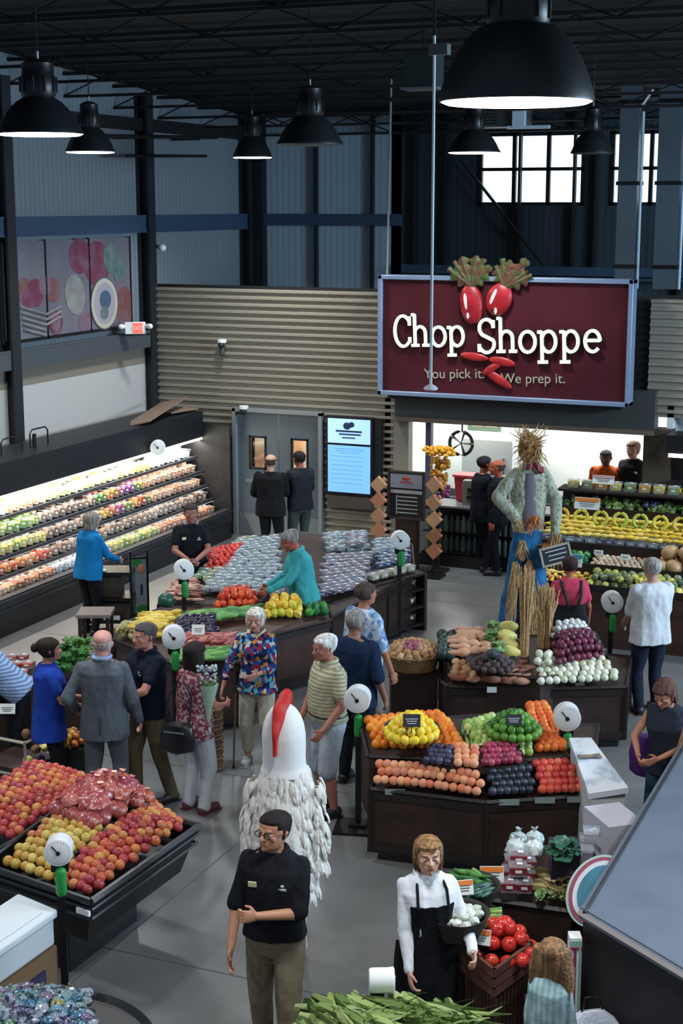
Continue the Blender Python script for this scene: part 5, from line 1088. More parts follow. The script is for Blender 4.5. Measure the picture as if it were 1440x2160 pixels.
pile('apple_bag',bg,[bpt(.46,.92,1.02),bpt(.46,.44,1.0),bpt(.95,.40,.98),bpt(.95,.95,1.02)],.10,'clear gathered plastic bag of red apples on the black bin','bag of apples','bags of apples in the bin',.3,mound=.07,rot='yaw',layers=2,svar=.15)
pile('apple',ap,[bpt(.25,1.8,.9),bpt(.25,1.08,.86),bpt(.98,1.08,.98),bpt(.98,1.8,.98)],.084,'red apple in the section left of the bin divider','apple','apples left of the divider',.12,mound=.04)
scale('round white dial scale on a black stand in front of the apple bin',125,1790,1.22,176,r=.095)
# white lidded tub on carton, bottom left
p0=Z(122,1918,.76); p1=Z(18,1990,.76); p2=Z(62,1893,.76); u=(p1-p0); u.z=0; v=(p2-p0); v.z=0; 
c4=[p0,p0+u*1.25,p0+u*1.25+v*1.4,p0+v*1.4]; c0=sum(c4,V())/4
t=thing('lidded_tub','white lidded plastic tub at the bottom left edge','tub',(c0.x,c0.y,.5))
b=MB(); b.prism([(c0.x+(p.x-c0.x)*.92,c0.y+(p.y-c0.y)*.92) for p in c4],.5,.72); wpart(b,'tub',mat('tub_white','#b9c0c4',.45),t,False,.02)
b=MB(); b.prism([(p.x,p.y) for p in c4],.70,.76); wpart(b,'lid',mat('lid_white','#ccd4d8',.4),t,False,.015)
b=MB(); b.prism([(c0.x+(p.x-c0.x)*.7,c0.y+(p.y-c0.y)*.7) for p in c4],.76,.772); wpart(b,'lid_panel',mat('lid_white','#ccd4d8',.4),t,False,.006)
t=thing('cardboard_box','brown cardboard carton under the white lidded tub','box',(c0.x,c0.y,.0))
b=MB(); b.prism([(c0.x+(p.x-c0.x)*.95,c0.y+(p.y-c0.y)*.95) for p in c4],.0,.49); wpart(b,'box',mat('cardboard','#6b5136',.8),t,False)
b=MB(); q=p0.lerp(p1,.55); b.box((q.x*.5+q.x*.5+.0,q.y-.0,.3),(.26,.02,.16),math.atan2(u.y,u.x)); wpart(b,'printed_panel',mat('box_print','#262144',.7),t)
# packaged greens bin bottom left
p=Z(110,2150,.72); t=thing('round_bin','black round edged bin of bagged salad at the bottom left corner','produce bin',(p.x,p.y,0)); b=MB(); b.lathe([(.001,0),(.5,0),(.62,.3),(.66,.62),(.64,.64),(.6,.6),(.001,.6)],40,sx=1.0,sy=.8); b.build('tub',m_black,t)
f_bl=fm_('salad_bag','#5f8298','#7c9aa2','#3f6a8e','#5f8468','#8f9aa8','#6a5a84','#8a8a4c',rough=.2,col2='#26323c',scale=34,lo=.48,hi=.62)
pile('salad_bag',[bag('sbag1',f_bl,.05,1,False),bag('sbag2',f_bl,.045,1.1)],quad((-60,2200,.66),(215,2190,.66),(190,2095,.68),(-20,2085,.68)),.075,'shiny plastic bag of salad at the bottom left corner','salad bag','salad bags in the corner bin',.25,mound=.10,layers=1,svar=.2)
# ================================================================ left shelf of red fruit, crate cart
t=thing('fruit_rack','dark tiered rack of red fruit at the left edge behind the blue topped person','rack',Z(20,1500,.5)*1 - V((0,0,.5)))
xs=[Z(-60,1475,.75),Z(64,1470,.75),Z(75,1385,1.0),Z(-60,1390,1.0)]
b=MB(); b.prism([(q.x,q.y) for q in xs],0,[.70,.70,.95,.95]); wpart(b,'cabinet',m_dark,t,False)
rp=pack('redpack',ramp('red','#b8322a','#cf5a3a','#8e2230','#d98a6a'),.12,.1,.06,lab=lab_w)
pile('fruit_punnet',rp,[xs[0],xs[1],xs[2],xs[3]],.125,'clear punnet of red fruit on the rack at the left edge','punnet','red fruit punnets at the left edge',.06,zoff=.02,rot='align',yaw=.3)
card('white price card on the red fruit rack at the left edge',Z(15,1495,.72),head(0),.16,.10)
q=Z(60,1662,.0); f0=Z(-40,1620,.28); f1=Z(55,1640,.28); f2=Z(122,1605,.28)
t=thing('slatted_crate','pale framed open crate of wrapped squash below the red fruit rack','crate',(f1.x,f1.y,0)); b=MB(); mfr=mat('frame_wood','#948f80',.7)
for z in (.28,.62):
    b.tube([(f0.x,f0.y,z),(f1.x,f1.y,z)],.018,4); b.tube([(f1.x,f1.y,z),(f2.x,f2.y,z)],.018,4)
for f_ in (f1,f2): b.tube([(f_.x,f_.y,.26),(f_.x,f_.y,.64)],.016,4)
wpart(b,'frame',mfr,t,False)
b=MB(); g=(f0-f1)+ (f2-f1); b.prism([(p.x,p.y) for p in (f0,f1,f2,f2+(f0-f1))],.0,.34); wpart(b,'crate_box',m_dark,t,False)
for i,(u,z,c) in enumerate(((.25,.40,f_yel),(.5,.47,f_brown),(.78,.44,f_yel),(.35,.36,f_plum),(.6,.36,f_plum))):
    p=f1.lerp(f2,u)+(f0-f1)*.12; tag(obj('wrapped_squash',lump('ws%d'%i,c,.05),(p.x,p.y,z)),['pale yellow squash at the corner side of the slatted crate','brown wrapped root in the middle of the slatted crate','pale yellow squash at the far side of the slatted crate','purple root low at the corner side of the slatted crate','purple root low in the middle of the slatted crate'][i],'squash')
for i,(px,py) in enumerate(((55,1548),(75,1551))): tag(obj('brown_jar',lump('jar',f_brown,.045,.05,3,1.1),Z(px,py,.68)),('left' if i==0 else 'right')+'hand small brown jar above the slatted crate' if 0 else ['small brown jar above the slatted crate, nearer the frame','small brown jar above the slatted crate, nearer the suited person'][i],'jar')
p=Z(150,1560,.55); t=thing('basket_stand','black post stand with small yellow and orange squash beside the suited person','stand',(p.x,p.y,0)); b=MB(); b.box((0,0,.25),(.3,.3,.5),.4); b.build('cabinet',m_black,t,False)
dome('mini_squash',lump('mini',fm_('mini_sq','#d0a83a','#c86a2a','#d8c860'),.04),(p.x,p.y,.55),.12,.08,.042,'small yellow or orange gourd on the black stand','gourd','gourds on the black stand',9)
lt=leafy('lettuce',f_green,.12,20,1.3,5); 
for i,(px,py,z) in enumerate(((120,1385,1.0),(150,1372,1.05),(165,1392,1.0),(140,1405,.95),(175,1370,1.05))): tag(obj('kale_bunch',lt,Z(px,py,z),(0,0,i)),'leafy green bunch on the rack between the blue top and the grey suit','leafy greens','kale bunches behind the suit')
xs=[Z(110,1420,.9),Z(195,1420,.9),Z(200,1370,.95),Z(110,1370,.95)]; t=thing('greens_rack','low dark rack under the leafy bunches behind the suited person','rack',(xs[0].x,xs[0].y,0)); b=MB(); b.prism([(q.x,q.y) for q in xs],0,.86); wpart(b,'cabinet',m_dark,t,False)
# ================================================================ centre island of packaged produce
def poly(*a): return [Z(*p) for p in a]
IA=poly((335,1262,.80),(560,1296,.78),(700,1292,.78),(872,1205,.82),(868,1140,1.0),(615,1112,1.05),(430,1150,1.0))
bin_('produce_island','long dark island covered with white wrapped packages behind the vegetables','produce island',[(IA,[.74,.72,.72,.78,.94,.98,.92])])
g_=[]
wp=[pack('wrapw%d'%i,ramp('w%d'%i,a,b_,c),.15,.11,.06,lab=lab_w) for i,(a,b_,c) in enumerate((('#a4b0b6','#8fa0a8','#c0c8cb'),('#92a4ae','#b6c0c6','#7a909c')))]
pk=[pack('wrapp%d'%i,ramp('p%d'%i,a,b_,c),.15,.11,.06,lab=lab_w) for i,(a,b_,c) in enumerate((('#6f5a70','#94808e','#86707e'),('#5f5c74','#806c88','#a0929c')))]
pg=[pack('wrapg',ramp('g','#6f9a5a','#9ab878','#c2b46a'),.15,.11,.06,lab=lab_w)]
pb=[pack('wrapb',ramp('b','#23406e','#3c5f94','#16284a'),.15,.11,.06,lab=lab_w)]
tomg=rf('tomato_s',f_tom,.036,.92,.1)
pile('tomato_vine',tomg,quad((430,1200,.92),(480,1195,.95),(520,1150,1.0),(440,1165,.98)),.075,'red tomato in the patch at the far left of the packaged island','tomato','tomatoes at the left of the island',.15,layers=2)
pile('wrapped_tray',wp,quad((420,1248,.82),(600,1262,.84),(590,1130,1.02),(510,1150,1.0)),.15,'white film wrapped tray in the pale left field of the packaged island','packaged vegetables','pale wrapped trays on the left field',.12,rot='yaw',yaw=.35,zoff=.0)
pile('wrapped_tray',pg,quad((405,1222,.86),(440,1232,.86),(545,1135,1.01),(510,1140,1.0)),.15,'green tinted wrapped tray in the strip beside the tomatoes on the island','packaged vegetables','green wrapped trays beside the tomatoes',.12,rot='yaw',yaw=.35)
pile('wrapped_tray',pk,quad((672,1262,.82),(765,1240,.82),(790,1170,.94),(682,1175,.95)),.14,'mauve labelled wrapped tray right of the turquoise shirted person','packaged vegetables','mauve wrapped trays on the right field',.10,rot='yaw',yaw=.35)
pile('wrapped_tray',wp,quad((690,1165,.98),(780,1165,.97),(770,1125,1.02),(680,1130,1.02)),.15,'white wrapped tray at the back right of the packaged island','packaged vegetables','pale wrapped trays at the back right',.12,rot='yaw',yaw=.35)
pile('wrapped_tray',pk[:1],quad((735,1165,.99),(765,1162,.99),(775,1135,1.02),(730,1138,1.02)),.13,'pink purple wrapped tray at the back centre of the island','packaged vegetables','pink wrapped trays at the back centre',.12,rot='yaw',yaw=.35,zoff=.07)
pile('wrapped_tray',pb,quad((795,1200,.88),(862,1185,.90),(862,1165,.95),(798,1172,.94)),.13,'dark blue wrapped tray at the right end of the packaged island','packaged vegetables','dark blue wrapped trays at the right end',.1,rot='yaw',yaw=.35)
pile('wrapped_tray',wp,quad((785,1170,.96),(862,1160,.96),(860,1142,1.0),(785,1140,1.0)),.14,'white wrapped tray beside the dial scale at the right end of the island','packaged vegetables','pale wrapped trays by the right scale',.1,rot='yaw',yaw=.35)
scale('round white dial scale at the back right corner of the packaged island',843,1138,1.34,172,base=False)
scale('round white dial scale left of the packaged island, before the wall case',387,1200,1.30,168,base=False)
scale('round white dial scale in front of the yellow and green vegetables, behind the dark polo',366,1342,1.28,172,base=False)
scale('round white dial scale on the dark right hand cabinets',1290,1268,1.22,182,base=False)
q=XP(333,943,-11.95); scale('round white dial scale hanging on the canopy of the lit wall case',0,0,0,178,stand=False,green=False,pos=q)
# shelf end of the island
a=Z(762,1352,0); b_=Z(868,1322,0); d=(b_-a).normalized(); n=V((d.y,-d.x,0)); n=-n if n.dot(FW)<0 else n; ang=math.atan2(d.y,d.x); L=(b_-a).length
t=thing('shelf_unit','dark open shelf unit with cream packages at the right end of the island','shelf unit',(a.x,a.y,0),ang)
b=MB(); b.box((L/2,.26,.39),(L,.04,.78)); 
for s in (0,L): b.box((s,.0,.39),(.05,.5,.78))
b.build('side_panel',m_dark,t,False)
b=MB()
for z in (.12,.36,.60,.80): b.box((L/2,0,z),(L,.48,.03),rx=R(6))
b.build('shelf',m_dark2,t,False)
mx=M.Translation(t.location)@M.Rotation(ang,4,'Z'); cr=pack('creampk',ramp('cream','#b3a890','#cfc6ac','#9c9078'),.15,.16,.08,lab=lab_w)
for r_,z in enumerate((.15,.39,.63,.83)):
    for i in range(int(L/.17)):
        o=obj('cream_package',cr,mx@V((.10+i*.17,-.1,z)),(0,0,ang)); tag(o,['cream package on the lowest shelf of the island end unit','cream package on the second lowest shelf of the island end unit','cream package on the third shelf of the island end unit','cream package on the top of the island end unit'][r_],'package',['packages on the lowest shelf','packages on the second shelf','packages on the third shelf','packages on the top shelf'][r_])
# ================================================================ vegetable island (front part)
IB=poly((240,1338,.80),(400,1402,.80),(505,1388,.80),(578,1328,.80),(700,1298,.80),(690,1268,.86),(560,1262,.88),(345,1268,.88),(262,1305,.85))
bin_('produce_island','dark panelled island of loose vegetables behind the floral blouse','produce island',[(IB,[.74]*5+[.80]*4)],mw_=mat('reddish_wood','#452620',.5,col2='#33201a',scale=5))
rp_=longf('red_root',fm_('red_bundle','#9c5a4a','#6f3038','#b98a70','#c9a894'),.16,.022,.2,(.4,.9,1,.9,.4))
pile('radish_bunch',rp_,quad((350,1262,.86),(425,1268,.88),(415,1222,.95),(370,1228,.94)),.07,'small reddish brown root at the left back of the vegetable island','root vegetable','reddish roots at the left back',.2,rot='yaw',yaw=.2,layers=2)
pe_=lump('pepper',f_pep,.048,.25,2.2,1.1); pile('red_pepper',pe_,quad((448,1280,.88),(548,1278,.88),(535,1250,.95),(465,1255,.95)),.09,'red orange pepper heaped in the middle of the vegetable island','pepper','red peppers in the middle heap',.15,mound=.06,layers=2)
yp_=lump('ypepper',f_ypep,.055,.25,2.,1.1); pile('yellow_pepper',yp_,quad((555,1300,.84),(640,1300,.82),(640,1268,.92),(560,1270,.92)),.105,'yellow green pepper heaped left of the turquoise shirted person','pepper','yellow peppers on the island',.15,mound=.05,layers=2)
gp_=lump('gpepper',fm_('green_pepper','#2f7a3a','#1f5f34','#4c9a3c',rough=.3),.05,.25,2.,1.1); pile('green_pepper',gp_,quad((640,1298,.82),(695,1292,.82),(690,1272,.88),(645,1275,.9)),.10,'green pepper at the right corner of the vegetable island','pepper','green peppers at the right corner',.15)
pile('yellow_squash',longf('ysq',fm_('summer_squash','#d8b83c','#cfa834','#e3cc6a'),.19,.03,.1,(.35,.5,.7,1,1,.4)),quad((262,1335,.84),(340,1345,.84),(385,1295,.90),(300,1300,.90)),.10,'yellow squash at the left end of the vegetable island','squash','yellow squash at the left end',.15,rot='yaw',yaw=.4,layers=2)
pile('eggplant',longf('egg',f_egg,.2,.045,.06,(.3,.6,.75,1,1,.5)),quad((362,1335,.86),(455,1340,.86),(450,1298,.92),(370,1302,.92)),.105,'dark purple eggplant in the middle of the vegetable island','eggplant','eggplants on the island',.12,rot='yaw',yaw=1.2)
pile('carrot',longf('carrot',fm_('pinkcarrot','#b06a5a','#9c4a52','#c98a70'),.2,.02,.02,(1,.95,.85,.7,.5,.2)),quad((365,1362,.84),(505,1368,.84),(500,1340,.88),(370,1340,.88)),.075,'pinkish root in the strip below the eggplants','root vegetable','pinkish roots below the eggplants',.12,rot='yaw',yaw=1.0,layers=2)
zu=longf('zucchini',fm_('zucchini','#2f6a34','#4c8a42','#7aa84e'),.22,.028,.05,(.6,.9,1,1,.9,.5)); pile('zucchini',zu,quad((372,1395,.83),(505,1388,.83),(508,1364,.86),(375,1368,.86)),.08,'green zucchini along the front edge of the vegetable island','zucchini','zucchini along the front edge',.12,rot='yaw',yaw=.6,layers=1)
pile('zucchini',zu,quad((380,1318,.86),(560,1290,.88),(545,1278,.9),(400,1290,.9)),.09,'green zucchini in the back strip of the vegetable island','zucchini','zucchini in the back strip',.12,rot='yaw',yaw=.6)
card('white price card between the eggplants on the vegetable island',Z(418,1328,.99),head(0),.14,.11); tag(obj('watermelon',lump('wmelon',fm_('melon_green','#0f4a38','#16563c'),.1,.03,1,.9),Z(350,1266,.95)),'small dark green melon at the left end of the island','melon')
pile('cauliflower',leafy('caul',fm_('pale_greens','#b9b47e','#c9c088','#a8a86a'),.1,14,1.0,8,.5),quad((248,1338,.84),(285,1348,.84),(300,1325,.86),(262,1320,.86)),.16,'pale yellow leafy head at the far left tip of the vegetable island','vegetable','pale heads at the left tip',.1)
# wicker tall basket, cane, stool
p=Z(447,1622,0); t=thing('tall_wicker_basket','tall brown woven basket standing behind the white trousers','basket',(p.x,p.y,0)); b=MB(); prof=[(.10,0)]
for k in range(12): prof+= [(.125,.02+k*.052),(.108,.046+k*.052)]
b.lathe([(.001,0)]+prof+[(.12,.66),(.10,.66),(.001,.6)],18); b.build('woven_body',mat('wicker_brown','#6f4a2c',.8,col2='#3a2417',kind='wave',scale=9,dirn='Z',bump=.3),t)
b=MB(); b.tube([(.12*math.cos(a),.12*math.sin(a),.66) for a in [2*math.pi*i/20 for i in range(21)]],.014,6); b.build('rim',mwick,t)
p=Z(493,1620,0); q=p+V((.02,.02,.80)); t=thing('walking_cane','thin wooden walking cane held by the person in the floral blouse','cane',p); b=MB(); b.tube([(0,0,.02),(.02,.02,.8)],.011,8); b.build('shaft',mat('cane_wood','#5f4632',.5),t); b=MB(); b.tube([(.02,.02,.8),(.03,.02,.86),(.09,.0,.88),(.13,-.01,.85)],.013,8); b.build('handle',m_black,t); b=MB(); b.lathe([(.001,0),(.016,0),(.014,.04),(.001,.04)],10); b.build('rubber_foot',m_black,t)
# purse, bouquet
p=Z(392,1540,.86); p=p+V((.0,-.16,0)); t=thing('handbag','black leather shoulder bag hanging behind the white trousers','bag',p,head(20)); b=MB(); b.rings([[V((x*1.0,y,z)) for x,y,z in [(math.cos(a)*wd,math.sin(a)*.07,zz) for a in [2*math.pi*i/20 for i in range(20)]]] for wd,zz in ((.10,-.15),(.165,-.13),(.175,-.02),(.15,.09),(.12,.11))]); b.build('body',mat('leather_black','#17181b',.35),t); b=MB(); b.box((0,-.075,.05),(.2,.01,.012)); b.build('zip_trim',m_grey,t); b=MB(); b.tube([(-.12,0,.1),(-.10,.04,.35),(.02,.08,.56),(.12,.06,.35),(.12,0,.1)],.010,6); b.build('strap',mat('leather_black','#17181b',.35),t)
p=Z(438,1478,1.12); t=thing('flower_bouquet','wrapped bouquet of white flowers with green leaves held by the long haired person','bouquet',p,head(0)); b=MB(); rn=random.Random(4)
for k in range(60): b.ball((rn.uniform(-.09,.09),rn.uniform(-.05,.05),.14+rn.uniform(0,.20)),rn.uniform(.010,.018),6,4)
b.build('blossoms',mat('petal_white','#c3cdd0',.7,col2='#9fb0b8',scale=20),t); b=MB()
for k in range(16): a=rn.uniform(0,6.28); b.tube([(0,0,-.08),(math.cos(a)*.04,math.sin(a)*.03,.1),(math.cos(a)*.1,math.sin(a)*.07,.22)],[.008,.014,.004],5)
b.build('leaves',mat('leaf_mid','#5f8a4a',.7),t); b=MB(); b.rings([[V((math.cos(a)*r_*(1+.1*math.sin(5*a)),math.sin(a)*r_*.7,z)) for a in [2*math.pi*i/20 for i in range(20)]] for r_,z in ((.02,-.20),(.03,-.10),(.10,.16))],cap=False); b.build('wrapper',mat('wrapper_green','#a8c0a8',.4,alpha=.75),t)
# ================================================================ lit refrigerated wall case at left
CY0,CY1=14.6,22.62
t=thing('wall_case','long black open refrigerated wall case with lit shelves along the left wall','refrigerated case',(-12.3,CY0,0)); yc=(CY0+CY1)/2; LY=CY1-CY0
mcase=mat('case_black','#17181c',.4); 
b=MB(); b.box((-12.95,yc,1.08),(.14,LY,2.14)); b.box((-12.25,yc,.16),(1.3,LY,.32)); wpart(b,'body',mcase,t,False)
b=MB(); b.box((-11.66,yc,.40),(.12,LY,.22)); b.box((-11.60,yc,.47),(.05,LY,.03)); b.box((-11.60,yc,.36),(.05,LY,.02)); wpart(b,'bumper',mat('case_bumper','#26282e',.3),t,False)
b=MB(); b.box((-12.52,yc,1.93),(.82,LY,.46)); wpart(b,'canopy',mat('case_canopy','#15161a',.5),t,False)
b=MB(); b.box((-12.86,yc,1.1),(.05,LY-.1,1.3)); wpart(b,'back_panel',mat('case_back','#d9d4c4',.5),t,False)
b=MB(); b.box((-12.13,yc,1.70),(.05,LY-.1,.035)); wpart(b,'light_strip',mat('case_led','#fff4dc',emit=7),t,False)
b=MB(); b.box((-12.25,CY1,1.0),(1.3,.05,1.9)); wpart(b,'end_panel',mcase,t,False)
SH=[(1.40,-12.22),(1.15,-12.12),(.92,-12.02),(.69,-11.92),(.47,-11.76)]
for z,x in SH:
    b=MB(); b.box(((x-12.84)/2,yc,z-.02),(abs(x+12.84),LY-.1,.02),0,0,R(5)); b.box((x,yc,z-.03),(.02,LY-.1,.05)); wpart(b,'shelf',mat('case_shelf','#34363c',.4),t,False)
for z,x in SH[:4]:
    b=MB(); b.box((x-.02,yc,z-.045),(.03,LY-.2,.012)); wpart(b,'shelf_light',mat('case_led_soft','#fff0d2',emit=3),t,False)
cwarm=(1,.90,.74)
for k in range(4): area('case_light',(-12.2,CY0+LY*(k+.5)/4,1.66),.06,LY/4.2,CASE_W*1.15,cwarm,(0,R(14),0))
for z,x in SH[:4]: area('case_shelf_light',(x+.0,yc,z-.06),.04,LY,CASE_W*.5,cwarm,(0,R(24),0))
cols=[('yellowish',ramp('cc1','#d6c86a','#c9c07a','#e3dcae','#8fa04a')),('orange red',ramp('cc2','#c9503a','#d88a4a','#b5383a','#e0b070')),('peach',ramp('cc3','#d69a78','#c9886a','#e0b894','#c0705a')),('white',ramp('cc4','#c9cdd4','#b0b4c0','#e0e2e4','#a09aa8')),('brown',ramp('cc5','#8a6a58','#a88a78','#6f5448','#b8a090')),('green',ramp('cc6','#6f9a4a','#8fb05a','#c0c47a','#4c7a3c')),('rainbow',ramp('cc7','#d8b83a','#c9382f','#3f8a3c','#d87a2a','#7a3a8a'))]
CP=[pack('casepk%d'%i,c[1],.155,.16,.13,lab=lab_w) for i,c in enumerate(cols)]
names_=['top','second','third','fourth','bottom']
def casecol(s,y):
    u=(y-CY0)/LY
    if s==0: return 3 if u<.32 or u>.80 else (0 if u>.42 else 2)
    if s==1: return [1,5,4,6,2][min(4,int(u*5.2))]
    if s==2: return [1,0,4,6,2][min(4,int(u*5.2))]
    if s==3: return [2,1,4,4,4][min(4,int(u*5.2))]
    return [1,2,3,0,2][min(4,int(u*5.4))]
rn=random.Random(12)
for s,(z,x) in enumerate(SH):
    nrow=2 if s==4 else 1; nn=int((LY-1.2)/.165)
    for r_ in range(nrow):
        for i in range(nn):
            y=CY0+1.1+i*.165; ci=casecol(s,y)
            o=obj('food_package',CP[ci],(x-.11-r_*.19,y,z+rn.uniform(-.004,.01)+r_*.05),(rn.uniform(-.05,.05),R(12),R(90)+rn.uniform(-.12,.12)),rn.uniform(.9,1.15)); l='%s labelled package on the %s shelf of the lit wall case'%(cols[ci][0],names_[s]); tag(o,l,'package','%s packages, %s shelf of the wall case'%(cols[ci][0],names_[s]))
            if s<4 and rn.random()<.6:
                o=obj('food_package',CP[ci],(x-.28,y,z+.05),(0,R(8),R(90)),1.05); tag(o,l,'package','%s packages, %s shelf of the wall case'%(cols[ci][0],names_[s]))
q=XP(330,872,-12.5); t=thing('cardboard_sheet','flattened tan cardboard lying on top of the wall case','cardboard',(-12.45,21.6,2.17)); b=MB(); b.box((0,0,.08),(.5,1.9,.02),.15,R(5),R(-14)); b.build('sheet',mat('cardboard_tan','#7c6656',.8),t,False)
b=MB(); b.box((.1,.6,.04),(.3,.7,.02),-.2); b.build('flap',mat('cardboard_tan','#7c6656',.8),t,False)
t=thing('hoop_frame','black metal hoop frame standing on top of the wall case','frame',(-12.5,17.4,2.16)); b=MB()
for k,(y,wd,h_) in enumerate(((0,.5,.22),(.7,.45,.26))): b.tube([(0,y,0),(0,y,h_*.8),(0,y+.06,h_),(0,y+wd-.06,h_),(0,y+wd,h_*.8),(0,y+wd,0)],.012,6)
b.box((.02,.78,.1),(.03,.06,.2)); b.build('hoops',m_black,t)
# cart and easel in front of the case
p=Z(238,1325,0); t=thing('utility_cart','dark wire cart with a small white ticket behind the blue jacket','cart',(p.x,p.y,0),.4); b=MB()
for z in (.14,.45,.80): b.box((0,0,z),(.62,.42,.04))
b.build('deck',m_black,t); b=MB()
for sx in (-1,1):
    for sy in (-1,1): b.tube([(sx*.29,sy*.19,.04),(sx*.29,sy*.19,.98)],.014,6)
b.build('uprights',m_blackmetal,t); b=MB(); b.box((-.05,0,.62),(.4,.3,.3)); b.box((.05,.0,.28),(.4,.3,.22)); b.build('bin',mat('cart_bin','#2a2826',.7,col2='#463c30',scale=7),t); b=MB(); b.box((.02,-.2,.2),(.22,.01,.06)); b.build('ticket',lab_w,t); b=MB(); b.box((-.12,-.16,.84),(.16,.08,.02)); b.build('notepad',lab_w,t)
for sx in (-1,1):
    for sy in (-1,1): b=MB(); b.lathe([(.001,-.012),(.035,-.012),(.035,.012),(.001,.012)],12,c=(sx*.29,sy*.19,.035),mx=M.Rotation(R(90),4,'X')); b.build('caster',m_black,t)
p=Z(296,1320,0); t=thing('poster_stand','narrow black framed poster stand with fruit picture beside the cart','poster stand',(p.x,p.y,0),head(0)+.35); b=MB(); b.box((0,.02,.55),(.20,.02,.78)); b.build('poster',mat('poster_grey','#8fa0a8',.6),t,False); b=MB()
for s in (-1,1): b.box((s*.115,0,.52),(.025,.04,1.04))
b.box((0,0,.95),(.24,.04,.02)); b.box((0,0,.15),(.24,.04,.02)); b.box((0,0,.02),(.3,.3,.03)); b.build('frame',m_blackmetal,t,False)
b=MB(); b.ball((-.02,.005,.88),(.06,.006,.06)); b.ball((.04,.005,.24),(.08,.006,.05)); b.build('printed_leaf',mat('poster_green','#2f8a3a',.6),t); b=MB(); b.ball((.03,.002,.79),(.05,.006,.07)); b.build('printed_fruit',mat('poster_peach','#c98a70',.6),t); b=MB(); b.box((.03,.004,.5),(.03,.006,.14)); b.build('printed_bar',mat('poster_ink','#2a3a5c',.6),t)
p=Z(205,1400,0); t=thing('low_table','small dark table with taupe top behind the bald person','table',(p.x,p.y,0),head(0)); b=MB(); b.box((0,0,.66),(.42,.4,.04)); b.build('table_top',mat('taupe_top','#7c7066',.6),t); 
for sx in (-1,1):
    for sy in (-1,1): b=MB(); b.box((sx*.17,sy*.16,.32),(.04,.04,.64)); b.build('leg',m_dark,t)
# ================================================================ back area: board, hanging strips, bouquet, deli case
q=YP(857,1093,21.4); q2=YP(857,995,21.4); a=YP(820,1040,21.4); b_=YP(896,1040,21.4); w_=b_.x-a.x; h_=q2.z-q.z
t=thing('menu_board','framed chalk menu board on a dark wooden stand left of the deli counter','sign board',(q.x,21.4,0)); b=MB(); b.box((0,0,q.z+h_/2),(w_,.03,h_)); b.build('board',mat('board_dark','#1d1c20',.6),t); b=MB()
for s in (-1,1): b.box((s*w_/2,-.01,q.z+h_/2),(.03,.05,h_+.03)); b.box((0,-.01,q.z+h_/2+s*h_/2),(w_,.05,.03))
b.build('frame',mat('board_frame','#3a302a',.6),t); b=MB(); b.box((0,-.02,q.z+h_*.8),(w_*.88,.01,h_*.3)); b.build('header',mat('board_header','#8f8c98',.6),t); b=MB(); b.ball((0,-.03,q.z+h_*.86),(.07,.006,.03)); b.box((0,-.027,q.z+h_*.78),(.2,.006,.02)); b.build('header_logo',mat('board_red','#a8402f',.6),t); b=MB(); b.box((0,-.02,q.z+h_*.57),(w_*.88,.012,h_*.07)); 
for k in range(5): b.box((.02,-.02,q.z+h_*(.46-.085*k)),(w_*.55,.01,.016))
b.box((-w_*.27,-.02,q.z+h_*.28),(.012,.01,h_*.42)); b.build('chalk_lines',mat('chalk_pale','#a5a3a0',.7),t); b=MB(); b.box((0,.05,q.z/2),(.34,.16,q.z)); b.build('stand_post',m_dark,t); b=MB(); b.box((0,.03,.03),(.7,.5,.06)); b.build('base',m_dark2,t)
mkr=fm_('kraft_bag','#b0805c','#c4966e','#9c6a48','#b87a5a',rough=.7); db=MB(); db.box((0,0,0),(.16,.07,.16)); db.box((0,0,.1),(.05,.02,.06)); dbm=db.mesh('kraft_pack',mkr,False)
for nm,px,pys in (('left of the menu board',798,(1022,1055,1088,1118)),('right of the menu board',915,(1022,1060,1096,1130,1162))):
    tp=YP(px,pys[0]-20,21.3); bt=YP(px,pys[-1]+15,21.3)
    b=MB(); b.tube([(tp.x,21.33,0),(tp.x,21.33,tp.z)],.015,6); b.box((tp.x,21.33,.015),(.3,.3,.03)); tag(b.build('strip_post',m_blackmetal),'thin black post with hanging packets, '+nm,'stand')
    for py in pys: qq=YP(px,py,21.22); tag(obj('kraft_packet',dbm,qq,(0,R(45),rn.uniform(-.2,.2)),1.15),'tan square packet hanging in the vertical strip '+nm,'packet','tan packets hanging '+nm)
q=YP(925,1005,21.7); t=thing('sunflower_bouquet','orange and yellow sunflower arrangement on a stand right of the menu board','flowers',(q.x,21.7,0)); b=MB(); b.tube([(0,0,0),(0,0,1.25)],.03,8); b.box((0,0,.02),(.3,.3,.04)); b.build('stand',m_black,t)
b=MB(); rn=random.Random(3); zt=YP(925,952,21.7).z
for k in range(70): a=rn.uniform(0,6.28); rr=rn.uniform(.05,.27); b.ball((math.cos(a)*rr,math.sin(a)*rr*.6,zt+rn.uniform(-.05,.06)),(.04,.03,.03),6,4)
b.build('crown_petals',mat('petal_orange','#d98a1e',.6,col2='#e3b82e',scale=14),t); b=MB()
for k in range(60): b.ball((rn.uniform(-.10,.17),rn.uniform(-.1,.08),rn.uniform(1.30,zt-.1)),rn.uniform(.03,.05),6,4)
b.build('lower_petals',mat('petal_yellow','#c9962a',.6,col2='#a8641e',scale=12),t); b=MB()
for k in range(26): b.ball((rn.uniform(.0,.2),rn.uniform(-.1,.02),rn.uniform(1.18,1.36)),.035,6,4)
b.build('red_petals',mat('petal_red','#8e3048',.6,col2='#5f3a7a',scale=12),t)
t=thing('deli_case','low refrigerated deli case with two rows of bottles before the prep opening','refrigerated case',(-7.2,22.2,0)); x0,x1=-7.98,-5.6; xc=(x0+x1)/2; WX=x1-x0
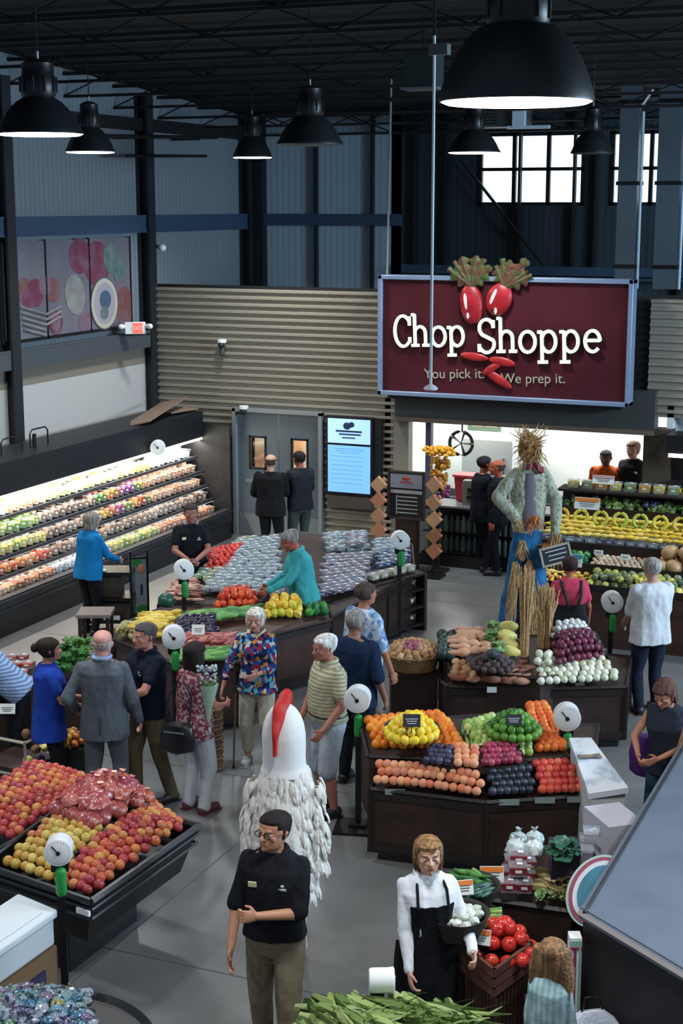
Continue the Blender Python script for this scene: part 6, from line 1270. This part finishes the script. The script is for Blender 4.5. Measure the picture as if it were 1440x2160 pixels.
b=MB(); b.box((xc,22.72,.5),(WX,.2,1.0)); b.box((xc,22.4,.09),(WX,.7,.18)); b.box((xc,22.45,.93),(WX,.7,.06)); wpart(b,'body',mcase,t,False)
b=MB(); b.box((xc,22.3,.97),(WX,.6,.03)); wpart(b,'worktop',mat('worktop_grey','#77767a',.4),t,False)
b=MB(); b.box((xc,22.4,.52),(WX,.4,.02)); b.box((xc,22.36,.2),(WX,.5,.02)); b.box((xc,22.12,.1),(WX,.05,.16)); wpart(b,'shelf',m_blackmetal,t,False)
bm_=MB(); bm_.lathe([(.001,0),(.035,0),(.037,.02),(.037,.14),(.02,.18),(.02,.21),(.001,.21)],10); bme=bm_.mesh('bottle',fm_('bottle_c','#4a5f4a','#6a7a6c','#3a4450','#86908c',rough=.2))
for s,z in enumerate((.21,.53)):
    for i in range(24): tag(obj('bottle',bme,(x0+.08+i*.097,22.26,z),(0,0,0),1.25),'grey green bottle on the %s shelf of the deli case'%('lower','upper')[s],'bottle','bottles on the %s deli shelf'%('lower','upper')[s])
t=thing('counter_machine','grey stacked machine with cups on the deli case','machine',(-7.15,22.3,.98)); b=MB(); b.box((0,0,.2),(.34,.3,.4)); b.box((.42,.0,.22),(.3,.3,.44)); b.build('body',mat('machine_grey','#73756f',.45),t,bevel=.01); b=MB(); b.box((0,-.16,.26),(.16,.02,.05)); b.box((0,-.16,.14),(.18,.02,.04)); b.box((.42,-.16,.3),(.1,.02,.14)); b.build('controls',m_black,t); b=MB()
for k in range(4): b.lathe([(.001,0),(.03,0),(.04,.07),(.001,.07)],10,c=(.34+.06*k,-.1,.44)); 
b.build('cups',m_white,t)
q=YP(990,995,22.5); t=thing('red_bin','red plastic bin on the deli counter beside the tall person','bin',(q.x,22.5,1.0)); b=MB(); b.box((0,0,.2),(.42,.3,.40),taper=.85); b.build('bin',mat('bin_red','#9c2a34',.5),t,bevel=.015); b=MB(); b.box((0,0,.41),(.46,.34,.03)); b.build('rim',mat('bin_red2','#b33a44',.5),t)
q=YP(972,935,23.9); t=thing('black_fan','black round fan hanging inside the prep opening','fan',q); b=MB(); b.tube([(.2*math.cos(a),0,.2*math.sin(a)) for a in [2*math.pi*i/24 for i in range(25)]],.03,6); 
for k in range(5): b.caps((0,0,0),(.17*math.cos(k*1.257),0,.17*math.sin(k*1.257)),.02,.06,8,.3)
b.build('fan_head',m_black,t); b=MB(); b.tube([(0,.05,.2),(0,.05,2.6-q.z)],.015,6); b.build('hanger',m_black,t)
t=thing('white_cabinet','white upright cabinet standing inside the prep opening','cabinet',(-7.6,24.6,0)); b=MB(); b.box((0,0,.95),(.9,.6,1.5)); b.build('cabinet',mat('cab_white','#cfd5d2',.4),t,bevel=.01); b=MB(); b.box((.3,-.31,1.2),(.03,.04,.4)); b.build('handle',m_grey,t)
t=thing('framed_notice','green and beige framed notices on the prep room wall','notice',(-7.98,25.33,1.9)); b=MB(); b.box((0,0,0),(.6,.03,.4)); b.build('frame',mat('notice_green','#5f7a62',.6),t); b=MB(); b.box((-.12,-.02,0),(.2,.02,.28)); b.box((.14,-.02,0),(.2,.02,.28)); b.build('sheet',mat('notice_beige','#b09a78',.6),t)
b=MB(); b.box((-8.18,YB+.02,1.62),(.09,.12,1.1)); struct(b,'trim_13',mat('opening_post','#4a4a5c',.6))
# case at the far right with lit strip and yellow packs
q=YP(1402,1012,22.7); t=thing('lit_case','black case with bright strip light and yellow packs at the right edge','refrigerated case',(-3.4,22.8,0)); b=MB(); b.box((-3.3,23.0,1.1),(1.9,.1,2.2)); b.box((-3.3,22.7,.6),(1.9,.5,1.2)); b.box((-3.3,22.7,2.1),(1.9,.5,.26)); wpart(b,'body',m_black,t,False); b=MB(); b.box((-3.3,22.45,1.93),(1.8,.04,.05)); wpart(b,'light_strip',mat('tube_glow','#ffffff',emit=6),t,False); b=MB(); b.box((-3.3,22.6,1.5),(1.8,.4,.02)); wpart(b,'shelf',m_blackmetal,t,False)
yb=MB(); yb.box((0,0,.11),(.13,.08,.22)); yb.box((0,0,.24),(.06,.06,.04)); yme=yb.mesh('yp',mat('pack_yellow','#e6c81e',.4),False)
for i in range(9): tag(obj('yellow_carton',yme,(-4.05+i*.17,22.45,1.22)),'yellow carton in the lit case at the right edge','carton','yellow cartons in the lit case')
# ================================================================ tiered produce at back right
X0,X1=-5.35,-1.9
TI=[(18.62,.80,.46),(19.08,.96,.42),(19.5,1.14,.42),(19.92,1.30,.42),(20.34,1.46,.40)]
t=thing('produce_stand','dark stepped stand of yellow and green produce at back right','produce stand',((X0+X1)/2,18.6,0)); b=MB()
for y,z,dp in TI: b.box(((X0+X1)/2,y+dp/2,z/2-.03),(X1-X0,dp,z-.06))
wpart(b,'steps',mat('reddish_wood','#452620',.5),t,False); b=MB()
for y,z,dp in TI: b.box(((X0+X1)/2,y,z-.02),(X1-X0,.03,.08))
for k in range(5): b.box((X0+(X1-X0)*k/4,18.6,.38),(.05,.03,.76))
wpart(b,'step_edge',m_dark2,t,False); b=MB(); b.box(((X0+X1)/2,20.78,.85),(X1-X0,.06,1.65)); b.box(((X0+X1)/2,20.6,1.68),(X1-X0,.4,.03)); wpart(b,'back_shelf',m_dark2,t,False)
def steprow(k,name,me,sp,label,cat,group,x0,x1,**kw):
    y,z,dp=TI[k]; zz=z-.03; h2=kw.pop('h2',.06); pile(name,me,[V((x0,y+.04,zz+.03)),V((x1,y+.04,zz+.03)),V((x1,y+dp-.04,zz+h2+.03)),V((x0,y+dp-.04,zz+h2+.03))],sp,label,cat,group,**kw)
gd=[lump('gourd%d'%i,fm_('gourd%d'%i,*c),.055,.3,2.2,.9) for i,c in enumerate((('#b8b04a','#8a8f3c','#d0c060'),('#5c6a44','#7a8458','#3f4c34')))]
yring=[longf('banana',f_banana,.2,.022,.9,(.35,.8,1,1,.8,.3))]
steprow(0,'gourd',gd,.115,'green or yellow gourd on the lowest step of the back right stand','gourd','gourds on the lowest step',-4.5,-3.2,layers=2)
steprow(0,'yellow_squash',[PM['ysq'],PM['mini']],.11,'yellow squash on the lowest step left of the gourds','squash','yellow squash on the lowest step',-5.3,-4.5)
steprow(1,'mushroom',lump('mush',f_mush,.035,.15,2,.7),.075,'tan mushroom on the second step of the back right stand','mushroom','mushrooms on the second step',-4.55,-3.75,layers=1)
steprow(1,'green_pepper',PM['gpepper'],.10,'green pepper on the second step behind the pink shirt','pepper','green peppers on the second step',-5.3,-4.6,layers=1)
steprow(1,'white_pumpkin',rf('pumpkin',fm_('tan_pumpkin','#a88458','#b8946a','#94704c','#c09a5a'),.12,.8,.2,16),.23,'tan pumpkin on the second step behind the white shirted person','pumpkin','tan pumpkins at the right edge',-3.75,-2.6,layers=2,mound=.06)
steprow(2,'wrapped_tray',wp+pk,.15,'pale wrapped tray on the third step of the back right stand','packaged vegetables','pale trays on the third step',-5.3,-3.4,rot='align')
steprow(3,'banana',yring,.10,'yellow banana on the broad yellow step of the back right stand','banana','bananas on the yellow step',-5.3,-2.2,rot='yaw',layers=2,maxn=150,yaw=.3)
steprow(2,'yellow_squash',PM['ysq'],.11,'yellow squash heaped above the pale trays on the back right stand','squash','yellow squash above the pale trays',-5.3,-2.6,rot='yaw',zoff=.10,h2=.14,maxn=80)
steprow(4,'leafy_green',leafy('lg2',f_lgreen,.075,12,1.2,9),.15,'small pale leafy bunch on the top step of the back right stand','leafy greens','leafy bunches on the top step',-5.3,-2.4)
steprow(4,'plum',PM['plum'],.08,'dark plum in the small patch on the top step','plum','dark plums on the top step',-4.15,-3.95,zoff=.08)
for i in range(16):
    x=X0+.2+i*.2; tag(obj('produce_tub',pack('tubc%d'%(i%3),[ramp('t1','#c9b44a','#d8c87a'),ramp('t2','#7a8a5a','#a0a878'),ramp('t3','#b88a3a','#c9a04a')][i%3],.16,.14,.12,lab=lab_w),(x,20.55,1.70)),'small labelled tub on the back shelf of the back right stand','tub','tubs on the back shelf')
ygb=MB(); ygb.tube([(.09*math.cos(a),0,.09*math.sin(a)) for a in [2*math.pi*i/14 for i in range(15)]],.025,7); yg=ygb.mesh('ring',fm_('ring_squash','#c9b83c','#9ab84a','#d8a83a'))
for i in range(11): tag(obj('ring_bag',yg,(-5.15+i*.27,19.93,1.42),(R(-20),0,0)),'round yellow green bundle propped along the yellow step','produce bundle','round bundles along the yellow step')
for px,py,w_,h_,l,tp in ((1238,1062,.34,.16,'white rainbow striped price card above the yellow step, back right stand',m_orgstrip),(1272,1012,.3,.12,'pale blue and pink card on the top step of the back right stand',mat('card_pinkish','#b88a90',.6)),(1212,1182,.2,.17,'white and teal price card behind the pink shirt',mat('card_teal','#4a8a94',.6)),(1262,1165,.12,.06,'small blank ticket on the second step',None),(1318,1175,.12,.07,'small pinkish ticket on the second step near the tan pumpkins',None)):
    y={1062:19.7,1012:20.3,1182:18.7,1165:19.05,1175:19.05}[py]; card(l,YP(px,py,y),0,w_,h_,top=tp)
# ================================================================ tomato crate stand and baskets (front right)
L_=Z(972,1990,.86); M2=Z(1042,2046,.86); R2=Z(1120,1990,.86); K2=L_+R2-M2
cc=(L_+R2)/2; t=thing('tomato_crate','slatted dark wooden crate stand holding the tomato heap','crate stand',(cc.x,cc.y,0)); mcw=mat('crate_wood','#4f3128',.7,col2='#3a241e',scale=8); cr=[L_,M2,R2,K2]
b=MB()
for i in range(4):
    p,q=cr[i],cr[(i+1)%4]
    for z,g in ((.84,1.0),(.77,.99),(.70,.97)): 
        pp=cc+(p-cc)*g; qq=cc+(q-cc)*g; d=(qq-pp); a_=math.atan2(d.y,d.x); c=(pp+qq)/2; b.box((c.x,c.y,z),(d.length+.02,.022,.055),a_)
wpart(b,'crate_slat',mat('crate_wood2','#6b463a',.7,col2='#553229',scale=8),t,False)
b=MB()
for i in range(4):
    p,q=cr[i],cr[(i+1)%4]
    for k in range(8): c=cc+(p.lerp(q,(k+.5)/8)-cc)*.84; d=q-p; b.box((c.x,c.y,.33),(d.length/8*.55,.02,.66),math.atan2(d.y,d.x))
wpart(b,'vertical_slat',mcw,t,False); b=MB(); b.prism([(cc.x+(p.x-cc.x)*.8,cc.y+(p.y-cc.y)*.8) for p in cr],.02,.70); wpart(b,'inner_box',m_dark2,t,False)
dome('tomato',rf('tomato',f_tom,.052,.85,.12,14),(cc.x+.02,cc.y+.03,.82),.20,.17,.056,'ripe red tomato heaped in the slatted wooden crate','tomato','tomatoes in the wooden crate',8)
card('white green and orange price card in the tomato crate',Z(1012,1976,1.0),head(0)-.3,.14,.10,top=m_orgstrip)
def wbasket(lab,p,r,mt,h_=.14,z0=.5):
    t=thing('round_basket',lab,'basket',p); b=MB(); b.lathe([(.001,0),(r*.75,0),(r,h_),(r*1.04,h_+.01),(r*.94,h_),(r*.7,.03),(.001,.03)],26); b.build('bowl',mt,t); return t
p=Z(985,1905,.86); wbasket('dark basket of green chillies right of the apron','' or p,.22,mat('basket_dark','#2b2523',.8)); ch=longf('chilli',f_green,.10,.018,.1,(.9,1,.9,.6,.2),8)
pile('green_chilli',ch,[p+V((-.15,-.12,.10)),p+V((.15,-.12,.10)),p+V((.15,.13,.14)),p+V((-.15,.13,.14))],.055,'small green chilli in the dark basket right of the apron','chilli','chillies in the dark basket',.3,rot='yaw',layers=2,mound=.05)
pile('small_cucumber',longf('cuke',fm_('cuke','#1f4030','#2c5440'),.17,.024,.05),quad((1000,1895,1.0),(1035,1885,1.0),(1025,1862,1.05),(1000,1868,1.05)),.055,'dark green cucumber beside the green chillies','cucumber','cucumbers beside the chillies',.1,rot='yaw',yaw=1.0,rows=4)
card('white and orange price card above the green chillies',Z(978,1872,1.12),head(0)+.2,.13,.10,top=m_orgstrip)
p=Z(962,1968,.98); wbasket('dark basket of white mushrooms in front of the apron, beside the tomatoes',p,.21,mat('basket_dark','#2b2523',.8)); pile('white_pepper',lump('wpep',fm_('white_veg','#c9cdc4','#aeb8a4','#dadcd4'),.035,.4,3),[p+V((-.15,-.12,.10)),p+V((.15,-.12,.10)),p+V((.15,.13,.12)),p+V((-.15,.13,.12))],.06,'white lumpy vegetable in the basket held against the apron','vegetable','white vegetables in the basket',.2,mound=.05)
pile('celery_bunch',PM['celery'],[Z(975,1945,.98),Z(1015,1938,.98),Z(1015,1918,1.0),Z(980,1920,1.0)],.05,'pale green stalk between the two baskets','celery','green stalks between the baskets',.2,rot='yaw',rows=4)
q=Z(985,1930,.8); t=thing('barrel','wooden barrel stand under the chilli and white vegetable baskets','barrel',(q.x,q.y,0)); b=MB(); b.lathe([(.001,0),(.24,0),(.28,.2),(.29,.4),(.28,.62),(.25,.80),(.001,.80)],26); b.build('staves',mat('barrel_wood','#3a2a1f',.7,col2='#2a1d16',scale=10),t); b=MB()
for z in (.15,.62): b.lathe([(.282,z),(.292,z),(.292,z+.04),(.282,z+.04)],26)
b.build('hoop',mat('hoop_brass','#7a6a44',.5,.4),t)
# berry stand
Q=[Z(1018,1885,.74),Z(1205,1912,.74),Z(1262,1830,.84),Z(1245,1770,.92),Z(1085,1775,.92)]
bin_('produce_stand','dark stand of berry punnets and corn behind the tomato crate','produce stand',[(Q,[.70,.70,.80,.86,.86])],panels=False)
bp_=pack('berrypk',ramp('berry','#8e2a34','#6f1f2a','#a83a3c'),.13,.11,.08,lab=lab_w)
pile('berry_punnet',bp_,quad((1055,1888,.78),(1120,1893,.78),(1125,1820,.90),(1068,1815,.90)),.13,'clear punnet of dark red berries stacked on the front right stand','punnet','berry punnets on the front right stand',.05,rot='align',yaw=head(0),layers=2)
pile('clear_bag',bag('cbag',fm_('clear_bag_c','#b4c2c4','#9fb0b0','#d0d8d8',rough=.2,col2='#5f7a64',scale=18,lo=.55,hi=.7),.075,1.3),quad((1065,1810,.92),(1140,1812,.92),(1140,1775,.98),(1080,1775,.98)),.13,'crumpled clear bag of greens behind the berry punnets','bag','clear bags behind the berries',.1,mound=.08,rot='yaw')
t=thing('dark_planter','dark square crate of curly greens at the back of the berry stand','crate',Z(1188,1845,.90),head(0)); b=MB(); b.box((0,0,.10),(.20,.18,.30)); b.build('box',mat('planter_dark','#241a1c',.6,col2='#2a2448',scale=9),t); o=obj('curly_kale',leafy('kale2',fm_('kale_dark','#1f4034','#2f5c48','#3f6a58'),.12,22,1.1,11,.4),Z(1188,1800,1.12)); tag(o,'curly dark green kale in the dark square crate','kale')
dom=pack('roundtub',ramp('tub','#c6c4cc','#8a7c94'),.12,.12,.1); 
for i,(px,py) in enumerate(((1238,1790),(1232,1815),(1246,1775))): tag(obj('spotted_carton',dom,Z(px,py,.98+.03*i),(0,0,.3)),['white spotted carton right of the kale, middle one','white spotted carton right of the kale, lowest one','white spotted carton right of the kale, topmost one'][i],'carton')
cn=MB(); 
rs=[];
for i,f in enumerate((.3,.8,1,1,.85,.5,.2)): rs.append([V((-.11+i*.037,math.cos(a)*.027*f,math.sin(a)*.027*f)) for a in [2*math.pi*j/10 for j in range(10)]])
cn.rings(rs)
rn=random.Random(6)
for k in range(6):
    a=k*1.05; cn.rings([[V((x,math.cos(a)*(r_)+sd*w1*-math.sin(a),math.sin(a)*r_+sd*w1*math.cos(a)))+V((0,0,0)) for sd in (-1,0,1,0)] for x,r_,w1 in ((-.13,.02,.010),(-.03,.031,.018),(.08,.036,.015),(.17,.045+.02*(k%2),.010),(.27,.06+.035*(k%3),.003))])
cornm=cn.mesh('corn_ear',f_corn); cn2=cornm.copy(); cn2.materials.clear(); cn2.materials.append(fm_('corn_pale','#d6c48a','#c9b06a','#e0cfa0','#b8b46a'))
pile('corn_ear',cn2,quad((1128,1872,.80),(1215,1880,.80),(1215,1845,.90),(1130,1838,.90)),.075,'pale husked corn ear on the berry stand','corn','pale corn on the berry stand',.1,rot='yaw',yaw=-.2,rows=6,layers=1)
pile('small_cabbage',leafy('scab',fm_('sprout','#7a9a5a','#a8b88a','#5f7a44'),.05,12,1.0,13,.5),quad((1128,1898,.78),(1200,1905,.78),(1205,1880,.82),(1130,1878,.82)),.085,'small green and white leafy head at the front of the berry stand','leafy greens','small heads at the front',.15)
card('white orange and green price card left of the berry punnets',Z(1037,1845,.92),head(0),.17,.12,top=m_orgstrip)
# melon shaped bin, carton, striped carton, shopping bag, kiosk
p=Z(1262,1880,.98); t=thing('melon_sign','oval sign with white, pink and green rings and a blue centre beside the dark kiosk','sign',(p.x,p.y,p.z),head(0)-.2)
mx=M.Rotation(R(-35),4,'X')@M.Rotation(R(28),4,'Y')
for nm,rx,rz_,m,y in (('rind',.205,.265,mat('ring_aqua','#9fc2b4',.5),0),('stripe',.188,.247,mat('ring_magenta','#8e2f52',.5),-.012),('inner_ring',.16,.22,mat('ring_white','#c9ced6',.5),-.022),('centre',.13,.185,mat('ring_blue','#1f6a78',.5,col2='#2a7fa0',scale=6),-.032)):
    b=MB(); b.rings([[mx@V((math.cos(a)*rx,yy,math.sin(a)*rz_)) for a in [2*math.pi*i/36 for i in range(36)]] for yy in (y+.02,y-.004)]); b.build(nm,m,t,False)
b=MB(); b.tube([(0,.08,.0),(0,.1,-p.z+.0)],.03,8); b.build('post',m_black,t)
t=thing('produce_carton','white printed carton above the oval ringed sign','carton',Z(1290,1850,.55),R(-50)); b=MB(); b.box((0,0,.2),(.42,.3,.62),taper=.92); b.build('box',mat('carton_lilac','#b4b2be',.6),t,False); b=MB()
for z,u,w1 in ((.4,0,.14),(.28,.04,.08),(.1,-.06,.05),(.12,.08,.06)): b.box((u,-.152,z),(w1,.004,.03))
b.build('printed_marks',mat('carton_ink2','#6d6a80',.6),t)
p=Z(1210,2040,.9); t=thing('striped_carton','tall narrow white carton with magenta and green stripes beside the child','carton',(p.x,p.y,0),head(0)); b=MB(); b.box((0,0,.56),(.075,.10,1.12)); b.build('box',m_white,t,False); b=MB(); b.box((-.005,-.052,.75),(.016,.004,.6)); b.box((0,-.052,1.05),(.075,.004,.02)); b.build('magenta_stripe',mat('stripe_mag','#93345c',.5),t,False); b=MB(); b.box((.025,-.052,.8),(.012,.004,.55)); b.box((0,-.052,1.09),(.075,.004,.03)); b.build('green_stripe',mat('stripe_grn','#8fc2a4',.5),t,False)
p=Z(1248,2160,.72); t=thing('shopping_bag','white shopping bag with a dark red stripe beside the child','bag',(p.x,p.y,.45),head(0)+.2); b=MB(); b.rings([[V((x*s1,y*s2,z)) for x,y in ((-.17,-.08),(.17,-.08),(.17,.08),(-.17,.08))] for s1,s2,z in ((.95,1,0),(1.05,1.1,.14),(1,.9,.26),(.4,.2,.36))]); b.build('bag_body',mat('bag_white','#c6cdda',.6,bump=.3),t); b=MB(); b.box((-.02,-.09,.15),(.025,.02,.3),ry=R(14)); b.build('stripe',mat('stripe_red','#7a2a3c',.6),t); b=MB(); b.tube([(-.07,0,.34),(-.05,0,.45),(.03,0,.45),(.07,0,.34)],.007,6); b.build('handle',m_black,t)
K0=Z(1221,1921,1.25); K1=Z(1440,2053,1.25); K3=Z(1440,1560,1.25); u=(K1-K0).normalized(); v=(K3-K0).normalized(); P=[K0,K0+u*2.2,K0+u*2.2+v*4.6+V((.8,1.0,0)),K0+v*4.6]
t=thing('service_kiosk','large dark service counter with a blue grey top at the lower right corner','counter',(K0.x,K0.y,0)); b=MB(); b.prism([(p.x,p.y) for p in [K0+(u+v)*.03,P[1],P[2],P[3]+u*.03]],0,1.2); wpart(b,'body',mat('kiosk_dark','#1f1e20',.6),t,False)
b=MB(); b.prism([(p.x,p.y) for p in P],1.2,1.25); wpart(b,'top',mat('kiosk_top','#626c7c',.5,col2='#596474',scale=2.5,bump=.02),t,False)
b=MB(); a0=K0.copy(); b.tube([(a0.x,a0.y,1.235),(P[1].x,P[1].y,1.235)],.02,4); wpart(b,'edge_trim',mat('trim_taupe','#8d8583',.4,.2),t,False)
b=MB(); o_=u*.05; b.tube([(K0+o_).to_tuple()[:2]+(1.257,),(K0+o_+v*4.5).to_tuple()[:2]+(1.257,)],.013,4); wpart(b,'edge_groove',m_black,t,False)
b=MB(); o_=v*.05; b.tube([(K0+o_).to_tuple()[:2]+(1.257,),(K0+o_+u*2.1).to_tuple()[:2]+(1.257,)],.008,4); wpart(b,'inner_trim',mat('trim_grey2','#6c7684',.5),t,False)
# purple bag and phone
p=Z(1362,1590,.78); t=thing('purple_bag','purple cloth tote hanging beside the person at the right edge','bag',p,head(30)); b=MB(); b.rings([[V((math.cos(a)*w1,math.sin(a)*.06,z)) for a in [2*math.pi*i/18 for i in range(18)]] for w1,z in ((.10,-.2),(.15,-.17),(.16,0),(.13,.13),(.10,.17))]); b.build('bag_body',mat('tote_purple','#4c2470',.8,bump=.3),t); b=MB(); b.tube([(-.08,0,.16),(-.02,.04,.38),(.06,.0,.16)],.014,6); b.build('strap',mat('tote_purple','#4c2470',.8),t)
p=Z(1405,1568,1.03); t=thing('phone','dark phone or camera with white trim held at the right edge','phone',p,head(20)); b=MB(); b.box((0,0,0),(.14,.03,.08)); b.build('body',m_black,t,bevel=.006); b=MB(); b.box((0,-.018,.02),(.12,.004,.012)); b.box((0,-.018,-.02),(.12,.004,.008)); b.build('trim',m_white,t)
# ================================================================ corn table at the bottom
CQ=[Z(560,2330,.80),Z(1030,2330,.80),Z(1010,2165,.80),(Z(650,2140,.80))]
t=thing('produce_table','dark table under the corn heap at the bottom centre','table',(CQ[0].x,CQ[0].y,0)); b=MB(); b.prism([(p.x,p.y) for p in CQ],.70,.76); wpart(b,'table_top',m_dark,t,False); b=MB(); cx=sum(CQ,V())/4; b.prism([(cx.x+(p.x-cx.x)*.9,cx.y+(p.y-cx.y)*.9) for p in CQ],0,.70); wpart(b,'cabinet',m_dark2,t,False)
CR=[CQ[0],CQ[1],CQ[2]+V((0,0,.08)),CQ[3]+V((0,0,.08))]
pile('corn_ear',cornm,CR,.085,'green husked corn ear heaped on the table at the bottom centre','corn','green corn heap at the bottom',.4,mound=.12,rot='yaw',yaw=-.5,layers=3,maxn=220,rows=9)
scale('white dial scale seen edge on at the corn table, bottom centre',803,2068,1.06,88,green=False,r=.075)
